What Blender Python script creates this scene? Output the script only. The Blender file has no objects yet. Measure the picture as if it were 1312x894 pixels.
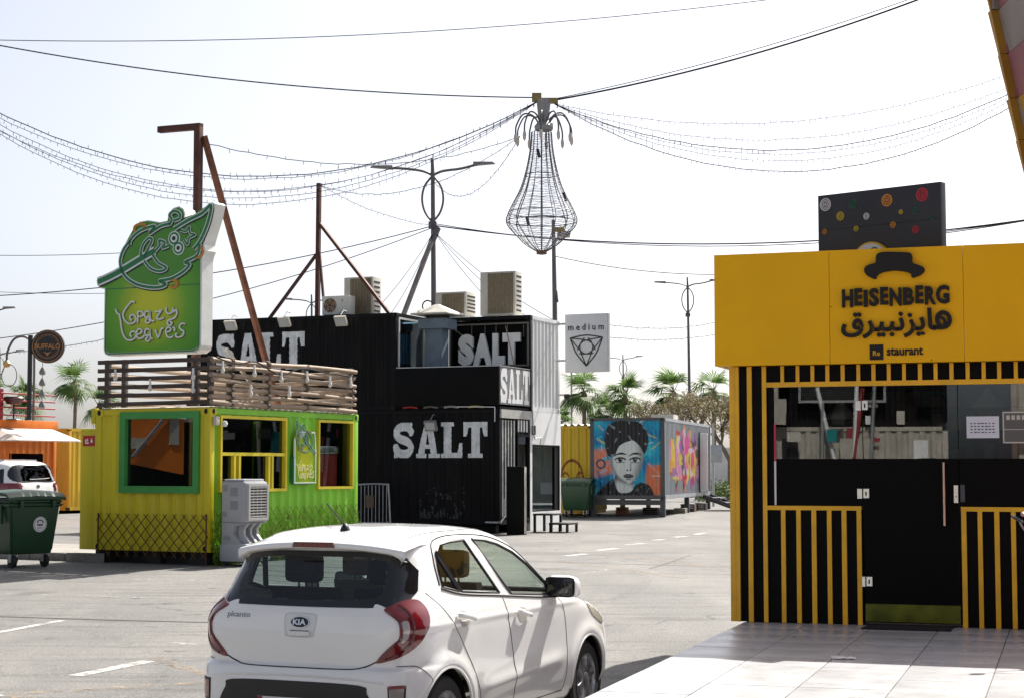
import bpy, bmesh, math, random
from mathutils import Vector, Matrix
from mathutils.geometry import tessellate_polygon
from mathutils.bvhtree import BVHTree
R = math.radians
rnd = random.Random(7)
sc = bpy.context.scene
COL = sc.collection

# ------------------------------------------------------------ camera, sky, sun, exposure
cam_data = bpy.data.cameras.new('camera')
cam_data.sensor_width = 36.0
cam_data.lens = 36.0 * 2250 / 1312
cam_data.clip_start = 0.1
cam_data.clip_end = 6000
cam = bpy.data.objects.new('camera', cam_data)
cam.location = (0, 0, 1.68)
cam.rotation_euler = (R(90 + 3.89), 0, 0)
COL.objects.link(cam)
sc.camera = cam

SUN = Vector((0.51, 0.777, 1.0)).normalized()          # towards the sun
world = bpy.data.worlds.new('World')
sc.world = world
world.use_nodes = True
wn = world.node_tree
wn.nodes.clear()
sky = wn.nodes.new('ShaderNodeTexSky')
sky.sky_type = 'NISHITA'
sky.sun_disc = False
sky.sun_elevation = math.asin(SUN.z)
sky.sun_rotation = math.atan2(SUN.x, SUN.y)
sky.air_density = 0.6
sky.dust_density = 3.2
sky.ozone_density = 1.0
bg = wn.nodes.new('ShaderNodeBackground')
bg.inputs["Strength"].default_value = 0.10
wo = wn.nodes.new('ShaderNodeOutputWorld')
hz = wn.nodes.new('ShaderNodeHueSaturation')             # dusty haze takes the blue out of the whole sky evenly
hz.inputs['Saturation'].default_value = 0.5
wn.links.new(sky.outputs[0], hz.inputs['Color'])
wn.links.new(hz.outputs[0], bg.inputs[0])
wn.links.new(bg.outputs[0], wo.inputs[0])
sl = bpy.data.lights.new('sun', 'SUN')
sl.energy = 4.7
sl.angle = R(0.5)
sl.color = (1.0, 0.95, 0.87)
so = bpy.data.objects.new('sun', sl)
so.rotation_euler = SUN.to_track_quat('Z', 'Y').to_euler()
so.location = (30, 20, 40)
COL.objects.link(so)
sc.view_settings.view_transform = 'Standard'
sc.view_settings.look = 'None'
sc.view_settings.gamma = 1.0
sc.view_settings.exposure = 0.97
sc.view_settings.use_curve_mapping = False

# ------------------------------------------------------------ materials
MATS = {}
def mat(name, col, rough=0.5, metal=0.0, var=0.0, scale=3.0, stretch=(1, 1, 1), dirt=0.0, dcol=(0.22, 0.17, 0.11),
        bump=0.0, bscale=60.0, coat=0.0, spec=0.5, rvar=0.0, world_=False):
    """painted / raw surface: base colour, low-frequency variation, dirt patches, fine bump"""
    if name in MATS: return MATS[name]
    m = bpy.data.materials.new(name); m.use_nodes = True
    t = m.node_tree; b = t.nodes['Principled BSDF']
    b.inputs['Base Color'].default_value = (*col, 1)
    b.inputs['Roughness'].default_value = rough
    b.inputs['Metallic'].default_value = metal
    b.inputs['Specular IOR Level'].default_value = spec
    if coat:
        b.inputs['Coat Weight'].default_value = coat; b.inputs['Coat Roughness'].default_value = 0.04
    if var or dirt or bump or rvar:
        tc = t.nodes.new('ShaderNodeTexCoord'); mp = t.nodes.new('ShaderNodeMapping')
        mp.inputs['Scale'].default_value = stretch
        t.links.new(t.nodes.new('ShaderNodeNewGeometry').outputs['Position'] if world_ else tc.outputs['Object'], mp.inputs[0])
        src = None
        if var:
            n = t.nodes.new('ShaderNodeTexNoise'); n.inputs['Scale'].default_value = scale; n.inputs['Detail'].default_value = 5
            t.links.new(mp.outputs[0], n.inputs['Vector'])
            mr = t.nodes.new('ShaderNodeMapRange'); mr.inputs[1].default_value = .3; mr.inputs[2].default_value = .7
            mr.inputs[3].default_value = 1 - var; mr.inputs[4].default_value = 1 + var
            t.links.new(n.outputs[0], mr.inputs[0])
            mx = t.nodes.new('ShaderNodeMix'); mx.data_type = 'RGBA'; mx.blend_type = 'MULTIPLY'
            mx.inputs[0].default_value = 1; mx.inputs[6].default_value = (*col, 1)
            t.links.new(mr.outputs[0], mx.inputs[7]); src = mx.outputs[2]
        if dirt:
            n2 = t.nodes.new('ShaderNodeTexNoise'); n2.inputs['Scale'].default_value = scale * 1.7; n2.inputs['Detail'].default_value = 8
            n2.inputs['Roughness'].default_value = .7
            t.links.new(mp.outputs[0], n2.inputs['Vector'])
            mr2 = t.nodes.new('ShaderNodeMapRange'); mr2.inputs[1].default_value = .5; mr2.inputs[2].default_value = .75
            mr2.inputs[4].default_value = dirt
            t.links.new(n2.outputs[0], mr2.inputs[0])
            mx2 = t.nodes.new('ShaderNodeMix'); mx2.data_type = 'RGBA'
            mx2.inputs[6].default_value = (*col, 1); mx2.inputs[7].default_value = (*dcol, 1)
            t.links.new(mr2.outputs[0], mx2.inputs[0])
            if src: t.links.new(src, mx2.inputs[6])
            src = mx2.outputs[2]
        if src: t.links.new(src, b.inputs['Base Color'])
        if rvar:
            n4 = t.nodes.new('ShaderNodeTexNoise'); n4.inputs['Scale'].default_value = scale * 2.3; n4.inputs['Detail'].default_value = 4
            t.links.new(mp.outputs[0], n4.inputs['Vector'])
            mr4 = t.nodes.new('ShaderNodeMapRange'); mr4.inputs[3].default_value = max(0, rough - rvar); mr4.inputs[4].default_value = min(1, rough + rvar)
            t.links.new(n4.outputs[0], mr4.inputs[0]); t.links.new(mr4.outputs[0], b.inputs['Roughness'])
        if bump:
            n3 = t.nodes.new('ShaderNodeTexNoise'); n3.inputs['Scale'].default_value = bscale; n3.inputs['Detail'].default_value = 3
            t.links.new(tc.outputs['Object'], n3.inputs['Vector'])
            bp = t.nodes.new('ShaderNodeBump'); bp.inputs['Strength'].default_value = bump; bp.inputs['Distance'].default_value = .01
            t.links.new(n3.outputs[0], bp.inputs['Height']); t.links.new(bp.outputs[0], b.inputs['Normal'])
    MATS[name] = m
    return m

def glass(name, tint=(0.8, 0.85, 0.85), ior=1.5, boost=1.0, rough=0.0):
    """thin pane: what is behind shows through, what is in front mirrors by fresnel"""
    if name in MATS: return MATS[name]
    m = bpy.data.materials.new(name); m.use_nodes = True
    t = m.node_tree; t.nodes.clear()
    o = t.nodes.new('ShaderNodeOutputMaterial'); mx = t.nodes.new('ShaderNodeMixShader')
    tr = t.nodes.new('ShaderNodeBsdfTransparent'); gl = t.nodes.new('ShaderNodeBsdfGlossy')
    tr.inputs[0].default_value = (*tint, 1); gl.inputs['Roughness'].default_value = rough
    gl.inputs[0].default_value = (.95, .97, 1, 1)
    lw = t.nodes.new('ShaderNodeLayerWeight'); lw.inputs[0].default_value = .5
    pw = t.nodes.new('ShaderNodeMath'); pw.operation = 'POWER'; pw.inputs[1].default_value = 5; t.links.new(lw.outputs['Facing'], pw.inputs[0])
    f0 = ((ior - 1) / (ior + 1)) ** 2
    fr = t.nodes.new('ShaderNodeMath'); fr.operation = 'MULTIPLY_ADD'; fr.inputs[1].default_value = 1 - f0; fr.inputs[2].default_value = f0; t.links.new(pw.outputs[0], fr.inputs[0])
    ml = t.nodes.new('ShaderNodeMath'); ml.operation = 'MULTIPLY'; ml.inputs[1].default_value = boost; ml.use_clamp = True
    t.links.new(fr.outputs[0], ml.inputs[0]); t.links.new(ml.outputs[0], mx.inputs[0])
    t.links.new(tr.outputs[0], mx.inputs[1]); t.links.new(gl.outputs[0], mx.inputs[2]); t.links.new(mx.outputs[0], o.inputs[0])
    MATS[name] = m
    return m

def vcol_mat(name, rough=0.6, spec=.4):
    """painted artwork held in a colour attribute"""
    m = bpy.data.materials.new(name); m.use_nodes = True
    t = m.node_tree; b = t.nodes['Principled BSDF']; b.inputs['Roughness'].default_value = rough
    b.inputs['Specular IOR Level'].default_value = spec
    a = t.nodes.new('ShaderNodeVertexColor'); a.layer_name = 'Col'
    t.links.new(a.outputs[0], b.inputs['Base Color'])
    MATS[name] = m
    return m

def leafmat(name, col, trans=.45, var=.45, scale=3.0):
    """thin leaf: part of the light passes through"""
    m = mat(name, col, .55, var=var, scale=scale, spec=.3)
    t = m.node_tree; b = t.nodes['Principled BSDF']; o = t.nodes['Material Output']
    tl = t.nodes.new('ShaderNodeBsdfTranslucent'); mx = t.nodes.new('ShaderNodeMixShader'); mx.inputs[0].default_value = trans
    if b.inputs['Base Color'].is_linked: t.links.new(b.inputs['Base Color'].links[0].from_socket, tl.inputs[0])
    else: tl.inputs[0].default_value = (*col, 1)
    t.links.new(b.outputs[0], mx.inputs[1]); t.links.new(tl.outputs[0], mx.inputs[2]); t.links.new(mx.outputs[0], o.inputs[0])
    return m

# ------------------------------------------------------------ mesh helpers
class MB:
    def __init__(s): s.v = []; s.f = []; s.sm = False
    def add(s, vs, fs):
        o = len(s.v); s.v += [tuple(p) for p in vs]; s.f += [tuple(i + o for i in f) for f in fs]; return s
    def box(s, x0, x1, y0, y1, z0, z1):
        return s.add([(x0, y0, z0), (x1, y0, z0), (x1, y1, z0), (x0, y1, z0), (x0, y0, z1), (x1, y0, z1), (x1, y1, z1), (x0, y1, z1)],
                     [(0, 3, 2, 1), (4, 5, 6, 7), (0, 1, 5, 4), (1, 2, 6, 5), (2, 3, 7, 6), (3, 0, 4, 7)])
    def bbox(s, x0, x1, y0, y1, z0, z1, b=.01):
        """box with bevelled edges"""
        bm = bmesh.new(); bmesh.ops.create_cube(bm, size=1)
        for v in bm.verts:
            v.co = Vector(((x0 + x1) / 2 + v.co.x * (x1 - x0), (y0 + y1) / 2 + v.co.y * (y1 - y0), (z0 + z1) / 2 + v.co.z * (z1 - z0)))
        bmesh.ops.bevel(bm, geom=bm.edges[:], offset=b, segments=2, affect='EDGES', profile=.6)
        bm.verts.index_update()
        s.add([v.co for v in bm.verts], [[v.index for v in f.verts] for f in bm.faces]); bm.free(); return s
    def tube(s, pts, r, n=6, cap=True, rot=0.0, up=None):
        pts = [Vector(p) for p in pts]; k = len(pts)
        rs = r if isinstance(r, (list, tuple)) else [r] * k
        vs = []; fs = []; prev = None
        for i, p in enumerate(pts):
            d = (pts[min(i + 1, k - 1)] - pts[max(i - 1, 0)])
            d = d.normalized() if d.length > 1e-9 else Vector((0, 0, 1))
            if prev is None:
                u = Vector(up) if up else (Vector((0, 0, 1)) if abs(d.z) < .95 else Vector((1, 0, 0)))
            else: u = prev
            a = (u - d * u.dot(d))
            if a.length < 1e-6: a = d.orthogonal()
            a.normalize(); b = d.cross(a); prev = a
            for j in range(n):
                t = rot + 2 * math.pi * j / n
                vs.append(p + (a * math.cos(t) + b * math.sin(t)) * rs[i])
        for i in range(k - 1):
            for j in range(n):
                q = (j + 1) % n
                fs.append((i * n + j, i * n + q, (i + 1) * n + q, (i + 1) * n + j))
        if cap:
            fs.append(tuple(range(n - 1, -1, -1))); fs.append(tuple((k - 1) * n + j for j in range(n)))
        return s.add(vs, fs)
    def bar(s, p0, p1, w, h=None, up=None):
        """rectangular bar"""
        h = h or w
        p0 = Vector(p0); p1 = Vector(p1); d = (p1 - p0).normalized()
        u = Vector(up) if up else (Vector((0, 0, 1)) if abs(d.z) < .95 else Vector((0, 1, 0)))
        a = (u - d * u.dot(d)).normalized() * h / 2; b = d.cross(a).normalized() * w / 2
        vs = [p + q for p in (p0, p1) for q in (-a - b, -a + b, a + b, a - b)]
        return s.add(vs, [(3, 2, 1, 0), (4, 5, 6, 7), (0, 1, 5, 4), (1, 2, 6, 5), (2, 3, 7, 6), (3, 0, 4, 7)])
    def lathe(s, prof, c=(0, 0, 0), n=24, axis='z'):
        """prof: list of (radius, height)"""
        vs = []; fs = []; k = len(prof)
        for (r, h) in prof:
            for j in range(n):
                t = 2 * math.pi * j / n; a, b = r * math.cos(t), r * math.sin(t)
                p = (a, b, h) if axis == 'z' else ((h, a, b) if axis == 'x' else (a, h, b))
                vs.append((c[0] + p[0], c[1] + p[1], c[2] + p[2]))
        for i in range(k - 1):
            for j in range(n):
                q = (j + 1) % n; fs.append((i * n + j, i * n + q, (i + 1) * n + q, (i + 1) * n + j))
        return s.add(vs, fs)
    def prism(s, poly, h0, h1, tf):
        """2-D polygon extruded between h0 and h1; tf(u, v, h) -> 3-D"""
        n = len(poly); tri = tessellate_polygon([[Vector((p[0], p[1], 0)) for p in poly]])
        vs = [tf(p[0], p[1], h0) for p in poly] + [tf(p[0], p[1], h1) for p in poly]
        fs = [tuple(t) for t in tri] + [tuple(i + n for i in reversed(t)) for t in tri]
        fs += [(i, (i + 1) % n, n + (i + 1) % n, n + i) for i in range(n)]
        return s.add(vs, fs)
    def ribbon(s, pts, w, h0, h1, tf, closed=False):
        """flat stroke of width w along 2-D points"""
        k = len(pts); L = []; Rr = []
        for i in range(k):
            a = pts[(i - 1) % k] if (closed or i > 0) else pts[i]; b = pts[(i + 1) % k] if (closed or i < k - 1) else pts[i]
            dx, dy = b[0] - a[0], b[1] - a[1]; l = math.hypot(dx, dy) or 1
            nx, ny = -dy / l * w / 2, dx / l * w / 2
            L.append((pts[i][0] + nx, pts[i][1] + ny)); Rr.append((pts[i][0] - nx, pts[i][1] - ny))
        vs = []; fs = []
        for i in range(k):
            vs += [tf(*L[i], h1), tf(*Rr[i], h1), tf(*L[i], h0), tf(*Rr[i], h0)]
        for i in range(k if closed else k - 1):
            a = i * 4; b = ((i + 1) % k) * 4
            fs += [(a, a + 1, b + 1, b), (a, b, b + 2, a + 2), (a + 1, a + 3, b + 3, b + 1)]
        if not closed:
            fs += [(0, 2, 3, 1), (4 * k - 4, 4 * k - 3, 4 * k - 1, 4 * k - 2)]
        return s.add(vs, fs)
    def build(s, name, m, parent=None, smooth=False, normals=True):
        me = bpy.data.meshes.new(name); me.from_pydata(s.v, [], s.f); me.update()
        if normals and len(s.f) < 60000:
            bm = bmesh.new(); bm.from_mesh(me); bmesh.ops.recalc_face_normals(bm, faces=bm.faces[:]); bm.to_mesh(me); bm.free()
        return link(name, me, m, parent, smooth)

def link(name, me, m=None, parent=None, smooth=False):
    if m is not None:
        me.materials.clear(); me.materials.append(m)
    if smooth:
        me.polygons.foreach_set('use_smooth', [True] * len(me.polygons))
        if smooth != 'all': me.set_sharp_from_angle(angle=R(40))
    o = bpy.data.objects.new(name, me); COL.objects.link(o)
    if parent: o.parent = parent
    return o
def tag(o, label, cat, group=None):
    o['label'] = label; o['category'] = cat
    if group: o['group'] = group
    return o
def thing(name, label, cat, loc=(0, 0, 0), rz=0.0, group=None):
    o = bpy.data.objects.new(name, None); o.empty_display_size = .2; COL.objects.link(o)
    o.location = loc; o.rotation_euler = (0, 0, rz)
    return tag(o, label, cat, group)
def struct(o): o['kind'] = 'structure'; return o
def stuff(o): o['kind'] = 'stuff'; return o
def dup(root, loc, rz=None, label=None, scale=None):
    r = root.copy(); COL.objects.link(r); r.location = loc
    if rz is not None: r.rotation_euler = (0, 0, rz)
    if scale is not None: r.scale = (scale,) * 3
    if label: r['label'] = label
    for ch in list(root.children):
        c = ch.copy(); COL.objects.link(c); c.parent = r
        for g in list(ch.children):
            d = g.copy(); COL.objects.link(d); d.parent = c
    return r
def bx(name, m, parent, *a, b=0):
    q = MB(); (q.bbox(*a, b=b) if b else q.box(*a)); return q.build(name, m, parent, smooth=bool(b))
def copies(me_obj, locs, parent):
    for l in locs:
        c = me_obj.copy(); COL.objects.link(c); c.parent = parent; c.location = l

def FR(y=0.0):                                   # front plane of a frame: seen from -y
    return lambda u, v, h: (u, y - h, v)
def SD(x=0.0):                                   # side plane: seen from +x, u runs along +y
    return lambda u, v, h: (x + h, u, v)
def UP(z=0.0):
    return lambda u, v, h: (u, v, z + h)

def text_mesh(s, offset=0.0, align=None):
    cu = bpy.data.curves.new('t', 'FONT'); cu.body = s; cu.size = 1; cu.offset = offset; cu.resolution_u = 3
    cu.fill_mode = 'FRONT'
    o = bpy.data.objects.new('t', cu); COL.objects.link(o)
    dg = bpy.context.evaluated_depsgraph_get(); dg.update()
    me = bpy.data.meshes.new_from_object(o.evaluated_get(dg))
    bpy.data.objects.remove(o); bpy.data.curves.remove(cu)
    return me
def text(name, s, u0, u1, v0, v1, h0, h1, tf, m, parent, offset=0.0):
    """solid lettering fitted into the rectangle u0..u1, v0..v1"""
    me = text_mesh(s, offset)
    xs = [v.co.x for v in me.vertices]; ys = [v.co.y for v in me.vertices]
    a, b, c, d = min(xs), max(xs), min(ys), max(ys)
    P = [(u0 + (v.co.x - a) / (b - a) * (u1 - u0), v0 + (v.co.y - c) / (d - c) * (v1 - v0)) for v in me.vertices]
    n = len(P); fs = [tuple(p.vertices) for p in me.polygons]
    edge = {}
    for f in fs:
        for i in range(len(f)):
            e = (f[i], f[(i + 1) % len(f)]); edge[tuple(sorted(e))] = edge.get(tuple(sorted(e)), []) + [e]
    q = MB()
    vs = [tf(p[0], p[1], h1) for p in P] + [tf(p[0], p[1], h0) for p in P]
    F = list(fs)
    for k, l in edge.items():
        if len(l) == 1: F.append((l[0][1], l[0][0], l[0][0] + n, l[0][1] + n))
    q.add(vs, F); bpy.data.meshes.remove(me)
    return q.build(name, m, parent)

def spline(pts, k=6, closed=False):
    n = len(pts); out = []
    rng = range(n if closed else n - 1)
    for i in rng:
        g = (lambda j: Vector(pts[j % n])) if closed else (lambda j: Vector(pts[max(0, min(n - 1, j))]))
        p0, p1, p2, p3 = g(i - 1), g(i), g(i + 1), g(i + 2)
        for t in range(k):
            t /= k
            out.append(tuple(.5 * ((2 * p1) + (p2 - p0) * t + (2 * p0 - 5 * p1 + 4 * p2 - p3) * t * t + (3 * p1 - p0 - 3 * p2 + p3) * t ** 3)))
    if not closed: out.append(tuple(pts[-1]))
    return out

# ------------------------------------------------------------ corrugated steel
PER = 0.26
def cdep(s, dep=.036):
    """outward offset of the sheet at s (0 = crest)"""
    t = (s % PER) / PER
    if t < .3: return 0.0
    if t < .5: return -dep * (t - .3) / .2
    if t < .8: return -dep
    return -dep * (1 - (t - .8) / .2)
def corr_wall(s0, s1, z0, z1, tf, holes=(), base=0.0, dep=.036):
    br = {round(s0, 4), round(s1, 4)}
    k = math.floor(s0 / PER) - 1
    while k * PER < s1 + PER:
        for t in (0, .3, .5, .8):
            s = (k + t) * PER
            if s0 < s < s1: br.add(round(s, 4))
        k += 1
    for h in holes:
        for s in h[:2]:
            if s0 < s < s1: br.add(round(s, 4))
    br = sorted(br)
    zs = sorted({z0, z1} | {z for h in holes for z in h[2:] if z0 < z < z1})
    q = MB(); idx = {}
    def vi(i, j):
        if (i, j) not in idx:
            idx[(i, j)] = len(q.v); q.v.append(tf(br[i], zs[j], base + cdep(br[i], dep)))
        return idx[(i, j)]
    for i in range(len(br) - 1):
        for j in range(len(zs) - 1):
            a, b = (br[i] + br[i + 1]) / 2, (zs[j] + zs[j + 1]) / 2
            if any(h[0] < a < h[1] and h[2] < b < h[3] for h in holes): continue
            q.f.append((vi(i, j), vi(i + 1, j), vi(i + 1, j + 1), vi(i, j + 1)))
    return q
def paint_mask(s0, s1, z0, z1, tf, fn, cell=.02, base=.004, dep=.036):
    """spray-painted shape laid on the corrugation: keeps the cells where fn(u, v) holds (u, v in 0..1)"""
    q = MB(); nx = int((s1 - s0) / cell); nz = int((z1 - z0) / cell); idx = {}
    def vi(i, j):
        if (i, j) not in idx:
            s = s0 + (s1 - s0) * i / nx
            idx[(i, j)] = len(q.v); q.v.append(tf(s, z0 + (z1 - z0) * j / nz, base + cdep(s, dep)))
        return idx[(i, j)]
    for i in range(nx):
        for j in range(nz):
            if fn((i + .5) / nx, (j + .5) / nz): q.f.append((vi(i, j), vi(i + 1, j), vi(i + 1, j + 1), vi(i, j + 1)))
    return q
def paint_cols(name, s0, s1, z0, z1, tf, fn, m, parent, cell=.015, base=.004, dep=.036, keep=None):
    """painted artwork following the corrugation, one colour per grid point"""
    nx = int((s1 - s0) / cell); nz = int((z1 - z0) / cell); vs = []; cs = []
    for j in range(nz + 1):
        for i in range(nx + 1):
            s = s0 + (s1 - s0) * i / nx
            vs.append(tf(s, z0 + (z1 - z0) * j / nz, base + cdep(s, dep))); c = fn(i / nx, j / nz); cs += [c[0], c[1], c[2], 1.0]
    fs = [(j * (nx + 1) + i, j * (nx + 1) + i + 1, (j + 1) * (nx + 1) + i + 1, (j + 1) * (nx + 1) + i) for j in range(nz) for i in range(nx)
          if keep is None or keep((i + .5) / nx, (j + .5) / nz)]
    me = bpy.data.meshes.new(name); me.from_pydata(vs, [], fs); me.update()
    ca = me.color_attributes.new('Col', 'FLOAT_COLOR', 'POINT'); ca.data.foreach_set('color', cs)
    return link(name, me, m, parent)

def pip(x, y, P):
    c = False; n = len(P); j = n - 1
    for i in range(n):
        if (P[i][1] > y) != (P[j][1] > y) and x < (P[j][0] - P[i][0]) * (y - P[i][1]) / (P[j][1] - P[i][1]) + P[i][0]: c = not c
        j = i
    return c
def pdist(x, y, P):
    d = 9e9
    for i in range(len(P) - 1):
        ax, ay = P[i]; bx_, by = P[i + 1]; dx, dy = bx_ - ax, by - ay
        t = max(0, min(1, ((x - ax) * dx + (y - ay) * dy) / (dx * dx + dy * dy + 1e-12)))
        d = min(d, math.hypot(x - ax - t * dx, y - ay - t * dy))
    return d
S_PATH = spline([(.84, .74), (.72, .86), (.5, .885), (.27, .84), (.17, .70), (.28, .56), (.52, .5), (.74, .42), (.84, .29), (.74, .15), (.5, .11), (.28, .15), (.15, .28)], 4)
A_P = [(.36, 1), (.64, 1), (.9, .12), (1, .12), (1, 0), (.54, 0), (.54, .12), (.63, .12), (.6, .26), (.37, .26), (.34, .12), (.43, .12), (.43, 0), (0, 0), (0, .12), (.1, .12)]
A_H = [(.40, .38), (.57, .38), (.485, .74)]
L_P = [(0, 1), (.6, 1), (.6, .88), (.47, .88), (.47, .14), (.78, .14), (.84, .42), (.98, .42), (.98, 0), (0, 0), (0, .12), (.12, .12), (.12, .88), (0, .88)]
T_P = [(0, 1), (1, 1), (1, .6), (.87, .6), (.8, .85), (.68, .85), (.68, .12), (.82, .12), (.82, 0), (.18, 0), (.18, .12), (.32, .12), (.32, .85), (.2, .85), (.13, .6), (0, .6)]
def salt(u, v):
    """stencilled slab-serif word, u and v in 0..1"""
    u = u + .0012 * math.sin(v * 41 + u * 17)
    k = [(0, .235), (.25, .505), (.515, .745), (.755, 1.0)]
    for i, (a, b) in enumerate(k):
        if a <= u <= b:
            x = (u - a) / (b - a)
            if i == 0: return pdist(x, v, S_PATH) < .125 or (.76 < x < .9 and .62 < v < 1) or (.08 < x < .22 and 0 < v < .38)
            if i == 1: return pip(x, v, A_P) and not pip(x, v, A_H)
            if i == 2: return pip(x, v, L_P)
            return pip(x, v, T_P)
    return False

# ------------------------------------------------------------ shared materials
m_black = mat('black_paint', (.0035, .0035, .0042), .55, var=.35, scale=1.2, stretch=(1, 1, .3), dirt=.30, dcol=(.03, .029, .027), bump=.05, spec=.15)
m_black_flat = mat('black_panel', (.0032, .0032, .0036), .6, var=.25, scale=2, dirt=.10, dcol=(.02, .02, .02), spec=.12)
m_white_cont = mat('white_container_paint', (.72, .73, .72), .5, var=.08, scale=1.5, stretch=(1, 1, .25), dirt=.28, dcol=(.42, .40, .36))
m_white = mat('white_render', (.78, .78, .77), .6, var=.05, scale=1.5, dirt=.15, dcol=(.5, .48, .45))
m_yellow = mat('yellow_container_paint', (.64, .54, .012), .45, var=.12, scale=1.3, stretch=(1, 1, .3), dirt=.14, dcol=(.22, .16, .03))
m_green = mat('green_container_paint', (.25, .62, .03), .45, var=.12, scale=1.3, stretch=(1, 1, .3), dirt=.14, dcol=(.10, .12, .03))
m_greenframe = mat('green_window_frame', (.05, .30, .06), .45, var=.1)
m_yelframe = mat('yellow_window_frame', (.68, .55, .02), .45, var=.1)
m_dark = mat('dark_interior', (.02, .02, .022), .7)
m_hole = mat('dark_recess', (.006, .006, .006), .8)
m_glass = glass('clear_glass', (.72, .77, .76), 1.5, 1.8)
m_glass_dark = glass('tinted_glass', (.30, .33, .34), 1.5, 1.7)
m_chrome = mat('brushed_steel', (.62, .62, .62), .25, 1.0)
m_steel = mat('galvanised_steel', (.42, .43, .44), .45, .8, var=.15, scale=8)
m_rust = mat('rusty_steel', (.085, .032, .022), .7, .2, var=.4, scale=5, dirt=.35, dcol=(.20, .085, .045))
m_pole = mat('lamp_pole_paint', (.13, .12, .125), .5, .3, var=.15)
m_wire = mat('black_cable', (.03, .03, .033), .8, spec=.1)
m_whitepaint = mat('white_sign_paint', (.80, .80, .80), .4)
m_beige = mat('beige_ac_casing', (.55, .52, .45), .55, var=.08, dirt=.2, dcol=(.3, .25, .2))
m_coil = mat('condenser_fins', (.21, .165, .10), .6, .3, var=.2, scale=12)
m_tyre = mat('tyre_rubber', (.016, .016, .017), .75, bump=.2)
m_plastic = mat('black_plastic', (.014, .014, .015), .45)

# ============================================================ GROUND
GZ = [(-80, -.2), (9, -.19), (12.5, -.172), (17, -.13), (22, -.06), (25, .0), (28, .07), (32, .10), (40, .04), (44, 0), (46, 0), (52, .06), (57, .14), (70, .18), (4000, .2)]
def gz(Y):
    for (a, za), (b, zb) in zip(GZ, GZ[1:]):
        if Y <= b: return za + (zb - za) * max(0, (Y - a)) / (b - a)
    return GZ[-1][1]
def asphalt():
    m = bpy.data.materials.new('dusty_asphalt'); m.use_nodes = True
    t = m.node_tree; b = t.nodes['Principled BSDF']; b.inputs['Roughness'].default_value = .85
    b.inputs['Specular IOR Level'].default_value = .3
    tc = t.nodes.new('ShaderNodeTexCoord')
    def noise(scale, detail=4, stretch=None, rough=.5):
        n = t.nodes.new('ShaderNodeTexNoise'); n.inputs['Scale'].default_value = scale; n.inputs['Detail'].default_value = detail
        n.inputs['Roughness'].default_value = rough
        if stretch:
            mp = t.nodes.new('ShaderNodeMapping'); mp.inputs['Scale'].default_value = stretch[:3]; mp.inputs['Rotation'].default_value = (0, 0, R(stretch[3]))
            t.links.new(tc.outputs['Object'], mp.inputs[0]); t.links.new(mp.outputs[0], n.inputs['Vector'])
        else: t.links.new(tc.outputs['Object'], n.inputs['Vector'])
        return n.outputs[0]
    def mix(fac, a, bcol, blend='MIX'):
        x = t.nodes.new('ShaderNodeMix'); x.data_type = 'RGBA'; x.blend_type = blend
        for i, val in ((0, fac), (6, a), (7, bcol)):
            if hasattr(val, 'links') or hasattr(val, 'is_linked'): t.links.new(val, x.inputs[i])
            elif isinstance(val, (int, float)): x.inputs[i].default_value = val
            else: x.inputs[i].default_value = (*val, 1)
        return x.outputs[2]
    def ramp(src, a, b_, lo=0.0, hi=1.0):
        r = t.nodes.new('ShaderNodeMapRange'); r.inputs[1].default_value = a; r.inputs[2].default_value = b_
        r.inputs[3].default_value = lo; r.inputs[4].default_value = hi; t.links.new(src, r.inputs[0]); return r.outputs[0]
    c = mix(ramp(noise(.22, 6), .35, .65), (.115, .112, .109), (.185, .178, .167))
    c = mix(ramp(noise(.9, 6, (1, .25, 1, 20)), .45, .72, 0, .65), c, (.26, .248, .226))
    c = mix(ramp(noise(1.6, 5, (.25, 2.2, 1, 12), .6), .52, .64, 0, .7), c, (.075, .073, .071))
    c = mix(ramp(noise(14, 3), .40, .7, 0, .5), c, (.12, .118, .115))
    c = mix(ramp(noise(75, 2), .50, .66, 0, .7), c, (.33, .32, .30))
    c = mix(ramp(noise(60, 2), .56, .72, 0, .75), c, (.055, .054, .052))
    c = mix(ramp(noise(.55, 3), .64, .72, 0, .55), c, (.075, .072, .070))
    c = mix(ramp(noise(2.7, 2), .70, .76, 0, .7), c, (.05, .048, .046))
    vo = t.nodes.new('ShaderNodeTexVoronoi'); vo.feature = 'DISTANCE_TO_EDGE'; vo.inputs['Scale'].default_value = .16
    wp = t.nodes.new('ShaderNodeMix'); wp.data_type = 'RGBA'; wp.blend_type = 'ADD'; wp.inputs[0].default_value = 1.0
    t.links.new(tc.outputs['Object'], wp.inputs[6])
    nn = t.nodes.new('ShaderNodeTexNoise'); nn.inputs['Scale'].default_value = .9; nn.inputs['Detail'].default_value = 6
    t.links.new(tc.outputs['Object'], nn.inputs['Vector']); t.links.new(nn.outputs['Color'], wp.inputs[7])
    t.links.new(wp.outputs[2], vo.inputs['Vector'])
    c = mix(ramp(vo.outputs['Distance'], 0.0, .0035, .75, 0), c, (.06, .058, .056))
    t.links.new(c, b.inputs['Base Color'])
    bp = t.nodes.new('ShaderNodeBump'); bp.inputs['Strength'].default_value = .5; bp.inputs['Distance'].default_value = .012
    t.links.new(noise(70, 3), bp.inputs['Height']); t.links.new(bp.outputs[0], b.inputs['Normal'])
    return m
ys = [-80, -30, -10, 0, 5] + [7 + i * .5 for i in range(106)] + [62, 66, 70, 90, 140, 300, 800, 4000]
xs = [-3000, -600, -120, -40, -20, -10, -4, 0, 4, 10, 20, 40, 120, 600, 3000]
q = MB()
for y in ys:
    for x in xs: q.v.append((x, y, gz(y)))
nx = len(xs)
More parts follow.
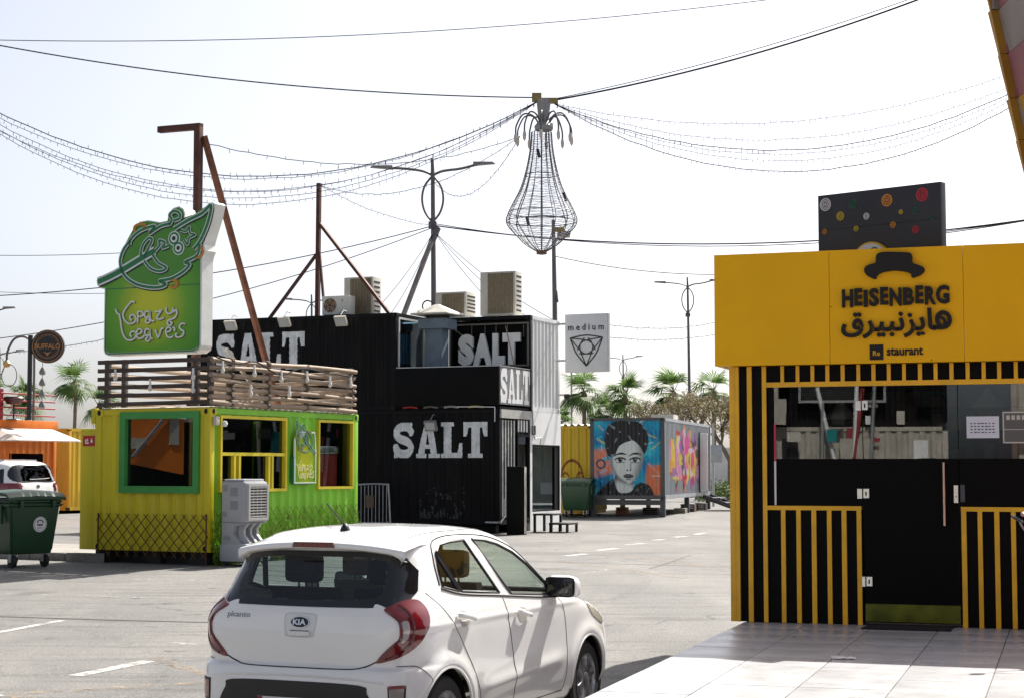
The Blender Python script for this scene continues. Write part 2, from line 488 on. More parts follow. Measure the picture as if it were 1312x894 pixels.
q.f = [(j * nx + i, j * nx + i + 1, (j + 1) * nx + i + 1, (j + 1) * nx + i) for j in range(len(ys) - 1) for i in range(nx - 1)]
struct(q.build('ground', asphalt(), smooth='all'))

# painted lines, worn
def worn(name, col, lo, hi):
    m = mat(name, col, .8, var=.15, scale=6)
    t = m.node_tree; o = t.nodes['Material Output']; b = t.nodes['Principled BSDF']
    n = t.nodes.new('ShaderNodeTexNoise'); n.inputs['Scale'].default_value = 9; n.inputs['Detail'].default_value = 8; n.inputs['Roughness'].default_value = .7
    tc = t.nodes.new('ShaderNodeTexCoord'); t.links.new(tc.outputs['Object'], n.inputs['Vector'])
    r = t.nodes.new('ShaderNodeMapRange'); r.inputs[1].default_value = lo; r.inputs[2].default_value = hi
    t.links.new(n.outputs[0], r.inputs[0])
    tr = t.nodes.new('ShaderNodeBsdfTransparent'); mx = t.nodes.new('ShaderNodeMixShader')
    t.links.new(r.outputs[0], mx.inputs[0]); t.links.new(tr.outputs[0], mx.inputs[1]); t.links.new(b.outputs[0], mx.inputs[2]); t.links.new(mx.outputs[0], o.inputs[0])
    return m
m_wline = worn('worn_white_line', (.58, .57, .54), .36, .56)
m_wfaint = worn('faint_white_line', (.50, .49, .46), .48, .66)
m_oline = worn('worn_orange_line', (.38, .28, .18), .45, .75)
m_tar = mat('tar_seam', (.035, .035, .035), .7)
def line(pts, w, m, name='road_marking'):
    P = []
    for (a, b) in zip(pts, pts[1:]):
        n = max(2, int(math.dist(a, b) / .8))
        P += [(a[0] + (b[0] - a[0]) * i / n, a[1] + (b[1] - a[1]) * i / n) for i in range(n)]
    P.append(pts[-1]); q = MB(); vs = []
    for i, p in enumerate(P):
        a = P[max(0, i - 1)]; b = P[min(len(P) - 1, i + 1)]; dx, dy = b[0] - a[0], b[1] - a[1]; l = math.hypot(dx, dy)
        for s in (1, -1):
            x, y = p[0] - dy / l * w / 2 * s, p[1] + dx / l * w / 2 * s
            vs.append((x, y, gz(y) + .004))
    q.add(vs, [(2 * i, 2 * i + 1, 2 * i + 3, 2 * i + 2) for i in range(len(P) - 1)])
    struct(q.build(name, m))
line([(-6.4, 18.6), (-5.58, 19.31), (-5.23, 20.57)], .10, m_wline)
line([(-3.85, 15.65), (-3.43, 16.73)], .15, m_wline)
line([(-4.6, 13.7), (-4.15, 14.42)], .12, m_wline)
line([(-3.55, 18.3), (-3.2, 18.05)], .12, m_wfaint)
line([(-4.1, 14.5), (-3.3, 14.85), (-2.5, 15.25)], .16, m_oline)
line([(-4.1, 14.5), (-3.6, 13.8)], .16, m_oline)
line([(-3.4, 16.94), (-2.7, 15.7)], .14, m_oline)
line([(-8.5, 24.5), (-4.5, 23.4), (-2.5, 23.9)], .10, m_wfaint)
line([(-6.5, 26.5), (-3.5, 26.0)], .10, m_wfaint)
for a, b in (((.97, 32.0), (1.38, 33.0)), ((1.7, 34.62), (2.12, 35.79)), ((2.49, 37.71), (2.87, 38.63)), ((3.28, 40.74), (3.58, 41.4)), ((3.96, 43.09), (4.34, 43.99)), ((4.7, 45.2), (5.05, 46.2))):
    line([a, b], .20, m_wline)
line([(1.0, 27.2), (1.55, 28.2)], .13, m_wfaint); line([(1.9, 27.0), (2.5, 28.3)], .13, m_wfaint)
line([(1.41, 32.83), (2.8, 30.47), (3.18, 28.74), (3.64, 29.41), (4.2, 30.2)], .20, m_oline)
line([(.82, 30.47), (1.7, 28.4), (2.58, 26.52)], .17, m_oline)
line([(3.37, 32.83), (3.94, 31.84)], .16, m_oline)
line([(2.21, 28.42), (2.8, 30.5), (3.28, 32.41)], .035, m_tar, 'tar_seam')
line([(-7, 21.3), (-4.6, 20.6), (-2.4, 20.1)], .05, m_tar, 'tar_seam')

m_skid = worn('tyre_mark', (.05, .05, .05), .50, 1.15)
def arc(cx, cy, r, a0, a1): return [(cx + r * math.cos(R(a0 + (a1 - a0) * i / 16)), cy + r * math.sin(R(a0 + (a1 - a0) * i / 16))) for i in range(17)]
for cx_, cy_, r_, a0, a1 in ((-12, 14, 7.6, -5, 55), (-12, 14, 9.1, -5, 50), (6, 22, 7.0, 110, 190), (6, 22, 8.5, 110, 188), (-9, 27, 9.5, -50, 5), (-9, 27, 11, -50, 8), (-3, 36, 6, -40, 40)):
    line(arc(cx_, cy_, r_, a0, a1), .19, m_skid, 'tyre_mark')

# tiled pavement in front of the yellow kiosk
PV = bpy.data.objects.new('tiled_pavement', None); COL.objects.link(PV); struct(PV)
PV.location = (1.585, 14.72, 0); PV.rotation_euler = (0, 0, R(-17.5))
m_grout = mat('pavement_grout', (.07, .068, .065), .8, var=.2)
m_tile = mat('pale_floor_tile', (.47, .47, .482), .30, var=.10, scale=2.2, dirt=.40, dcol=(.33, .325, .32), rvar=.1, bump=.02, world_=True)
m_tile2 = mat('pale_floor_tile_grubby', (.41, .41, .415), .36, var=.12, scale=2.6, dirt=.5, dcol=(.30, .29, .28), rvar=.12, bump=.02, world_=True)
bx('slab', m_grout, PV, .004, 7.2, -8.4, 6.0, -.4, .2425)
tl = [MB().bbox(0, .592, 0, .592, .21, .25, b=.003).build('tile', mm, PV, smooth=True) for mm in (m_tile, m_tile2)]
used = [False, False]
for i in range(12):
    for j in range(-14, 3):
        k = 0 if rnd.random() < .7 else 1
        z = rnd.uniform(-.0012, .0012)
        loc = (.003 + i * .6, j * .6 + .18, z)
        if not used[k]: used[k] = True; tl[k].location = loc
        else: copies(tl[k], [loc], PV)
# crumpled paper scrap on the tiles
q = MB(); n = 7
for j in range(n):
    for i in range(n): q.v.append((i * .03, j * .012, .002 + rnd.uniform(0, .022)))
q.f = [(j * n + i, j * n + i + 1, (j + 1) * n + i + 1, (j + 1) * n + i) for j in range(n - 1) for i in range(n - 1)]
o = q.build('paper_scrap', mat('scrap_paper', (.75, .75, .74), .7))
o.location = (2.40, 13.32, .251); o.rotation_euler = (0, 0, R(-10)); tag(o, 'crumpled white paper scrap lying on the shaded floor tiles', 'litter')

# ============================================================ container builder
def casting(mm, P, x, y, z):
    o = bx('corner_casting', mm, P, x - .09, x + .09, y - .09, y + .09, z - .06, z + .06, b=.008)
    el = [(.035 * math.cos(t * R(30)), .045 * math.sin(t * R(30))) for t in range(12)]
    MB().prism(el, 0, .004, lambda u, v, h: (x + u, y - .0905 - h, z + v)).build('casting_hole', m_hole, o)
    MB().prism(el, 0, .004, lambda u, v, h: (x + .0905 + h, y + u, z + v)).build('casting_hole', m_hole, o)
def container(P, x0, x1, y0, y1, z0, z1, mf, ms, mfr=None, msr=None, fh=(), sh=(), cast=True, roof=None, front=True, side=True, inner=True, back=True):
    """mf / ms: front and side sheet, mfr / msr: frame colours; fh / sh: openings (s0, s1, z0, z1)"""
    mfr = mfr or mf; msr = msr or ms; t = .13
    for (px, py) in ((x1, y0), (x0, y0), (x1, y1), (x0, y1)):
        a = px - t if px == x1 else px; b = py if py == y0 else py - t
        mm = mfr if (px, py) == (x0, y0) or (px, py) == (x1, y0) else msr
        bx('corner_post', mm, P, a, a + t, b, b + t, z0 + .1, z1 - .1, b=.01)
    bx('top_rail', mfr, P, x0 + t, x1 - t, y0 + .01, y0 + .1, z1 - .10, z1 - .002)
    bx('bottom_rail', mfr, P, x0 + t, x1 - t, y0 + .01, y0 + .1, z0 + .002, z0 + .13)
    bx('top_rail', msr, P, x1 - .1, x1 - .01, y0 + t, y1 - t, z1 - .10, z1 - .002)
    bx('bottom_rail', msr, P, x1 - .1, x1 - .01, y0 + t, y1 - t, z0 + .002, z0 + .13)
    if front: corr_wall(x0 + t, x1 - t, z0 + .13, z1 - .1, FR(y0 + .022), fh).build('front_wall', mf, P)
    if side: corr_wall(y0 + t, y1 - t, z0 + .13, z1 - .1, SD(x1 - .022), sh).build('side_wall', ms, P)
    if back:
        bx('back_wall', mf, P, x0 + t, x1 - t, y1 - .06, y1 - .01, z0 + .1, z1 - .1)
        bx('far_wall', ms, P, x0 + .01, x0 + .06, y0 + t, y1 - t, z0 + .1, z1 - .1)
    bx('roof', roof or msr, P, x0 + .03, x1 - .03, y0 + .03, y1 - .03, z1 - .05, z1 - .006)
    bx('floor', m_dark, P, x0 + .03, x1 - .03, y0 + .03, y1 - .03, z0 + .02, z0 + .12)
    if inner:
        bx('lining', m_dark, P, x0 + .3, x1 - .3, y1 - .12, y1 - .07, z0 + .12, z1 - .1)
        bx('lining', m_dark, P, x0 + .065, x0 + .1, y0 + .2, y1 - .13, z0 + .12, z1 - .1)
    if cast:
        for (px, py) in ((x1, y0), (x0, y0), (x1, y1)):
            for z in (z0 + .06, z1 - .06):
                casting(mfr if py == y0 else msr, P, px - .085 if px == x1 else px + .085, py + .085 if py == y0 else py - .085, z)
def frame_rect(name, m, P, s0, s1, z0, z1, w, h0, h1, tf):
    """mitre-free window frame: two stiles and two rails in one part"""
    q = MB()
    for (a, b, c, d) in ((s0, s0 + w, z0, z1), (s1 - w, s1, z0, z1), (s0 + w, s1 - w, z1 - w, z1), (s0 + w, s1 - w, z0, z0 + w)):
        q.prism([(a, c), (b, c), (b, d), (a, d)], h0, h1, tf)
    return q.build(name, m, P)
def plate(name, m, P, s0, s1, z0, z1, h0, h1, tf):
    return MB().prism([(s0, z0), (s1, z0), (s1, z1), (s0, z1)], h0, h1, tf).build(name, m, P)

# ============================================================ YELLOW AND GREEN JUICE KIOSK
GA = R(27.31)
K = thing('container_kiosk', 'low yellow and green shipping container kiosk with a timber screen on its roof', 'kiosk', (-5.002, 29.119, 0), -GA)
z0, z1 = .30, 2.694
container(K, -2.44, 0, 0, 4.57, z0, z1, m_yellow, m_green, m_yellow, m_green, fh=[(-1.80, -.27, 1.31, 2.60)],
          sh=[(.29, 2.15, 1.33, 2.53), (3.23, 4.34, 1.35, 2.53)], roof=m_white_cont)
f = FR(0); s = SD(0)
wf = frame_rect('window', m_greenframe, K, -1.887, -.213, 1.27, 2.641, .12, -.06, .03, f)
plate('pane', m_glass, wf, -1.77, -.33, 1.39, 2.52, -.055, -.05, f)
MB().tube([(-.62, .32, z0 + .12), (-.62, .32, z1 - .1)], .055, 14).build('interior_column', mat('brass_tube', (.42, .28, .10), .3, .9), K, smooth=True)
bx('interior_counter', mat('counter_top', (.12, .10, .08), .5), K, -2.1, -.35, .5, 1.0, z0 + .12, 1.25)
# serving side: wide window with a hatch below, then a display window
w1 = frame_rect('serving_window', m_yelframe, K, .25, 2.19, 1.288, 2.575, .05, -.05, .035, s)
plate('mullion', m_yelframe, w1, .32, 2.12, 1.90, 1.955, -.04, .03, s)
for a in (.66, .80, 1.66, 1.76): plate('mullion', m_yelframe, w1, a - .027, a + .027, 1.34, 1.898, -.04, .03, s)
plate('mullion', m_yelframe, w1, .84, 1.62, 1.36, 1.40, -.04, .028, s)
plate('pane', m_glass, w1, .32, 2.12, 1.955, 2.505, -.035, -.03, s)
plate('pane', m_glass, w1, .32, .625, 1.36, 1.90, -.035, -.03, s)
plate('pane', m_glass_dark, w1, 1.28, 1.62, 1.40, 1.90, -.035, -.03, s)
plate('pane', m_glass, w1, 1.80, 2.12, 1.36, 1.90, -.035, -.03, s)
w2 = frame_rect('display_window', m_yelframe, K, 3.19, 4.38, 1.31, 2.57, .045, -.05, .035, s)
plate('pane', m_glass, w2, 3.23, 4.34, 1.36, 2.52, -.035, -.03, s)
fz = bx('drinks_chiller', mat('chiller_red', (.45, .03, .02), .3), K, -.55, -.12, 3.35, 4.05, z0 + .12, 1.95, b=.03)
bx('chiller_top', m_chrome, fz, -.56, -.10, 3.33, 4.07, 1.95, 2.10, b=.03)
# flat steel cabinet panel at the left corner with its red notice
bx('side_panel', m_yellow, K, -2.78, -2.46, .03, .50, z0, 2.37, b=.012)
nt = plate('notice', mat('notice_red', (.45, .015, .02), .5), K, -2.73, -2.47, 2.07, 2.25, -.029, -.024, f)
for (a, b, c, d) in ((-2.68, -2.655, 2.11, 2.19), (-2.65, -2.60, 2.11, 2.135), (-2.64, -2.615, 2.15, 2.20), (-2.56, -2.515, 2.13, 2.17), (-2.545, -2.53, 2.17, 2.21)):
    plate('notice_mark', m_whitepaint, nt, a, b, c, d, -.0235, -.0215, f)
bx('hinge_bracket', m_yellow, K, -2.53, -2.45, .0, .1, 2.45, 2.72, b=.008)
jb = bx('junction_box', m_beige, K, .005, .07, .06, .17, 2.40, 2.55, b=.01)
MB().lathe([(.0, .10), (.035, .09), (.05, .04), (.03, .0), (0, -.002)], (.12, .24, 2.38), 10).build('bulkhead_lamp', mat('lamp_white', (.75, .75, .72), .3), K, smooth=True)
# scalloped roof sheet showing above the green side
q = MB(); L = []
for i in range(120): 
    y = .1 + i * 4.4 / 119; L.append((y, 2.712 + .016 * math.sin(y * 2 * math.pi / .19)))
for i in range(119):
    (a, za), (b, zb) = L[i], L[i + 1]; o_ = len(q.v)
    q.v += [(.045, a, za), (.045, b, zb), (-2.4, b, zb), (-2.4, a, za)]; q.f.append((o_, o_ + 1, o_ + 2, o_ + 3))
q.build('roof_sheet', mat('pale_roof_sheet', (.66, .65, .6), .5, var=.1), K, smooth='all')
bx('gap_shade_box', mat('concrete_and_shade', (.03, .029, .027), .9, var=.3), K, -2.3, -.15, .32, 4.4, 0, z0 - .01)  # dark box added to stand for the shade under the container
# blocks under the container
for (a, b) in ((-2.3, .2), (-.3, .2), (-.3, 4.3), (-1.3, .3)):
    bx('support_block', mat('concrete_and_shade', (.06, .058, .055), .9, var=.3), K, a - .16, a + .16, b - .12, b + .2, 0, z0)

# kerbed island the kiosk stands on
m_kerb = mat('kerb_concrete', (.21, .20, .19), .85, var=.2, scale=4, dirt=.4, dcol=(.07, .066, .06))
KB = bpy.data.objects.new('kerb', None); COL.objects.link(KB); struct(KB); KB.location = K.location; KB.rotation_euler = K.rotation_euler
for i in range(11):
    o = MB().bbox(-2.3 - i * .8 - .79, -2.3 - i * .8, .02, .22, -.1, .22, b=.03).build('kerb_stone', m_kerb, KB, smooth=True)
    o.rotation_euler = (0, R(rnd.uniform(-.3, .3)), 0)
struct(MB().box(-11, -2.35, .22, 3.6, -.1, .19).build('kerb_fill', mat('island_paving', (.30, .28, .25), .9, var=.2, scale=3, dirt=.4), KB))
o = MB().prism([(-2.95, -.08), (-2.1, -.12), (-2.2, .01), (-2.85, .01)], 0, .24, UP(0)).build('kerb_ramp', m_kerb, KB)

# chain link lattice leaning against the base
CL = thing('chain_link_fence', 'rusty diamond wire fence along the foot of the yellow container end', 'fence', K.location, -GA)
q = MB(); dz = .72; zb = .20; st = .20
for i in range(-5, 13):
    for sgn in (1, -1):
        a = -2.32 + i * st; pts = []
        n = 6
        for k in range(n + 1):
            x = a + sgn * dz * k / n * .95 + (0 if sgn > 0 else dz * .95)
            if -2.36 <= x <= .03: pts.append((x, -.05 + .006 * math.sin(k * 2.1 + i), zb + dz * k / n))
        if len(pts) > 1: q.tube(pts, .0085, 4, cap=False)
q.build('wire_mesh', mat('rusty_wire', (.11, .06, .02), .8, .3, var=.4, scale=9), CL)
for x in (-2.3, -.02): MB().tube([(x, -.05, 0), (x, -.05, .93)], .014, 6).build('fence_stake', m_rust, CL)
# green artificial hedge on the lattice of the serving side
HG = thing('leaf_fence', 'bright green leafy mesh screen along the foot of the green container side', 'hedge', K.location, -GA)
q = MB(); q2 = MB()
for i in range(-5, 30):
    for sgn in (1, -1):
        a = .05 + i * .20; pts = []
        for k in range(8):
            y = a + sgn * .8 * k / 7 + (0 if sgn > 0 else .8)
            if .02 <= y <= 4.5: pts.append((.06, y, .22 + .8 * k / 7))
        if len(pts) > 1: q2.tube(pts, .008, 4, cap=False)
q2.build('wire_mesh', mat('green_wire', (.16, .20, .03), .8, var=.4), HG)
rl = random.Random(3)
for i in range(3000):
    y = rl.uniform(.0, 4.5); z = .06 + .95 * rl.random() ** 1.25 * (0.75 + .25 * math.sin(y * 19) * math.sin(y * 7.3)); x = .045 + rl.random() * .07
    a = rl.uniform(-.5, .5); l = rl.uniform(.05, .12); w = rl.uniform(.008, .016); lean = rl.uniform(-.02, .05)
    o_ = len(q.v)
    q.v += [(x, y - w, z), (x, y + w, z), (x + lean, y + a * l + w * .3, z + l), (x + lean, y + a * l - w * .3, z + l)]; q.f.append((o_, o_ + 1, o_ + 2, o_ + 3))
stuff(q.build('leaves', leafmat('leaf_green', (.17, .30, .03), .4, .5, 14), HG, normals=False))

# ------------------------------------------------------------ timber and bamboo screen on the roof
SCR = thing('roof_screen', 'weathered timber slat and bamboo pole screen around the roof of the green kiosk', 'screen', (-5.002, 29.119, 2.72), -GA)
m_slat = mat('dark_timber', (.075, .055, .045), .8, var=.35, scale=6, stretch=(.3, 1, 1), bump=.2)
m_bamboo = mat('weathered_bamboo', (.29, .21, .145), .7, var=.3, scale=7, stretch=(1, .25, 1), dirt=.4, dcol=(.13, .10, .08), bump=.15)
m_post = mat('grey_timber_post', (.13, .12, .115), .8, var=.3)
zz = [.06, .20, .345, .485, .63, .775]
for i, z in enumerate(zz):
    a = rnd.uniform(-.01, .01)
    MB().bar((-2.37, -.02, z + a), (.05, -.02, z - a), .05, .07).build('slat', m_slat, SCR)
for x in (-2.22, -1.85, -.33, -.04):
    bx('post', m_post, SCR, x - .045, x + .045, .01, .09, 0, .82, b=.008)
zb = [.045, .165, .285, .40, .52, .64, .765]
for i, z in enumerate(zb):
    pts = []; ph = rnd.random() * 6; dr = rnd.uniform(-.035, .035)
    for k in range(15):
        t = k / 14; pts.append((.06 + .02 * math.sin(t * 5 + ph), -.06 + 4.42 * t, z + dr * (t - .5) + .014 * math.sin(t * 7 + ph)))
    rr = rnd.uniform(.032, .045)
    MB().tube(pts, [rr * (1 + .10 * (k % 4 == 1)) * (1.04 - .12 * k / 14) for k in range(15)], 9).build('bamboo_pole', m_bamboo, SCR, smooth=True)
for y in (.5, 1.55, 2.75, 4.25):
    bx('post', m_post, SCR, -.03, .03, y - .04, y + .04, 0, .83, b=.008)
    for z in zb:
        if rnd.random() < .75: MB().tube([(.055, y - .03, z), (.055, y + .03, z + .01)], .056, 8).build('binding', mat('dark_twine', (.10, .08, .06), .9), SCR)
for i, z in enumerate((.08, .24, .40, .56, .72)):
    MB().tube([(-2.30, .1, z), (-2.32, 2.2, z + rnd.uniform(-.02, .02)), (-2.28, 4.4, z)], .042, 8).build('bamboo_pole', m_bamboo, SCR, smooth=True)
    MB().tube([(-2.3, 4.35, z), (0, 4.35, z + rnd.uniform(-.03, .03))], .042, 8).build('bamboo_pole', m_bamboo, SCR, smooth=True)
MB().tube(spline([(.12, .0, .80), (.13, .55, .72), (.13, 1.1, .78), (.13, 1.8, .60), (.13, 2.5, .74), (.13, 3.3, .70), (.12, 4.3, .66)], 5), .013, 5).build('cable', m_wire, SCR)
# bare bulbs hanging on the screen
bl = None
m_bulb = mat('bulb_glass', (.75, .72, .66), .15)
for k, (x, y, z) in enumerate(((.13, .15, 3.38), (.13, 1.05, 3.36), (.13, 1.85, 3.30), (.13, 2.65, 3.33), (.13, 3.4, 3.28), (.13, 4.1, 3.30), (.13, .95, 3.02), (.13, 2.1, 3.05), (-1.95, -.08, 3.28), (-1.2, -.08, 3.1), (-.3, -.08, 3.26), (-.3, -.08, 3.05))):
    M4 = Matrix.Rotation(-GA, 4, 'Z'); w = M4 @ Vector((x, y, 0)) + Vector((-5.002, 29.119, z))
    lab = 'white hanging bulb on the %s of the roof screen, %s' % (('bamboo side' if k < 8 else 'dark slat front'),
        ['nearest the big green sign', 'second from the green sign', 'by the rusty brace', 'middle of the upper row', 'fifth along the upper row', 'at the far right end', 'lower row, left', 'lower row, right', 'far left', 'in the middle', 'right, upper', 'right, lower'][k])
    if bl is None:
        bl = thing('light_bulb', lab, 'bulb', w, 0, 'bulbs on the roof screen')
        MB().lathe([(0, -.12), (.025, -.11), (.04, -.075), (.03, -.04), (.018, -.01), (0, -.005)], n=10).build('bulb_glass', m_bulb, bl, smooth=True)
        MB().tube([(0, 0, -.012), (0, 0, .09)], .02, 8).build('lamp_holder', m_whitepaint, bl, smooth=True)
    else: dup(bl, w, label=lab)

# ------------------------------------------------------------ big leaf sign on the roof (traced in sign units of about 5.3 mm)
SG = thing('roof_sign', 'big green roof sign with cartoon leaf cutout and wiry white lettering', 'sign', (-5.05, 29.145, 3.6), -GA)
U = 2.075 / 504.0
def sp(p): return (-2.195 + (p[0] - 104) * U, (830 - p[1]) * U * .775)
SIL = [(60, 418), (72, 398), (104, 404), (186, 356), (180, 318), (196, 258), (226, 198), (258, 140), (285, 116), (330, 112), (390, 128), (434, 122), (438, 84), (458, 58), (490, 50), (512, 66), (520, 92), (518, 112), (570, 98), (620, 66), (658, 42), (668, 52), (655, 120), (632, 200), (616, 262), (622, 296), (612, 322), (608, 345), (608, 790), (602, 812), (580, 828), (132, 828), (112, 818), (104, 795), (104, 468), (82, 462), (64, 445)]
sil = [sp(p) for p in SIL]
MB().prism(sil, -.30, 0, FR(-.04)).build('sign_box', mat('sign_return_white', (.74, .74, .70), .5, var=.08, dirt=.2, dcol=(.45, .42, .36)), SG)
def sign_face_mat(name, cx, cz, rad, axis=0):
    """printed face: yellow centre fading to leaf green"""
    m = bpy.data.materials.new(name); m.use_nodes = True
    t = m.node_tree; b = t.nodes['Principled BSDF']; b.inputs['Roughness'].default_value = .3
    tc = t.nodes.new('ShaderNodeTexCoord'); mp = t.nodes.new('ShaderNodeMapping')
    sc_ = (1 / rad, 0, 1 / rad) if axis == 0 else (0, 1 / rad, .6 / rad)
    mp.inputs['Scale'].default_value = sc_
    mp.inputs['Location'].default_value = (-cx * sc_[0], -cx * sc_[1], -cz * sc_[2])
    t.links.new(tc.outputs['Object'], mp.inputs[0])
    g = t.nodes.new('ShaderNodeTexGradient'); g.gradient_type = 'SPHERICAL'; t.links.new(mp.outputs[0], g.inputs[0])
    r = t.nodes.new('ShaderNodeValToRGB'); e = r.color_ramp.elements
    e[0].position = 0.0; e[0].color = (.05, .26, .008, 1); e[1].position = .8; e[1].color = (.56, .60, .012, 1)
    k = e.new(.35); k.color = (.13, .38, .010, 1)
    t.links.new(g.outputs[1], r.inputs[0]); t.links.new(r.outputs[0], b.inputs['Base Color'])
    return m
cx, cz = sp((355, 565))
m_face = sign_face_mat('sign_print', cx, cz, 1.15)
m_ldark = mat('leaf_dark_green', (.012, .17, .06), .35); m_lwhite = mat('leaf_white_line', (.72, .78, .74), .35)
m_lblack = mat('leaf_black_line', (.006, .02, .012), .35); m_lorange = mat('leaf_orange', (.50, .22, .03), .4)
m_lgreen = mat('leaf_mid_green', (.07, .27, .02), .35)
def shrink(poly, d):
    c = (sum(p[0] for p in poly) / len(poly), sum(p[1] for p in poly) / len(poly))
    return [(c[0] + (p[0] - c[0]) * (1 - d), c[1] + (p[1] - c[1]) * (1 - d)) for p in poly]
MB().prism(shrink(sil, .012), 0, .012, FR(-.04)).build('sign_edge', m_lwhite, SG)
MB().prism(shrink(sil, .03), .012, .02, FR(-.04)).build('sign_face', m_face, SG)
panel = [sp(p) for p in [(116, 470), (600, 470), (600, 790), (594, 808), (576, 818), (134, 818), (120, 810), (116, 792)]]
MB().ribbon(panel, .018, .02, .024, FR(-.04), closed=True).build('sign_border', m_ldark, SG)
def blob(c, rx, ry, n=28): return [(c[0] + rx * math.cos(2 * math.pi * i / n), c[1] + ry * math.sin(2 * math.pi * i / n)) for i in range(n)]
BODY = [(205, 265), (250, 195), (330, 150), (440, 150), (540, 140), (600, 180), (600, 290), (560, 370), (470, 440), (390, 475), (300, 460), (225, 400), (195, 330)]
MB().prism([sp(p) for p in spline(BODY, 4, True)], .02, .026, FR(-.04)).build('leaf_body', m_lgreen, SG)
STROKES = [([(75, 428), (150, 398), (225, 360), (300, 318), (372, 280)], 30), ([(245, 215), (208, 265), (192, 330), (215, 400), (270, 448), (340, 472), (400, 476), (432, 462), (398, 444), (460, 434), (520, 402), (552, 366), (528, 352), (588, 322), (602, 262)], 15),
           ([(240, 240), (250, 205), (300, 165), (372, 148), (342, 186), (400, 152), (452, 142)], 15), ([(470, 172), (540, 132), (612, 100), (656, 62), (642, 150), (606, 240), (572, 286)], 17),
           ([(300, 305), (308, 250), (338, 212), (358, 222), (338, 268), (318, 312)], 13), ([(318, 330), (350, 372), (398, 392), (434, 376), (392, 346), (362, 302)], 13),
           ([(372, 284), (398, 252), (394, 228), (424, 240), (412, 268), (444, 258)], 13), ([(505, 180), (530, 190), (548, 168), (552, 200), (578, 212), (548, 226), (540, 260), (522, 230)], 11), ([(445, 150), (458, 122), (446, 96), (470, 76), (496, 90), (500, 116), (470, 128)], 14)]
def emblem(P, spf, tff, h0, k=1.0):
    qa, qb, qc = MB(), MB(), MB()
    for (st_, w) in STROKES:
        pts = [spf(p) for p in spline(st_, 5)]; w_ = w * U * k
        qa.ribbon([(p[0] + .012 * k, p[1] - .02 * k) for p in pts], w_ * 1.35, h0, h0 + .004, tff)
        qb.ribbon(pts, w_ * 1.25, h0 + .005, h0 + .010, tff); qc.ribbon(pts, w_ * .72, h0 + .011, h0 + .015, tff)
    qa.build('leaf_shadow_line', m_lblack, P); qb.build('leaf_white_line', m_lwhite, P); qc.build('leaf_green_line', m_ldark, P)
    for c, r in (((472, 222), 30), ((495, 275), 29)):
        c = spf(c); r = r * U * k
        for rr, mm, h in ((1.0, m_lwhite, .016), (.85, m_ldark, .019), (.58, m_lwhite, .022), (.30, m_lblack, .025)):
            MB().prism(blob(c, r * rr, r * rr, 20), h0 + .0, h0 + h, tff).build('eye_ring', mm, P)
    q = MB()
    for st_ in ([(268, 172), (265, 145), (290, 132), (320, 138), (312, 156)], [(578, 330), (600, 330), (618, 305), (608, 282), (588, 292)], [(455, 440), (485, 448), (488, 472), (464, 482), (458, 468)]):
        MB().ribbon([spf(p) for p in spline(st_, 4)], 12 * U * k, h0, h0 + .014, tff).build('leaf_curl', m_lorange, P)
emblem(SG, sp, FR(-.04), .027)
LET = [[(272, 550), (258, 544), (236, 566), (218, 592), (212, 618), (222, 644), (244, 662), (266, 660), (280, 644), (274, 622), (256, 616), (248, 632), (258, 646)],
       [(288, 660), (290, 622), (288, 606), (296, 600), (312, 604), (318, 620), (304, 628), (292, 624)],
       [(352, 606), (334, 600), (324, 618), (334, 634), (350, 626), (352, 602), (354, 640), (366, 654), (376, 652)], [(340, 640), (330, 652), (342, 664), (354, 654), (346, 642)],
       [(378, 604), (396, 606), (412, 598), (396, 624), (388, 640), (404, 646), (424, 640)],
       [(436, 586), (436, 608), (450, 620), (466, 612), (470, 590), (474, 612), (486, 600), (490, 622), (480, 642), (462, 650), (446, 656), (444, 674), (458, 682), (466, 668), (456, 660)],
       [(172, 580), (180, 602), (192, 612), (200, 650), (206, 692), (216, 722), (234, 746), (258, 750), (278, 736), (280, 712), (262, 704), (250, 720), (260, 734)],
       [(286, 722), (306, 716), (312, 702), (298, 692), (286, 704), (284, 726), (296, 744), (318, 738), (326, 728)],
       [(352, 700), (336, 694), (326, 712), (336, 730), (352, 722), (354, 696), (356, 738), (368, 748)], [(344, 736), (332, 748), (344, 760), (356, 748)],
       [(380, 700), (388, 722), (396, 742), (406, 718), (412, 698), (424, 694)], [(436, 716), (456, 712), (460, 698), (446, 690), (436, 706), (440, 734), (458, 746), (474, 738)], [(470, 690), (480, 700), (478, 712)],
       [(534, 678), (516, 674), (504, 690), (512, 706), (526, 716), (520, 738), (498, 746), (484, 736), (494, 724)]]
q = MB(); q2 = MB()
for l in LET:
    pts = [sp(p) for p in spline(l, 4)]
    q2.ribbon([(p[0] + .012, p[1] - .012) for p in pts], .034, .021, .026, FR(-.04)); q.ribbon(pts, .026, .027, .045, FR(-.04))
q.build('lettering', m_lwhite, SG); q2.build('lettering_shadow', mat('letter_shadow', (.16, .14, .02), .5), SG)

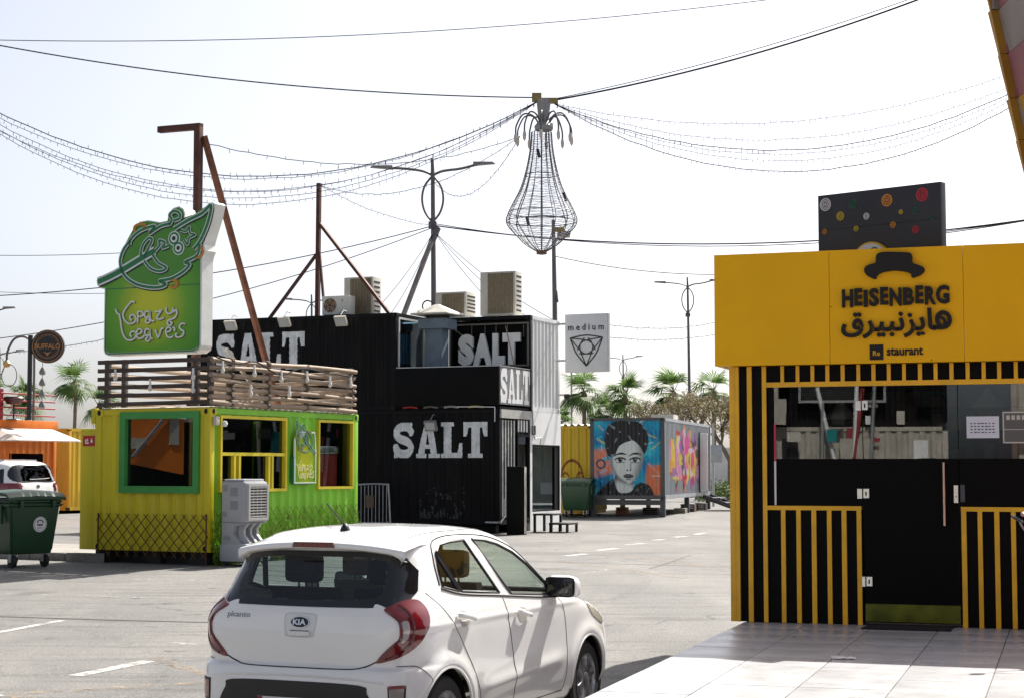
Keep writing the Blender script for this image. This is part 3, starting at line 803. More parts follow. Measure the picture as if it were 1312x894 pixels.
# small wall sign of the same design
SS = thing('wall_sign', 'small upright green sign with leaf cutout on the corrugated green wall', 'sign', (-5.002, 29.119, 1.40), -GA)
k2 = .715 / 504
def sp2(p): return (2.335 + (p[0] - 104) * k2, (830 - p[1]) * k2 * 1.0)
MB().prism([sp2(p) for p in [(104, 480), (608, 480), (608, 790), (580, 828), (132, 828), (104, 795)]], .0, .07, SD(.0)).build('sign_box', m_ldark, SS)
def sp3(p):
    a = R(14); x, y = 360 - p[0], p[1] - 260
    return (2.69 + (x * math.cos(a) - y * math.sin(a)) * .00128, .83 - (x * math.sin(a) + y * math.cos(a)) * .00118)
PB = [(2.36, .03), (3.02, .03), (3.02, .62), (2.98, .93), (2.45, .93), (2.36, .80)]
MB().prism(PB, .07, .078, SD(.0)).build('sign_face', sign_face_mat('sign_print_small', 2.69, .42, .55, 1), SS)
MB().ribbon(PB, .03, .06, .085, SD(.0), closed=True).build('sign_border', m_lwhite, SS)
emblem(SS, sp3, SD(.0), .086, .36)
q = MB()
for l in LET: q.ribbon([(2.42 + (p[0] - 170) * .0015, .10 + (760 - p[1]) * .0015) for p in spline(l, 3)], .016, .078, .086, SD(.0))
q.build('lettering', mat('cream_letter', (.75, .72, .35), .4), SS)

# ------------------------------------------------------------ grey evaporative cooler
AC = thing('air_cooler', 'grey plastic floor standing air cooler against the green container side', 'air cooler', (-5.002, 29.119, .09), -GA)
m_gp = mat('grey_cooler_plastic', (.40, .41, .43), .5, var=.06, dirt=.12, dcol=(.25, .23, .2))
x0, x1, y0, y1 = .14, .62, .14, .78
bx('body', m_gp, AC, x0, x1, y0, y1, .70, 1.38, b=.04)
bx('top_cover', m_gp, AC, x0 + .03, x1 - .05, y0 + .03, y1 - .03, 1.378, 1.42, b=.02)
bx('base_tank', m_gp, AC, x0 - .02, x1 + .06, y0 - .02, y1 + .02, .06, .36, b=.04)
q = MB().prism([(x0, .36), (x1 - .12, .36), (x1 - .26, .52), (x1 - .22, .64), (x1, .70), (x0, .70)], y0 + .02, y1 - .02, lambda u, v, h: (u, h, v))
q.build('neck', m_gp, AC)
for i in range(3):
    y = y0 + .14 + i * .18
    MB().prism([(x1 - .2, .40), (x1 + .02, .37), (x1 - .1, .50), (x1 - .1, .60), (x1 - .02, .69), (x1 - .2, .69)], y - .03, y + .03, lambda u, v, h: (u, h, v)).build('rib', m_gp, AC)
for (a, b, c, d) in ((.33, .47, .92, 1.06), (.33, .47, 1.14, 1.28), (.17, .26, 1.22, 1.32), (.17, .26, .8, .88), (.2, .3, .42, .48)):
    plate('recess_panel', mat('cooler_recess', (.27, .28, .30), .6), AC, a, b, c, d, -.002, .006, FR(y0))
gr = frame_rect('grille_frame', mat('cooler_grille', (.48, .47, .45), .5), AC, y0 + .04, y1 - .04, .74, 1.34, .045, .0, .05, SD(x1))
plate('grille_back', m_hole, gr, y0 + .07, y1 - .07, .77, 1.31, .002, .008, SD(x1))
for i in range(11): plate('louvre', MATS['cooler_grille'], gr, y0 + .085, y1 - .085, .795 + i * .047, .817 + i * .047, .012, .045, SD(x1))
for i in range(3): plate('louvre_bar', MATS['cooler_grille'], gr, y0 + .20 + i * .11, y0 + .21 + i * .11, .785, 1.295, .009, .03, SD(x1))
for (a, b) in ((x0 + .06, y0 + .06), (x1 - .02, y0 + .06), (x0 + .06, y1 - .06), (x1 - .02, y1 - .06)):
    MB().tube([(a, b - .03, .04), (a, b + .03, .04)], .04, 10).build('castor', m_plastic, AC)

# ------------------------------------------------------------ rusty gallows post with its brace, standing on the kiosk roof
GP = thing('rusty_post', 'tall rusty steel post with short top arm and long leaning brace behind the leaf sign', 'post', (-5.002, 29.119, 2.70), -GA)
bx('upright', m_rust, GP, -1.14, -1.02, .94, 1.06, .0, 5.0, b=.006)
MB().bar((-1.95, 1.0, 4.98), (-1.02, 1.0, 4.96), .11, .11).build('arm', m_rust, GP)
MB().bar((-1.01, 1.06, 4.8), (-.42, 2.6, .0), .10, .08).build('brace', mat('rusty_brown_steel', (.16, .06, .03), .7, .2, var=.4, scale=5), GP)
MB().bar((-.1, .55, 1.0), (.0, 1.7, .0), .035, .06).build('strut', mat('pale_strut', (.5, .46, .40), .7, var=.3, scale=9), GP)

# ============================================================ BLACK STACKED CONTAINER RESTAURANT
SA = R(23.11); SL = (-.324, 45.571, 0)
m_spray = mat('white_spray_paint', (.74, .76, .77), .7, var=.18, scale=5, dirt=.45, dcol=(.28, .29, .30))
m_metal_white = mat('white_metal_letter', (.82, .82, .80), .45, var=.06, dirt=.12, dcol=(.4, .4, .38))
def flood(P, x, z, y=0.0, tilt=30, m=None):
    """floodlight hung from a bracket: housing, lens, bracket"""
    t = R(tilt); c, s_ = math.cos(t), math.sin(t)
    def tf(u, v, h): return (x + u, y - .28 - (h * c + v * s_), z + v * c - h * s_)
    h = MB().prism([(-.17, -.14), (.17, -.14), (.17, .14), (-.17, .14)], -.05, .03, tf).build('floodlight', m or m_steel, P)
    MB().prism([(-.13, -.10), (.13, -.10), (.13, .10), (-.13, .10)], .031, .036, tf).build('lens', mat('flood_lens', (.55, .56, .54), .2), h)
    MB().tube([(x, y + .05, z + .28), (x, y - .12, z + .30), (x, y - .28, z + .16)], .014, 5).build('bracket', m_steel, h)
lo = thing('ground_container', 'black lower shipping container with big stencilled white word on its front', 'container', SL, -SA, 'stacked black containers')
container(lo, -9.6, 0, 0, 2.07, .232, 3.228, m_black, m_black, sh=[(1.16, 2.0, .3, 2.56)], inner=True)
paint_mask(-3.115, -.367, 1.965, 2.90, FR(.022), salt, .012).build('painted_word', m_spray, lo)
flood(lo, -1.85, 2.80, 0, 25)
wear = random.Random(5); blots = [(wear.random(), wear.random() ** 1.6, wear.uniform(.01, .035), wear.uniform(.03, .16)) for _ in range(60)]
paint_mask(-2.3, -1.0, .38, 1.25, FR(.022), lambda u, v: any(abs(u - a) < r and abs(v - b) < q_ * (1 - b) and math.sin(u * 170 + v * 60) + math.sin(v * 140 - u * 40) > .35 for a, b, r, q_ in blots), .018, .003).build('scuffed_paint', mat('scuffed_black', (.10, .10, .105), .7), lo)
plate('end_beam', mat('grubby_beam', (.42, .41, .38), .6, var=.15, dirt=.4, dcol=(.2, .19, .17)), lo, .02, 2.05, 3.0, 3.225, .0, .05, SD(0))
for i in range(5): plate('sunlit_rib', mat('sun_glare_rib', (.46, .46, .45), .5, .3, var=.2, scale=6), lo, .16 + i * .19, .225 + i * .19, .42, 2.95, -.012, .012, SD(0))  # pale strips paint sun glare on the ribs of the black sheet
df = frame_rect('door_frame', m_black_flat, lo, 1.16, 2.02, .30, 2.60, .07, -.05, .02, SD(0))
plate('door_leaf', m_black_flat, df, 1.23, 1.95, .37, 1.2, -.045, -.01, SD(0))
plate('pane', m_glass_dark, df, 1.23, 1.95, 1.2, 2.53, -.04, -.035, SD(0))
for i in range(4): plate('vent_slat', m_white_cont, lo, 1.2 + i * .19, 1.28 + i * .19, 2.66, 2.97, .0, .02, SD(0))
bx('skid', m_black_flat, lo, -9.4, -.15, .1, .3, 0.0, .23); bx('skid', m_black_flat, lo, -9.4, -.15, 1.7, 1.9, 0.0, .23)
MB().tube([(-.35, -.1, .3), (-.1, -.14, .3), (.08, -.12, .3), (.1, .1, .45), (.1, .1, .9)], .03, 6).build('hose_pipe', m_steel, lo)

ul = thing('upper_container', 'long black upper shipping container with stencilled word and three floodlights', 'container', SL, -SA, 'stacked black containers')
container(ul, -9.6, -3.02, 0, 2.44, 3.232, 5.83, m_black, m_black, sh=[(.16, 1.75, 4.0, 5.70)])
paint_mask(-8.70, -5.84, 4.40, 5.42, FR(.022), salt, .012).build('painted_word', m_spray, ul)
for (x, z) in ((-8.0, 5.62), (-6.29, 5.66), (-4.54, 5.63)): flood(ul, x, z, 0, 32, m_beige)
wn_ = frame_rect('end_window', m_white_cont, ul, .16, 1.75, 4.0, 5.72, .05, -.05, .02, SD(-3.02))
plate('pane', glass('blue_glass', (.45, .62, .70), 1.5, 1.8), wn_, .21, 1.70, 4.05, 5.67, -.03, -.025, SD(-3.02))
plate('window_poster', mat('teal_poster', (.10, .26, .30), .5, var=.6, scale=3), wn_, .25, .95, 4.5, 5.3, -.045, -.04, SD(-3.02))

bc = thing('balcony', 'black panelled balcony with a white stencilled word on its sunlit end', 'balcony', SL, -SA)
bx('front_panel', m_black_flat, bc, -3.02, -.03, .0, .05, 3.33, 4.34, b=.006)
bx('end_panel', mat('sunlit_black_grey', (.20, .20, .205), .55, var=.2, dirt=.2, dcol=(.4, .4, .4)), bc, -.05, 0, .055, 2.06, 3.36, 4.33)  # black paint in sun, its light put into this grey
paint_mask(.04, 2.05, 3.40, 4.30, SD(.002), salt, .012, .004, dep=0).build('painted_word', mat('bright_white_spray', (.78, .78, .78), .7, var=.1), bc)
for y in (.0, ): bx('cap_rail', m_steel, bc, -3.0, .012, -.012, .062, 4.341, 4.365)
bx('cap_rail', m_steel, bc, -.062, .012, .063, 2.06, 4.341, 4.365)
bx('deck', m_black_flat, bc, -3.0, -.02, .06, 2.06, 3.235, 3.30)
for k, (a, c) in enumerate(((-2.8, (.35, .02, .02)), (-2.2, (.12, .11, .1)), (-1.6, (.3, .29, .28)), (-.9, (.35, .28, .04)))):
    MB().tube([(a, .03, 3.29), (a + .2, .02, 3.315), (a + .42, .03, 3.285)], .03, 6).build('cloth_bundle', mat('bundle_%d' % k, c, .8), bc)
MB().tube([(-.12, -.03, 3.28), (-.12, -.03, 2.9)], .012, 5).build('white_conduit', m_whitepaint, bc); MB().tube([(-.12, -.03, 3.28), (-1.2, -.03, 3.30)], .012, 5).build('white_conduit', m_whitepaint, bc)

ur = thing('end_container', 'upper container with white corrugated side and big raised white letters on black end', 'container', SL, -SA, 'stacked black containers')
container(ur, -2.43, 0, 2.075, 4.26, 3.232, 5.83, m_black, m_white_cont, m_black, m_white_cont, front=False)
bx('end_backing', m_black_flat, ur, -2.3, -.13, 2.28, 2.32, 3.36, 5.73)
frame_rect('sign_frame', mat('dull_frame', (.16, .145, .12), .6, .3, var=.2), ur, -2.40, -.03, 4.45, 5.64, .045, .0, .03, FR(2.07))
for x in (-1.75, -1.35, -1.02, -.68, -.2): MB().tube([(x, 2.1, 5.6), (x, 2.1, 5.25)], .012, 4).build('sign_stay', MATS['dull_frame'], ur)
MB().bar((-2.36, 2.08, 5.58), (-1.95, 2.08, 5.28), .02, .03).build('sign_stay', MATS['dull_frame'], ur)
MB().bar((-.70, 2.02, 5.55), (-.45, 2.02, 4.5), .018, .022).build('sign_stay', mat('pink_stay', (.4, .25, .2), .6), ur)
for ch, a, b in (('S', -2.13, -1.66), ('A', -1.68, -1.12), ('L', -1.10, -.74), ('T', -.80, -.28)):
    text('letter_' + ch.lower(), ch, a, b, 4.50, 5.36, -.05, .04, FR(2.07), m_metal_white, ur, offset=.075)

wsb = thing('glazed_shop', 'white rendered ground floor shop with tall glass pane under the white container', 'shop', SL, -SA)
m_w = m_white
for (a, b, c, d) in ((2.08, 2.22, .02, 3.226), (4.27, 4.33, .02, 3.226), (2.22, 4.27, 2.335, 3.226), (2.22, 4.27, .02, .515)):
    plate('wall_panel', m_w, wsb, a, b, c, d, -.2, .0, SD(0))
bx('wall', m_w, wsb, -4.5, -.205, 4.2, 4.33, .02, 3.226); bx('back_wall', m_white, wsb, -2.6, -2.5, 2.1, 4.2, .02, 3.2)
bx('floor', mat('shop_floor', (.35, .34, .33), .4), wsb, -2.5, -.2, 2.1, 4.2, .3, .4)
sf = frame_rect('shop_window', m_black_flat, wsb, 2.22, 4.27, .515, 2.335, .04, -.12, -.02, SD(0))
plate('dark_jamb', m_black_flat, sf, 3.93, 4.23, .555, 2.295, -.10, -.03, SD(0))
plate('pane', glass('shop_glass', (.70, .78, .76), 1.5, 1.5), sf, 2.26, 3.93, .555, 2.295, -.07, -.065, SD(0))
bx('counter', mat('shop_counter', (.55, .62, .62), .4), wsb, -1.6, -.9, 2.5, 3.9, .4, 1.4, b=.02)
MB().tube([(.03, 2.14, 5.6), (.03, 2.14, 3.3), (.05, 2.16, 2.7), (.04, 2.3, 2.5), (.05, 2.75, 2.52)], .02, 6).build('cable_conduit', m_steel, wsb)
MB().tube([(.05, 2.75, 2.52), (.06, 2.62, 2.35)], .018, 6).build('cable_conduit', m_steel, wsb)
bx('meter_box', m_plastic, wsb, .0, .07, 2.2, 2.32, 2.6, 2.85, b=.01)

pt = thing('entrance_panel', 'tall narrow black board standing beside the restaurant door and steps', 'panel', (-.14, 45.0, 0), R(-12))
bx('board', m_black_flat, pt, 0, .46, 0, .30, 0, 1.74, b=.01)
bx('sunlit_edge', mat('sunlit_edge_grey', (.33, .31, .29), .7, var=.4, scale=4), pt, .456, .464, .02, .28, .02, 1.72)  # grey strip paints the sunlit side face of the black board

st = thing('metal_steps', 'small black two tread step stool at the restaurant door', 'steps', (.55, 46.6, 0), -SA)
for (a, b, z) in ((.0, .55, .50), (.45, 1.0, .26)):
    bx('tread', m_plastic, st, a, b, 0, .75, z - .05, z, b=.008)
    for (x, y) in ((a + .04, .04), (b - .04, .04), (a + .04, .71), (b - .04, .71)): bx('leg', m_plastic, st, x - .03, x + .03, y - .03, y + .03, 0, z - .05)

# galvanised exhaust with pyramid cap
vt = thing('kitchen_exhaust', 'square blue grey exhaust duct with pyramid rain cap on the balcony', 'exhaust', (-.324, 45.571, 0), -SA)
m_duct = mat('duct_steel', (.15, .20, .25), .6, .0, var=.15, scale=4)
bx('duct', m_duct, vt, -2.62, -2.14, 1.0, 1.45, 3.31, 5.45)
bx('collar', m_duct, vt, -2.78, -1.97, .85, 1.6, 5.45, 5.72)
bx('throat', mat('duct_dark', (.05, .05, .05), .6), vt, -2.6, -2.12, 1.0, 1.45, 5.72, 5.86)
q = MB(); a, b, c, d = -2.93, -1.82, .68, 1.8
q.add([(a, c, 5.86), (b, c, 5.86), (b, d, 5.86), (a, d, 5.86), (-2.42, 1.2, 6.13), (-2.34, 1.2, 6.13), (-2.34, 1.28, 6.13), (-2.42, 1.28, 6.13), (a, c, 5.82), (b, c, 5.82), (b, d, 5.82), (a, d, 5.82)],
      [(0, 1, 5, 4), (1, 2, 6, 5), (2, 3, 7, 6), (3, 0, 4, 7), (4, 5, 6, 7), (8, 9, 1, 0), (9, 10, 2, 1), (10, 11, 3, 2), (11, 8, 0, 3), (8, 11, 10, 9)])
q.build('rain_cap', mat('cap_metal', (.55, .53, .46), .5, .2, var=.15, dirt=.3, dcol=(.3, .26, .2)), vt)
MB().tube(spline([(-2.5, 1.0, 5.7), (-2.72, 1.0, 6.05), (-2.6, 1.0, 6.22), (-2.4, 1.1, 6.15)], 5), .02, 6).build('cable_loop', m_wire, vt)
MB().lathe([(.2, 3.32), (.2, 4.9), (.17, 5.2), (.08, 5.5), (0, 5.55)], (-2.95, 1.9, 0), 16).build('curved_flue', mat('pale_flue', (.40, .41, .42), .5, var=.2), vt, smooth=True)

def ac_big(label, x0, x1, y0, z0, z1, dep=.5):
    P = thing('air_conditioner', label, 'air conditioner', SL, -SA, 'beige air conditioners on the roofs')
    bx('casing', m_beige, P, x0, x1, y0, y0 + dep, z0, z1, b=.015)
    w = (x1 - x0)
    c = plate('coil', m_coil, P, x0 + w * .22, x1 - .06, z0 + .05, z1 - .05, .002, .012, FR(y0))
    n = 7
    for i in range(n):
        x = x0 + w * .22 + (w * .78 - .06) * (i + .5) / n
        plate('coil_bar', mat('coil_bar', (.27, .23, .16), .6), c, x - .006, x + .006, z0 + .06, z1 - .06, .013, .02, FR(y0))
    nz = max(5, int((z1 - z0) / .14))
    for i in range(nz):
        z = z0 + .07 + (z1 - z0 - .14) * (i + .5) / nz
        plate('side_louvre', m_hole, P, y0 + .08, y0 + dep - .08, z - .03, z + .02, .001, .006, SD(x1))
    for i in (0, 1): bx('foot', m_steel, P, x0 + .05 + i * (w - .2), x0 + .15 + i * (w - .2), y0 + .02, y0 + dep - .02, z0 - .07, z0)
    return P
ac_big('tall beige air conditioner beside the white fan unit on the long upper container', -5.25, -4.35, 1.2, 5.90, 6.98)
lowac = ac_big('low beige air conditioner behind the pyramid exhaust cap', -3.15, -2.2, 2.7, 5.96, 6.62, .7)
ac_big('tallest beige air conditioner on the roof above the raised white letters', -1.72, -.66, 2.6, 5.90, 7.12, .5)
for y in (2.36, 3.0, 3.4): bx('support_rail', m_steel, lowac, -3.5, -2.0, y - .03, y + .03, 5.832, 5.888)
sp_ = thing('split_unit', 'small white fan air conditioner on the black container roof', 'air conditioner', SL, -SA)
bx('casing', mat('white_ac', (.68, .66, .60), .5, var=.05), sp_, -5.62, -4.76, .62, .95, 5.90, 6.42, b=.015)
fb = [(-5.37 + .20 * math.cos(t * R(15)), 6.16 + .20 * math.sin(t * R(15))) for t in range(24)]
fn = MB().prism(fb, .001, .006, FR(.62)).build('fan_opening', mat('fan_dark', (.07, .045, .03), .6), sp_)
for k in range(5):
    t0 = k * R(72); MB().prism([(-5.37 + r_ * math.cos(t0 + d), 6.16 + r_ * math.sin(t0 + d)) for r_, d in ((.03, 0), (.19, .1), (.19, .65), (.05, .5))], .007, .011, FR(.62)).build('fan_blade', mat('fan_blade', (.30, .14, .04), .5), fn)
for r_ in (.19, .13, .07): MB().ribbon([(-5.37 + r_ * math.cos(t * R(15)), 6.16 + r_ * math.sin(t * R(15))) for t in range(24)], .008, .013, .018, FR(.62), True).build('fan_guard', m_beige, fn)
text('maker_mark', 'V', -5.02, -4.95, 6.24, 6.31, .001, .003, FR(.62), m_plastic, sp_, .02)
plate('vent_strip', m_plastic, sp_, -5.09, -4.84, 5.93, 5.945, .001, .003, FR(.62))
for z in (6.33, 6.22): MB().lathe([(0, .012), (.02, .01), (.02, 0)], (-4.82, .615, z), 8, 'y').build('valve', m_coil, sp_)
for x in (-5.5, -4.9): bx('foot', m_steel, sp_, x - .04, x + .04, .64, .93, 5.83, 5.90)

rp = thing('braced_post', 'rusty steel post held by three raking braces on the long black container', 'post', SL, -SA)
q = lambda *a: MB().bar(*a)
q((-5.98, 1.0, 5.83), (-5.96, 1.0, 9.65), .11, .11).build('upright', m_rust, rp)
q((-5.92, 1.0, 8.5), (-3.62, .9, 5.83), .10, .08).build('brace', m_rust, rp)
q((-6.02, 1.0, 7.65), (-7.3, .6, 5.84), .10, .08).build('brace', m_rust, rp)
q((-5.93, 1.0, 7.7), (-5.62, .8, 5.84), .06, .06).build('brace', m_rust, rp)

# blue-white hanging sign on brackets
ms = thing('box_sign', 'square pale grey hanging sign with knot emblem beside the white container', 'sign', SL, -SA)
bx('sign_box', mat('sign_pale_grey', (.74, .75, .76), .4, var=.03), ms, .30, 1.58, 3.9, 4.02, 4.36, 5.98, b=.02)
bx('edge_trim', mat('sign_edge_grey', (.42, .43, .45), .4), ms, 1.575, 1.60, 3.895, 4.025, 4.37, 5.97)
for z in (5.72, 4.70): MB().tube([(.0, 3.96, z), (.3, 3.96, z)], .03, 8).build('bracket', m_steel, ms, smooth=True)
m_ink = mat('sign_ink', (.02, .022, .025), .5)
text('lettering', 'm e d i u m', .40, 1.46, 5.52, 5.70, .002, .012, FR(3.9), m_ink, ms, .012)
q = MB(); cx_, cz_ = .94, 5.03
tri = [(cx_ - .48, cz_ + .28), (cx_ + .48, cz_ + .28), (cx_, cz_ - .50)]
for i in range(3):
    a, b = tri[i], tri[(i + 1) % 3]
    mx_, mz_ = (a[0] + b[0]) / 2, (a[1] + b[1]) / 2; ox, oz = mx_ - cx_, mz_ - (cz_ + .02); l = math.hypot(ox, oz)
    q.ribbon(spline([a, (mx_ + ox / l * .07, mz_ + oz / l * .07), b], 8), .035, .002, .008, FR(3.9))
    a2 = ((tri[i][0] * 1.0), (tri[i][1])); c_, d_ = tri[(i + 1) % 3], tri[(i + 2) % 3]
q.build('emblem_edge', m_ink, ms)
for i in range(3):
    a = tri[i]; b, c_ = tri[(i + 1) % 3], tri[(i + 2) % 3]
    m1 = ((b[0] + c_[0]) / 2, (b[1] + c_[1]) / 2)
    for e, sg in ((b, 1), (c_, -1)):
        md = ((a[0] * .35 + m1[0] * .25 + e[0] * .4), (a[1] * .35 + m1[1] * .25 + e[1] * .4))
        MB().ribbon(spline([a, md, (m1[0] + (e[0] - m1[0]) * .12, m1[1] + (e[1] - m1[1]) * .12)], 8), .028, .009 + .002 * (sg > 0), .012 + .002 * (sg > 0), FR(3.9)).build('emblem_arc', m_ink, ms)

cb = thing('crowd_barrier', 'grey steel crowd barrier leaning by the black container wall', 'barrier', SL, -SA)
pts = spline([(-3.98, .22), (-3.98, 1.10), (-3.90, 1.25), (-3.05, 1.27), (-2.96, 1.15), (-2.90, .22)], 5)
MB().tube([(p[0], -.5, p[1]) for p in pts], .026, 8).build('frame', m_steel, cb, smooth=True)
for i in range(9):
    x = -3.88 + i * .108; MB().tube([(x, -.5, .25), (x, -.5, 1.245)], .011, 6).build('bar', m_steel, cb)
MB().tube([(-3.97, -.5, .26), (-2.91, -.5, .26)], .02, 6).build('bottom_rail', m_steel, cb)
plate('tag_plate', mat('brown_plate', (.12, .08, .05), .6, var=.3), cb, -3.62, -3.38, .66, .98, .03, .04, FR(-.5))
for x in (-3.9, -2.98): bx('foot', m_steel, cb, x - .03, x + .03, -.75, -.25, 0.0, .03); MB().tube([(x, -.5, .02), (x, -.5, .3)], .02, 6).build('foot_post', m_steel, cb)

scam = thing('security_camera', 'small dome security camera on the corner of the white container', 'camera', SL, -SA)
MB().tube([(.0, 4.2, 3.75), (.18, 4.2, 3.75)], .025, 6).build('arm', m_beige, scam); MB().lathe([(0, -.12), (.07, -.09), (.09, -.02), (.09, .05), (0, .06)], (.24, 4.2, 3.72), 12).build('dome', m_plastic, scam, smooth=True)

# ============================================================ PAINTED CONTAINER ON LEGS
MA = R(14.63)
mu = thing('mural_container', 'container on legs with a painted portrait mural and sprayed graffiti on its side', 'container', (4.886, 56.316, 0), -MA)
m_grey_c = mat('grey_container_paint', (.24, .255, .28), .5, var=.15, scale=1.5, stretch=(1, 1, .3), dirt=.2, dcol=(.4, .4, .4))
m_slate = mat('slate_frame', (.05, .055, .065), .5, var=.2)
container(mu, -2.44, 0, 0, 10.3, .70, 3.32, m_grey_c, m_grey_c, m_slate, m_grey_c, roof=m_grey_c)
def blend(a, b, t): t = max(0, min(1, t)); return tuple(a[i] + (b[i] - a[i]) * t for i in range(3))
def smooth(a, b, x): t = max(0, min(1, (x - a) / (b - a))); return t * t * (3 - 2 * t)
rn = random.Random(11); sw = [(rn.random(), rn.random(), rn.uniform(.04, .14), rn.uniform(-1, 1)) for _ in range(40)]
def wob(u, v): return .5 + .25 * math.sin(u * 9 + 4 * math.sin(v * 5)) + .25 * math.sin(v * 11 + 3 * math.sin(u * 7 + 1))
PALE = (.58, .64, .63); INK = (.010, .012, .016); TEAL = (.005, .27, .45); ORG = (.58, .16, .07)
HAIR = spline([(.20, .55), (.16, .72), (.19, .90), (.31, .99), (.50, 1.0), (.68, .98), (.79, .86), (.81, .70), (.76, .56), (.70, .64), (.60, .73), (.50, .72), (.38, .66), (.30, .52)], 4, True)
FACE = spline([(.27, .60), (.26, .44), (.31, .30), (.42, .19), (.53, .16), (.64, .24), (.72, .40), (.75, .58), (.68, .72), (.50, .76), (.35, .72)], 4, True)
NECK = [(.33, .32), (.28, .12), (.24, .0), (.60, .0), (.58, .10), (.60, .24)]
DRESS = spline([(.02, .0), (.08, .08), (.18, .15), (.29, .22), (.33, .10), (.40, .03), (.55, .05), (.63, .14), (.72, .17), (.84, .12), (.90, .0)], 4) + [(.02, -.05)]
rn = random.Random(19)
STK = []
for _ in range(70):
    x_, y_, l_, a_ = rn.random(), rn.random(), rn.uniform(.05, .22), rn.uniform(-1.2, 1.9)
    STK.append(((x_, y_), (x_ + l_ * math.cos(a_), y_ + l_ * math.sin(a_)), rn.uniform(.006, .022), rn.choice([(.02, .42, .55), (.006, .12, .32), (.55, .60, .52), (.03, .52, .62), (.62, .30, .22), (.55, .50, .10), (.35, .40, .62)])))
def mural(u, v):
    t = wob(u, v); c = blend(TEAL, (.03, .46, .58), smooth(.45, .95, t)); c = blend(c, (.008, .13, .34), smooth(.35, .05, t) * .8)
    k = min(u + .02, .30 + .06 * math.sin(v * 9) - u, v - (.22 + .25 * u), .62 + .12 * u - v)
    c = blend(c, blend(ORG, (.62, .26, .20), wob(v * 3, u * 4)), smooth(-.03, .05, k))
    k = min(u - .74 - .1 * v, .32 - v + .1 * u); c = blend(c, ORG, smooth(-.02, .04, k))
    for a, b, w, col in STK:
        d = pdist(u, v, (a, b))
        if d < w: c = blend(c, col, smooth(w, w * .4, d) * .75)
    d = abs(math.hypot(u - .10, (v - .42) * 1.06) - .06); c = blend(c, (.006, .06, .13), smooth(.018, .008, d))
    if pip(u, v, NECK): c = blend(PALE, (.10, .12, .13), smooth(.36, .28, u) * .5 + smooth(.13, .22, v + .25 * (u - .4)) * .9)
    if pip(u, v, DRESS): c = blend(INK, (.10, .11, .12), smooth(.75, .95, wob(u * 5, v * 5)))
    if pip(u, v, FACE):
        sh_ = smooth(.60, .74, u + .30 * (.5 - v) * (v < .5)) * .75 + .8 * smooth(.04, .0, pdist(u, v, FACE[:30])) * (u < .5)
        c = blend(PALE, (.10, .115, .125), min(.9, sh_))
        for ex in (.395, .615):                                     # eyes and brows
            dx, dy = (u - ex) / .072, (v - .475) / .030
            if dx * dx + dy * dy < 1: c = (.60, .64, .63)
            if math.hypot((u - ex) / .030, (v - .475) / .030) < 1 or abs(v - .503 + dx * dx * .018) < .011 and abs(dx) < 1.2: c = INK
            if math.hypot((u - ex - .01) / .008, (v - .485) / .008) < 1: c = PALE
            if abs(v - .562 + .016 * (dx - .2) ** 2) < .014 - .006 * abs(dx) and abs(dx) < 1.3: c = INK
            if abs(v - .437 - dx * dx * .01) < .006 and abs(dx) < .9: c = (.2, .22, .23)
        if abs(abs(u - .522) - .022) < .009 and abs(v - .335) < .010: c = INK
        if abs(u - .550 - .03 * (v - .42)) < .006 and .345 < v < .47: c = (.16, .18, .19)
        if ((u - .515) / .075) ** 2 + ((v - .258) / .028) ** 2 < 1: c = (.02, .015, .018)
        if abs(v - .263 + .02 * math.cos((u - .515) * 40) * .2) < .004 and abs(u - .515) < .06: c = (.25, .26, .27)
        if abs(v - .215) < .008 and abs(u - .515) < .035: c = (.15, .17, .18)
    if pip(u, v, HAIR): c = blend(INK, (.30, .34, .36), smooth(.90, .97, wob(u * 3 + 1, v * 3)) * .7)
    return c
paint_cols('portrait_mural', -2.31, -.13, .83, 3.22, FR(.022), mural, vcol_mat('mural_paint', .55), mu, .016, .005)
BL = [(rn.random(), rn.random(), rn.uniform(.02, .09), rn.uniform(.04, .16), rn.choice([(.72, .10, .32), (.75, .35, .04), (.70, .58, .06), (.72, .62, .66), (.35, .12, .45), (.55, .01, .05), (.65, .30, .45), (.05, .06, .09)])) for _ in range(170)]
def graf(u, v):
    c = blend((.72, .30, .10), (.62, .14, .36), smooth(.3, .7, wob(u * 3, v * 2)))
    for a, b, p, q_, col in BL:
        d = ((u - a) / p) ** 2 + ((v - b) / q_) ** 2
        if d < 1: c = blend(c, col, smooth(1, .6, d) * .85)
    return c
def grafk(u, v):
    e = .68 + .22 * math.sin(u * 3.1) + .08 * math.sin(u * 31) + .04 * math.sin(u * 67); f_ = .20 + .10 * math.sin(u * 23) + .05 * math.sin(u * 51) - .1 * math.sin(u * 3.1)
    return f_ < v < e
paint_cols('graffiti', 1.2, 7.4, .88, 3.2, SD(-.022), graf, vcol_mat('graffiti_paint', .6), mu, .03, .006, keep=grafk)
dw = frame_rect('door_frame', m_slate, mu, 7.5, 9.6, .84, 3.0, .08, -.02, .03, SD(0))
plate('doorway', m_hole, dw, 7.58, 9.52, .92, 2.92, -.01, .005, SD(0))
bx('open_door', m_white, mu, .02, .30, 7.45, 7.51, .92, 2.95, b=.01)
for (x, y) in ((-2.36, .08), (-.09, .08), (-.09, 5.0), (-.09, 10.1), (-2.36, 10.1), (-2.36, 5.0)): bx('leg', m_slate, mu, x - .08, x + .08, y - .02, y + .14, .10, .70, b=.008)
bx('crossbeam', m_slate, mu, -2.28, -.17, .10, .18, .52, .68)
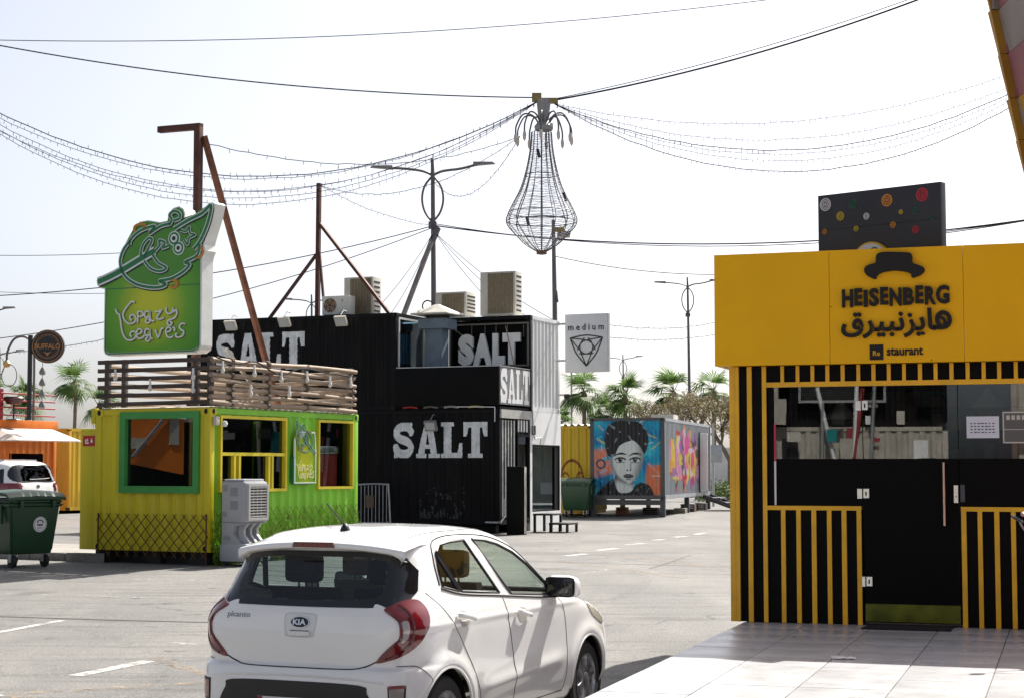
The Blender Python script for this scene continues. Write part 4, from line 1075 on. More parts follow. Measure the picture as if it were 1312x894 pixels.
for k, (x, y, w, h, c) in enumerate(((-1.9, 1.5, .35, .28, (.25, .10, .06)), (-1.2, 2.6, .5, .25, (.06, .05, .05)), (-.5, 6.2, .5, .3, (.14, .11, .09)), (-.4, 4.1, .4, .2, (.30, .27, .22)), (-.3, 8.2, .4, .3, (.07, .06, .06)))):
    r_ = thing('stored_crate', ['rust red crate stored under the painted container, leftmost', 'dark crate under the middle of the painted container', 'brown crate under the far part of the painted container', 'pale crate under the container side near its front leg', 'black crate beside the steps of the painted container'][k], 'crate', (4.886, 56.316, .14), -MA, 'crates under the painted container')
    for i in range(4): bx('board', mat('crate_%d' % k, c, .8, var=.3), r_, x, x + w, y, y + .5, i * h / 4 + .004, (i + 1) * h / 4 - .012)
    for a in (x + .02, x + w - .05): bx('corner_batten', mat('crate_%d' % k, c, .8), r_, a, a + .03, y + .02, y + .48, 0, h - .02)
rs = thing('ramp_steps', 'dark steel entry steps beneath the white door of the painted container', 'steps', (4.886, 56.316, .14), -MA)
for i in range(3): bx('tread', m_slate, rs, .3 + i * .38, .72 + i * .38, 7.6, 9.2, .45 - i * .17, .50 - i * .17)
for y in (7.55, 9.25): MB().bar((.1, y, .55), (1.5, y, .04), .05, .16).build('stringer', m_slate, rs)

yr = thing('graffiti_container', 'yellow corrugated container with a sprayed smiling face behind the bin', 'container', (4.886, 56.316, 0), -MA)
container(yr, -9.0, -2.56, .9, 3.3, .2, 3.10, m_yelC := mat('strong_yellow_paint', (.62, .42, .012), .5, var=.12, scale=1.4, stretch=(1, 1, .3), dirt=.12, dcol=(.3, .18, .03)), m_yelC, cast=False)
def smile(u, v):
    d = abs(math.hypot((u - .60) * 1.4, v - .15) - .42); 
    if d < .03 and v > .12: return True
    for e in (.42, .82):
        if abs(v - .30 + 4 * (u - e) ** 2 * 2) < .025 and abs(u - e) < .12: return True
    return False
paint_mask(-4.0, -2.75, 1.1, 2.6, FR(.922), smile, .02).build('sprayed_face', mat('brown_spray', (.22, .07, .01), .7), yr)
q = MB(); L = [(-8.9 + i * 6.3 / 160, 3.12 + .035 * math.sin(i * 1.1)) for i in range(161)]
for i in range(160):
    o_ = len(q.v); q.v += [(L[i][0], .84, L[i][1]), (L[i + 1][0], .84, L[i + 1][1]), (L[i + 1][0], 3.3, L[i + 1][1]), (L[i][0], 3.3, L[i][1])]; q.f.append((o_, o_ + 1, o_ + 2, o_ + 3))
q.build('roof_sheet', mat('grey_roof_sheet', (.38, .39, .40), .5, var=.2), yr, smooth='all')

# ============================================================ WHEELED BINS
m_bin = mat('bin_green_plastic', (.012, .055, .022), .42, var=.15, scale=2, dirt=.12, dcol=(.06, .06, .05))
def dumpster(label, loc, rz, sticker):
    P = thing('wheeled_bin', label, 'bin', loc, rz, 'green wheeled bins')
    def ring(z, i): return [(i, i, z), (1.0 - i, i, z), (1.0 - i, 1.36 - i, z), (i, 1.36 - i, z)]
    q = MB(); zs = [(.22, .13), (.26, .11), (1.02, .03), (1.03, .0), (1.12, .0), (1.12, .03)]; vs = []
    for z, i in zs: vs += ring(z, i)
    fs = [(3, 2, 1, 0)]
    for k in range(len(zs) - 1):
        for j in range(4): fs.append((k * 4 + j, k * 4 + (j + 1) % 4, k * 4 + 4 + (j + 1) % 4, k * 4 + 4 + j))
    q.add(vs, fs); b = q.build('bin_body', m_bin, P)
    bm = bmesh.new(); bm.from_mesh(b.data); bmesh.ops.bevel(bm, geom=[e for e in bm.edges if abs((e.verts[0].co - e.verts[1].co).normalized().z) > .6 or e.calc_length() > .6], offset=.035, segments=3, affect='EDGES'); bm.to_mesh(b.data); bm.free()
    b.data.polygons.foreach_set('use_smooth', [True] * len(b.data.polygons)); b.data.set_sharp_from_angle(angle=R(35))
    q = MB(); n = 14
    for j in range(n + 1):                                        # domed lid
        y = 1.42 * j / n - .03; z = 1.13 + .13 * math.sin(math.pi * min(1, .18 + .7 * j / n)) ** .8 - .05 * (j == 0)
        for i in range(9): q.v.append((-.03 + 1.06 * i / 8, y, z - .03 * (abs(i - 4) / 4) ** 4 + .01 * (i % 4 == 0)))
    q.f = [(j * 9 + i, j * 9 + i + 1, j * 9 + i + 10, j * 9 + i + 9) for j in range(n) for i in range(8)]
    k = len(q.v); q.v += [(v[0], v[1], v[2] - .05) for v in q.v[:]]; q.f += [tuple(x + k for x in reversed(f)) for f in q.f[:]]
    for i in range(8): q.f.append((i, i + k, i + 1 + k, i + 1)); a = n * 9 + i; q.f.append((a, a + 1, a + 1 + k, a + k))
    for j in range(n): a = j * 9; q.f.append((a, a + 9, a + 9 + k, a + k)); a += 8; q.f.append((a, a + k, a + 9 + k, a + 9))
    q.build('lid', m_bin, P, smooth=True)
    for y in (.25, .55, .85, 1.15): bx('rib', m_bin, P, -.02, .03, y - .02, y + .02, .72, 1.02, b=.006); bx('rib', m_bin, P, .97, 1.02, y - .02, y + .02, .72, 1.02, b=.006)
    for x in (.2, .8): bx('lug', m_bin, P, x - .03, x + .03, -.05, .03, .98, 1.09, b=.01)
    MB().tube([(-.07, .68, .95), (-.07, .68, .95001)], .001, 3); MB().lathe([(0, -.1), (.035, -.1), (.035, 0)], (0, .68, .98), 12, 'x').build('trunnion', m_bin, P); MB().lathe([(0, .1), (.035, .1), (.035, 0)], (1.0, .68, .98), 12, 'x').build('trunnion', m_bin, P)
    for (x, y) in ((.2, .22), (.8, .22), (.2, 1.14), (.8, 1.14)):
        c = MB().lathe([(.03, -.035), (.10, -.03), (.105, 0), (.10, .03), (.03, .035)], (x, y, .105), 18, 'x').build('castor', m_tyre, P, smooth=True)
        bx('fork', m_steel, c, x - .055, x - .04, y - .035, y + .035, .09, .235); bx('fork', m_steel, c, x + .04, x + .055, y - .035, y + .035, .09, .235)
    if sticker:
        def tf(u, v, h):
            z = .70 + v; return (.60 + u, .03 + (1.02 - z) / .76 * .08 - .004 - h, z)
        o = MB().prism(blob((0, 0), .125, .125, 32), 0, .002, tf).build('round_sticker', m_whitepaint, P)
        MB().ribbon(blob((0, 0), .105, .105, 32), .006, .002, .003, tf, True).build('sticker_ring', m_plastic, o)
        MB().ribbon([(.06 * math.cos(R(a)), .01 + .06 * math.sin(R(a))) for a in range(10, 175, 12)], .02, .002, .003, tf).build('sticker_arch', m_plastic, o)
        for i in range(4): MB().prism([(-.05 + i * .027, -.025), (-.03 + i * .027, -.025), (-.03 + i * .027, .012), (-.05 + i * .027, .012)], .002, .003, tf).build('sticker_bar', m_plastic, o)
        for i in range(2): MB().prism([(-.05, -.05 - i * .02), (.05, -.05 - i * .02), (.05, -.042 - i * .02), (-.05, -.042 - i * .02)], .002, .003, tf).build('sticker_line', mat('sticker_grey', (.3, .3, .3), .5), o)
    return P
dumpster('large dark green wheeled bin with round white sticker beside the yellow kiosk', (-8.06, 28.3, .075), R(48), True)
dumpster('dark green wheeled bin between the glazed shop and the painted container', (1.50, 56.1, .14), R(-12), False)

# ============================================================ LEFT BACKGROUND
LA = R(27)
yl = thing('storage_container', 'yellow corrugated container beyond the white car', 'container', (-15.12, 60.0, .16), -LA)
m_yshade = mat('shaded_yellow_paint', (.62, .34, .012), .5, var=.15, scale=1.4, stretch=(1, 1, .3), dirt=.15, dcol=(.3, .14, .03))
container(yl, -6.06, 0, 0, 12, .1, 2.9, m_yshade, m_yelC, m_yshade, m_yelC, cast=False)  # one yellow container: shaded front and lit side put into two colours
for (a, b) in ((-1.6, 1.5), (-.8, 1.5)): plate('lock_bar', m_yshade, yl, a, a + .25, b, b + .05, .0, .03, FR(.02))
MB().prism(blob((0, 0), .32, .42, 20), .0, .08, lambda u, v, h: (.02 + h, 1.55 + u, 1.25 + v)).build('black_hatch', m_plastic, yl)
plate('black_streak', m_plastic, yl, 1.2, 1.9, .2, .8, .01, .03, SD(0))

ok = thing('orange_kiosk', 'orange kiosk with white canopy and red railed roof terrace', 'kiosk', (-14.62, 50.0, .02), -LA)
m_or = mat('orange_paint', (.72, .19, .015), .45, var=.12, scale=1.5, stretch=(1, 1, .3), dirt=.12, dcol=(.3, .08, .02))
container(ok, -6.06, 0, 0, 2.44, .1, 2.80, m_or, m_or, cast=False, sh=[(.5, 1.9, 1.0, 2.1)])
bx('deck_edge', m_or, ok, -6.06, .04, -.04, 2.46, 2.80, 3.06, b=.01)
m_cv = mat('canopy_canvas', (.60, .50, .44), .7, var=.06)
q = MB()
q.add([(-6.0, -.05, 2.82), (.05, -.05, 2.82), (1.42, -.75, 2.46), (-6.0, -.75, 2.46), (.05, 2.2, 2.82), (1.42, 1.9, 2.46)], [(0, 1, 2, 3), (1, 4, 5, 2)])
q.add([(v[0], v[1], v[2] - .03) for v in q.v[:6]], [(0, 3, 2, 1), (1, 2, 5, 4)]); q.f += [(3, 2, 8, 9), (2, 5, 11, 8)]
q.build('canopy', m_cv, ok)
m_red = mat('red_railing_paint', (.30, .012, .022), .45, var=.15)
for x in (-3.0, -2.2, -1.4, -.7, -.05):
    bx('railing_post', m_red, ok, x - .05, x + .05, .0, .1, 3.06, 3.84)
for z in (3.2, 3.42, 3.62, 3.82): MB().tube([(-6, .05, z), (0, .05, z)], .022, 6).build('railing_bar', m_red, ok); MB().tube([(-.05, .05, z), (-.05, 2.4, z)], .022, 6).build('railing_bar', m_red, ok)
bx('roof_column', m_red, ok, -.45, -.20, .15, .40, 3.06, 3.95)
for i in range(10): MB().tube([(-1.35 + i * .06, .05, 3.2), (-1.35 + i * .06, .05, 3.82)], .006, 4).build('railing_rod', m_red, ok)
o = thing('terrace_chair', 'dark round terrace chair on a thin stand behind the red railing', 'chair', (-14.3, 50.4, 3.08), 0)
MB().lathe([(.0, .42), (.2, .45), (.3, .62), (.27, .66), (.18, .5), (0, .48)], n=14).build('seat_shell', mat('dark_red_shell', (.05, .008, .01), .4), o, smooth=True)
MB().tube([(0, 0, 0), (0, 0, .44)], .025, 6).build('stem', m_plastic, o); MB().lathe([(0, .03), (.2, .02), (.22, 0)], n=14).build('foot_disc', m_plastic, o)
bp = thing('sign_post', 'dark post carrying a round black restaurant sign at the terrace corner', 'sign', (-13.72, 49.9, 3.06), 0)
MB().tube([(0, 0, 0), (0, 0, 2.4)], .07, 8).build('post', m_plastic, bp)
DC = (.52, -.05, 2.08)
def tfd(u, v, h): return (DC[0] + u, DC[1] - .06 - h, DC[2] + v)
d_ = MB().prism(blob((0, 0), .47, .47, 40), -.12, .0, tfd).build('disc', mat('sign_black_disc', (.012, .011, .012), .4), bp)
m_so = mat('sign_orange_print', (.40, .17, .04), .5)
for r_, w in ((.43, .016), (.34, .012), (.30, .006)): MB().ribbon(blob((0, 0), r_, r_, 40), w, .0, .004, tfd, True).build('ring', m_so, d_)
text('lettering', 'BUFFALO', -.36, .36, -.07, .08, .005, .012, tfd, m_so, d_, .02)
MB().prism([(-.12, -.15), (0, -.18), (.12, -.15), (.05, -.2), (0, -.27), (-.05, -.2)], .004, .009, tfd).build('horn_mark', m_so, d_)
MB().tube([(.0, -.05, 2.3), (.15, -.05, 2.25)], .02, 6).build('bracket', m_plastic, bp); MB().tube([(.0, -.05, 1.85), (.12, -.05, 1.9)], .02, 6).build('bracket', m_plastic, bp)
al = thing('arched_lamp', 'curved swan neck lamp pole left of the round black sign', 'street lamp', (-14.0, 51.0, 3.08), 0)
MB().tube(spline([(.1, 0, 0), (.1, 0, 1.7), (.05, 0, 2.2), (-.2, 0, 2.42), (-.5, 0, 2.35), (-.68, 0, 2.0), (-.70, 0, 1.75)], 6), .035, 7).build('pole', m_pole, al, smooth=True)
MB().lathe([(0, -.22), (.08, -.2), (.12, -.1), (.05, 0)], (-.70, 0, 1.75), 12).build('lantern', mat('lantern_yellow', (.45, .36, .12), .4), al, smooth=True)
MB().ribbon([(-.62 + .22 * math.cos(t * .35), 1.3 + .32 * math.sin(t * .35)) for t in range(18)], .02, -.01, .01, lambda u, v, h: (u, h, v), True).build('hoop', m_pole, al)
hg = thing('hanging_lanterns', 'column of small grey hanging lanterns beneath the round black sign', 'lantern', (-13.45, 50.05, 3.06), 0)
for i in range(4): MB().lathe([(0, .26), (.03, .25), (.09, .14), (.10, .07), (.06, .03), (0, .02)], (.05, 0, .3 + i * .32), 10).build('shade', mat('lantern_grey', (.2, .2, .2), .5), hg, smooth=True)
MB().tube([(.05, 0, .3), (.05, 0, 1.7)], .008, 4).build('cord', m_wire, hg)
bx('spot_lamp', m_plastic, ok, -.9, -.6, -.15, .0, 3.0, 3.05)

# invented containers added out of frame on the left, behind the right-hand kiosk and behind the camera, to give the glass reflections
m_stone = mat('stone_paint', (.42, .39, .33), .6, var=.2); m_dkred = mat('dark_red_paint', (.30, .03, .04), .5, var=.2); m_tealb = mat('teal_board', (.0, .22, .22), .5)
fr_ = random.Random(12)
FC = [((-15.2, 28.6, -.06), R(70), m_black, 'added unseen black container with orange board, mirrored in the window of the yellow kiosk', 0),
      ((14.0, 38.5, 0), R(-12), m_black, 'added unseen black container mirrored in the serving windows of the green kiosk', 1),
      ((-11.5, -4, -.2), R(150), m_stone, 'added unseen stone coloured container mirrored in the left window of the right hand kiosk', 2),
      ((-5.2, -8, -.2), R(160), mat('brown_paint', (.14, .10, .08), .6, var=.3), 'added unseen brown container with teal board, mirrored in the kiosk door glass', 3),
      ((1.0, -9.5, -.2), R(168), m_dkred, 'added unseen dark red container mirrored in the kiosk door glass', 4),
      ((7.5, -10, -.2), R(175), m_stone, 'added unseen stone coloured container mirrored in the right hand window', 5),
      ((19.5, 62.0, .15), R(-45), m_stone, 'added unseen stone coloured container mirrored in the glazed shop window', 6),
      ((2.5, -15.5, -.2), R(164), m_stone, 'added unseen farther stone coloured container mirrored between the nearer ones', 7),
      ((-5.5, -14.5, -.2), R(158), m_dkred, 'added unseen farther dark red container mirrored between the nearer ones', 8)]
for loc, rz, mm, lab, k in FC:
    o = thing('reflection_container', lab, 'container', loc, rz, 'added unseen containers facing the kiosks')
    container(o, -6, 0, 0, 2.44, .15, 2.85, mm, m_black, cast=False, inner=False)
    up = (m_stone, m_black, m_black, m_stone, m_grey_c, m_dkred, m_grey_c, m_black, m_stone)[k]
    container(o, -6.0, 0, .1, 2.5, 2.85, 5.5, up, m_black, cast=False, inner=False)
    if k == 0:
        MB().prism([(-4.6, 1.6), (-2.6, 1.9), (-1.4, 3.1), (-4.6, 3.1)], .03, .08, FR(0)).build('orange_board', mat('orange_board', (.85, .22, .02), .5), o)
        for a in (-3.8, -2.9): plate('white_stripe', m_white, o, a, a + .5, 3.5, 5.2, .03, .06, FR(.1))
        for a, b, w, h_ in ((-4.4, 2.3, .3, 1.0), (-3.3, 2.2, .9, .25), (-2.3, 2.5, .5, .5), (-1.9, .9, .3, .3)): plate('beige_panel', m_beige, o, a, a + w, b, b + h_, .09, .12, FR(0))
        MB().bar((-4.4, -.15, 3.4), (-2.9, -.15, 2.0), .07, .07).build('stair_rail', m_steel, o)
        MB().bar((-4.4, -.1, 5.2), (-2.0, -.1, 3.2), .12, .12).build('stair_rail', m_steel, o)
        continue
    for j in range(44):
        a = fr_.uniform(-5.8, -.5); b = fr_.choice((.5, 1.0, 1.6, 2.1, 2.5, 2.9, 3.3, 3.9, 4.3)); w = fr_.uniform(.08, .7); h_ = fr_.uniform(.06, .6)
        plate('sign_board', (m_tealb, m_white, m_dkred, m_black_flat, m_beige, m_stone, m_plastic)[(j * 2 + k) % 7], o, a, a + w, b, b + h_, .03 + .008 * j, .036 + .008 * j, FR(0))
    for j in range(5):
        a = fr_.uniform(-5.6, -.6); MB().tube([(a, -.15, .2), (a + fr_.uniform(-.8, .8), -.18, fr_.uniform(3, 5.3))], .05, 6).build('pipe', (m_white, m_steel, m_dkred)[j % 3], o)
    frame_rect('window', m_steel, o, -4.6, -2.6, 3.4, 4.6, .06, .15, .18, FR(0)); plate('pane', m_glass_dark, o, -4.54, -2.66, 3.46, 4.54, .15, .16, FR(0))
    if k > 3: MB().add([(-5.0, -.05, 2.9), (-1.0, -.05, 2.9), (-1.2, -1.2, 2.5), (-4.8, -1.2, 2.5)], [(0, 1, 2, 3)]).build('awning', (m_dkred, m_stone, m_white, m_dkred, m_white)[k - 4], o)

# ============================================================ YELLOW AND BLACK RESTAURANT KIOSK
HA = R(19.0); HL = (1.915, 16.55, 0)
m_hy = mat('amber_cladding', (.80, .43, .002), .40, var=.05, scale=1.2, dirt=.16, dcol=(.50, .28, .02), bump=.25, bscale=2.2, spec=.2)
m_hy2 = mat('amber_slat', (.76, .42, .004), .4, var=.10, scale=4, dirt=.28, dcol=(.25, .15, .03))
m_hk = mat('black_cladding', (.003, .003, .0034), .6, var=.3, scale=3, spec=.1)
m_film = mat('black_film', (.002, .002, .0023), .5, spec=.08)
H = thing('restaurant_kiosk', 'yellow and black slatted restaurant kiosk with glass door and wide yellow fascia', 'kiosk', HL, -HA)
W_ = .15                                                            # wall plane set back under the fascia
fz0, fz1 = 2.644, 3.693
for a, b in ((0, 1.082), (1.086, 2.288), (2.292, 3.50), (3.504, 4.70)):
    bx('fascia_panel', m_hy, H, a, b, .0, .06, fz0, fz1)
bx('fascia_return', m_hy, H, .0, .055, .064, 3.0, fz0, fz1)
bx('roof', m_hk, H, .06, 4.70, .065, 3.0, 3.45, 3.60); bx('soffit', m_hy, H, .06, 4.70, .064, 3.0, fz0 + .004, fz0 + .05)
bx('left_wall', m_hk, H, .13, .2, W_ + .06, 3.0, .26, fz0); bx('back_wall', m_dark, H, .2, 4.6, 2.85, 2.95, .26, fz0); bx('right_wall', m_hk, H, 4.55, 4.65, W_ + .06, 2.85, .26, fz0)
bx('ceiling', mat('kiosk_ceiling', (.30, .30, .30), .7), H, .2, 4.55, W_ + .1, 2.85, fz0 - .08, fz0 - .004)
# black backing of the slatted parts
for nm, a, b, c, d in (('black_panel', .20, .475, .252, 2.64), ('black_panel', .477, 4.55, 2.49, 2.64), ('black_panel', .477, 1.34, .252, 1.30), ('black_panel', 2.23, 4.55, .252, 1.30)):
    plate(nm, m_hk, H, a, b, c, d, -.05, .0, FR(W_))
fh = FR(W_)
plate('corner_board', m_hy2, H, .108, .16, .252, 2.642, -.06, .022, fh); plate('corner_board', m_hy2, H, .163, .20, .252, 2.642, -.06, .030, fh)
def slat(a, b, c, d, h=.022):
    j = rnd.uniform(-.003, .003); a += j; b += j + rnd.uniform(-.002, .002); h += rnd.uniform(-.002, .003); plate('slat', m_hy2, H, a, b, c, d, .0005, h, fh)
slat(.278, .321, .252, 2.642); slat(.422, .460, .252, 2.642)
plate('rail', m_hy2, H, .4605, 4.6, 2.444, 2.489, -.02, .024, fh)
for i in range(28):
    x = .600 + i * .1405
    slat(x, x + .034, 2.4895, 2.642, .020)
plate('rail', m_hy2, H, .4605, 1.332, 1.296, 1.336, -.02, .024, fh); plate('rail', m_hy2, H, 2.225, 4.6, 1.296, 1.336, -.02, .024, fh)
for x in (.590, .729, .872, 1.018, 1.152): slat(x, x + .042, .252, 1.2955)
slat(1.287, 1.330, .252, 1.2955)
for i in range(15): slat(2.226 + i * .1435, 2.268 + i * .1435, .252, 1.2955)
# glazing
m_hg = glass('kiosk_glass', (.60, .62, .61), 1.52, 1.9)
def glazed(name, a, b, c):
    g = plate(name, m_film, H, a, b, c, 1.772, -.012, -.002, fh)
    plate('pane', m_hg, g, a, b, 1.7725, 2.4435, -.010, -.004, fh)
    return g
glazed('window', .53, 1.349, 1.337); glazed('window', 2.214, 3.35, 1.337); glazed('window', 3.356, 4.54, 1.337)
plate('edge_trim', m_hk, H, .462, .526, 1.337, 2.4435, -.03, .0, fh)
plate('red_white_tape', mat('tape_white', (.7, .68, .68), .5), H, .527, .545, 1.34, 1.75, .0, .004, fh); plate('red_white_tape', mat('tape_red', (.5, .02, .05), .5), H, .527, .545, 1.752, 2.1, .0, .004, fh)
D = glazed('door', 1.357, 2.207, .445)
plate('kick_plate', mat('brass_kick_plate', (.085, .10, .006), .35, .6, var=.5, scale=4), D, 1.357, 2.207, .285, .4445, -.012, .0, fh)
hd = MB().tube([(2.082, W_ - .06, 1.166), (2.082, W_ - .06, 1.738)], .012, 10).build('handle', mat('copper_steel', (.55, .38, .30), .25, .9), D, smooth=True)
for z in (1.2, 1.70): MB().tube([(2.082, W_ - .06, z), (2.082, W_ + .0, z)], .009, 8).build('handle_stub', m_chrome, D)
for x, z in ((1.347, 2.262), (1.349, 1.451), (1.367, .646)):
    plate('hinge', m_chrome, D, x - .052, x - .008, z - .045, z + .045, .0005, .014, fh); plate('hinge', m_chrome, D, x + .004, x + .056, z - .04, z + .045, .0005, .016, fh)
    plate('hinge_slot', m_film, D, x + .022, x + .034, z - .02, z + .02, .0165, .018, fh)
lk = plate('lock', m_chrome, D, 2.165, 2.202, 1.372, 1.530, .0005, .016, fh); MB().tube([(2.184, W_ - .016, 1.43), (2.184, W_ - .03, 1.43)], .009, 8).build('key_barrel', mat('key_brass', (.5, .4, .2), .3, .9), lk)
plate('lock_keeper', mat('keeper_dark', (.06, .06, .075), .3, .6), H, 2.222, 2.262, 1.38, 1.535, .0005, .016, fh)
pn = plate('paper_notice', mat('notice_paper', (.62, .66, .72), .6), H, 2.286, 2.571, 1.957, 2.153, .0005, .002, fh)
for i in range(4):
    n_ = 7
    for k in range(n_): plate('notice_line', m_ink, pn, 2.32 + k * .032, 2.32 + k * .032 + rnd.uniform(.014, .026), 2.085 - i * .027, 2.095 - i * .027, .0021, .0028, fh)
b2 = frame_rect('menu_frame', mat('menu_frame', (.50, .49, .45), .5), H, 2.603, 3.02, 1.91, 2.193, .012, .0005, .006, fh)
plate('menu_card', mat('menu_grey', (.10, .10, .095), .5), b2, 2.616, 3.007, 1.923, 2.18, .0005, .003, fh)
for i in range(4): plate('menu_icon', mat('menu_icon', (.5, .49, .42), .5), b2, 2.635 + i * .045, 2.665 + i * .045, 2.12, 2.16, .003, .004, fh)
plate('menu_rule', MATS['menu_icon'], b2, 2.616, 3.007, 2.03, 2.036, .003, .004, fh)
# what is seen through the glass
bx('interior_floor', mat('kiosk_floor', (.22, .2, .18), .5), H, .2, 4.55, .25, 2.85, .255, .27)
m_ins = mat('interior_shelf_red', (.28, .03, .04), .5, var=.3); m_int = mat('interior_taupe', (.28, .25, .20), .7, var=.25)
bx('interior_wall_board', m_int, H, .22, 1.6, 2.78, 2.84, .3, 2.5); bx('interior_wall_board', mat('interior_teal', (.02, .20, .19), .6), H, 1.62, 2.15, 2.78, 2.84, 1.9, 2.5)
bx('interior_wall_board', m_ins, H, 2.2, 3.4, 2.75, 2.84, .3, 2.4); bx('interior_wall_board', m_int, H, 3.42, 4.5, 2.78, 2.84, .3, 2.5)
cn = bx('service_counter', m_int, H, .9, 3.8, 1.7, 2.2, .27, 1.35)
for i, z in enumerate((1.75, 2.05, 2.3)):
    sh_ = bx('wall_shelf', m_hole, H, 1.7, 3.3, 2.5, 2.75, z, z + .025)
    for k in range(9):
        c = ((.5, .05, .05), (.6, .58, .5), (.35, .3, .2), (.55, .5, .48))[(i + k) % 4]
        bx('shelf_jar', mat('jar_%d' % ((i + k) % 4), c, .4), sh_, 1.75 + k * .17, 1.75 + k * .17 + rnd.uniform(.07, .13), 2.55, 2.7, z + .026, z + rnd.uniform(.12, .2), b=.01)
pl_ = MB().lathe([(.03, .0), (.05, -.05), (.16, -.16), (.17, -.18), (.15, -.17), (.03, -.04)], (1.0, 1.2, 2.35), 16).build('pendant_shade', mat('pendant_white', (.7, .69, .66), .4), H, smooth=True)
pl_ = MB().lathe([(.03, .0), (.05, -.05), (.16, -.16), (.17, -.18), (.15, -.17), (.03, -.04)], (2.4, 1.2, 2.45), 16).build('pendant_shade', MATS['pendant_white'], H, smooth=True)
bx('wall_mural_panel', mat('interior_grey', (.32, .31, .29), .7, var=.4, scale=2), H, .25, .8, 2.6, 2.78, 1.3, 2.3)
# fascia lettering
m_lt = mat('black_fascia_letter', (.014, .013, .013), .6, spec=.25)
ff = FR(0)
hat = spline([(1.41, 3.495), (1.425, 3.53), (1.47, 3.548), (1.515, 3.562), (1.52, 3.62), (1.545, 3.648), (1.60, 3.655), (1.69, 3.652), (1.78, 3.645), (1.832, 3.635), (1.845, 3.60), (1.845, 3.55), (1.90, 3.525), (1.945, 3.50), (1.952, 3.468), (1.92, 3.435), (1.87, 3.415), (1.84, 3.412), (1.83, 3.445), (1.78, 3.468), (1.68, 3.482), (1.58, 3.470), (1.53, 3.445), (1.515, 3.412), (1.48, 3.418), (1.43, 3.450)], 4, True)
MB().prism(hat, .0, .045, ff).build('hat_emblem', m_lt, H)
xs_ = [1.196]; wl = dict(H=1.0, E=.74, I=.42, S=.9, N=1.05, B=.98, R=.98, G=1.02)
word = 'HEISENBERG'; tot = sum(wl[c] for c in word); x = 1.196
for i, c in enumerate(word):
    w = (2.172 - 1.196) * wl[c] / tot; lift = .012 * (i / 9.0) + .006 * math.sin(i * 2.1)
    text('fascia_letter', c, x + .007 - (.014 if i == 9 else 0), x + w - .007 + (.004 if i == 9 else 0), 3.158 + lift * .6 + (.008 if i % 3 == 1 else 0), 3.324 + lift - (.008 if i % 4 == 2 else 0), .0, .035, ff, m_lt, H, offset=.04)
    x += w
try:
    ar = '\uFED5\uFEAE\uFEF4\uFE92\uFEE7\uFEB0\uFEF3\uFE8E'
    text('arabic_lettering', ar, 1.193, 2.055, 2.868, 3.132, .0, .035, ff, m_lt, H, offset=.022)
    MB().ribbon(spline([(2.02, 2.957), (2.09, 2.950), (2.145, 2.965), (2.168, 3.015), (2.15, 3.068), (2.105, 3.088), (2.065, 3.062), (2.058, 3.01), (2.085, 2.962)], 5), .036, .0, .035, ff).build('arabic_letter_loop', m_lt, H)
    MB().ribbon(spline([(2.064, 3.05), (2.105, 3.035), (2.125, 3.0), (2.115, 2.955)], 5), .028, .0, .033, ff).build('arabic_letter_loop', m_lt, H)
except Exception as e: print('arabic', e)
rq = plate('tag_square', m_lt, H, 1.446, 1.570, 2.672, 2.812, .0, .006, ff)
text('tag_letters', 'Re', 1.476, 1.54, 2.710, 2.755, .006, .009, ff, m_hy, rq, .01)
text('tag_word', 'staurant', 1.600, 1.926, 2.708, 2.780, .0, .006, ff, m_lt, H, .03)
for (a, z) in ((1.10, 3.17), (2.0, 2.66)): MB().tube([(a, .0, z), (a, -.006, z)], .006, 6).build('screw_head', m_lt, H)
mt = thing('door_mat', 'thin black door mat before the kiosk glass door', 'door mat', HL, -HA)
q = MB().bbox(1.385, 2.15, -.30, .10, .252, .262, b=.004); q.build('mat_pad', mat('rubber_mat', (.012, .012, .012), .9, bump=.6, bscale=160), mt)
for y in (-.29, .085): bx('mat_edge', m_hole, mt, 1.375, 2.16, y - .012, y + .012, .252, .266)
# billboard on the roof, turned a little more than the fascia
BB = thing('roof_billboard', 'black rooftop billboard with coloured target rings above the yellow fascia', 'billboard', (HL[0] + math.cos(HA) * .845 + math.sin(HA) * .9, HL[1] - math.sin(HA) * .845 + math.cos(HA) * .9, 3.55), R(-41))
bw = 1.32
bx('board', mat('billboard_black', (.020, .020, .024), .5, var=.2), BB, 0, bw, 0, .10, .0, .80, b=.004)
fb_ = FR(0)
plate('seam', m_hole, BB, .01, bw - .01, .452, .455, .0005, .002, fb_)
cols = dict(w=(.62, .64, .70), g=(.01, .09, .05), y=(.55, .42, .02), o=(.62, .24, .015), r=(.50, .015, .03))
for k, (u, v, r_, c) in enumerate(((.065, .845, .062, 'w'), (.30, .80, .045, 'g'), (.575, .80, .058, 'o'), (.855, .83, .062, 'r'), (.19, .61, .042, 'y'), (.405, .56, .032, 'w'), (.685, .57, .022, 'y'), (.80, .57, .035, 'g'), (.62, .36, .030, 'o'), (.80, .24, .036, 'r'), (.32, .36, .026, 'y'), (.055, .36, .026, 'o'), (.93, .42, .025, 'g'))):
    m_ = mat('ring_' + c, cols[c], .5); cx_, cz_ = u * bw, .21 + v * .55 + .03
    o = MB().ribbon(blob((cx_, cz_), r_ * .9, r_ * .95, 28), r_ * .16, .0005, .004, fb_, True).build('ring_mark', m_, BB)
    for f_ in (.66, .42): MB().ribbon(blob((cx_, cz_), r_ * f_, r_ * f_ * 1.05, 22), r_ * .12, .0005, .004, fb_, True).build('ring_mark', m_, BB)
    MB().prism(blob((cx_, cz_), r_ * .2, r_ * .2, 12), .0005, .004, fb_).build('ring_mark', m_, BB)
cb_ = MB().prism(blob((.60, .09), .20, .20, 40), .0, .05, fb_).build('round_logo', mat('logo_yellow_rim', (.62, .40, .01), .4), BB)
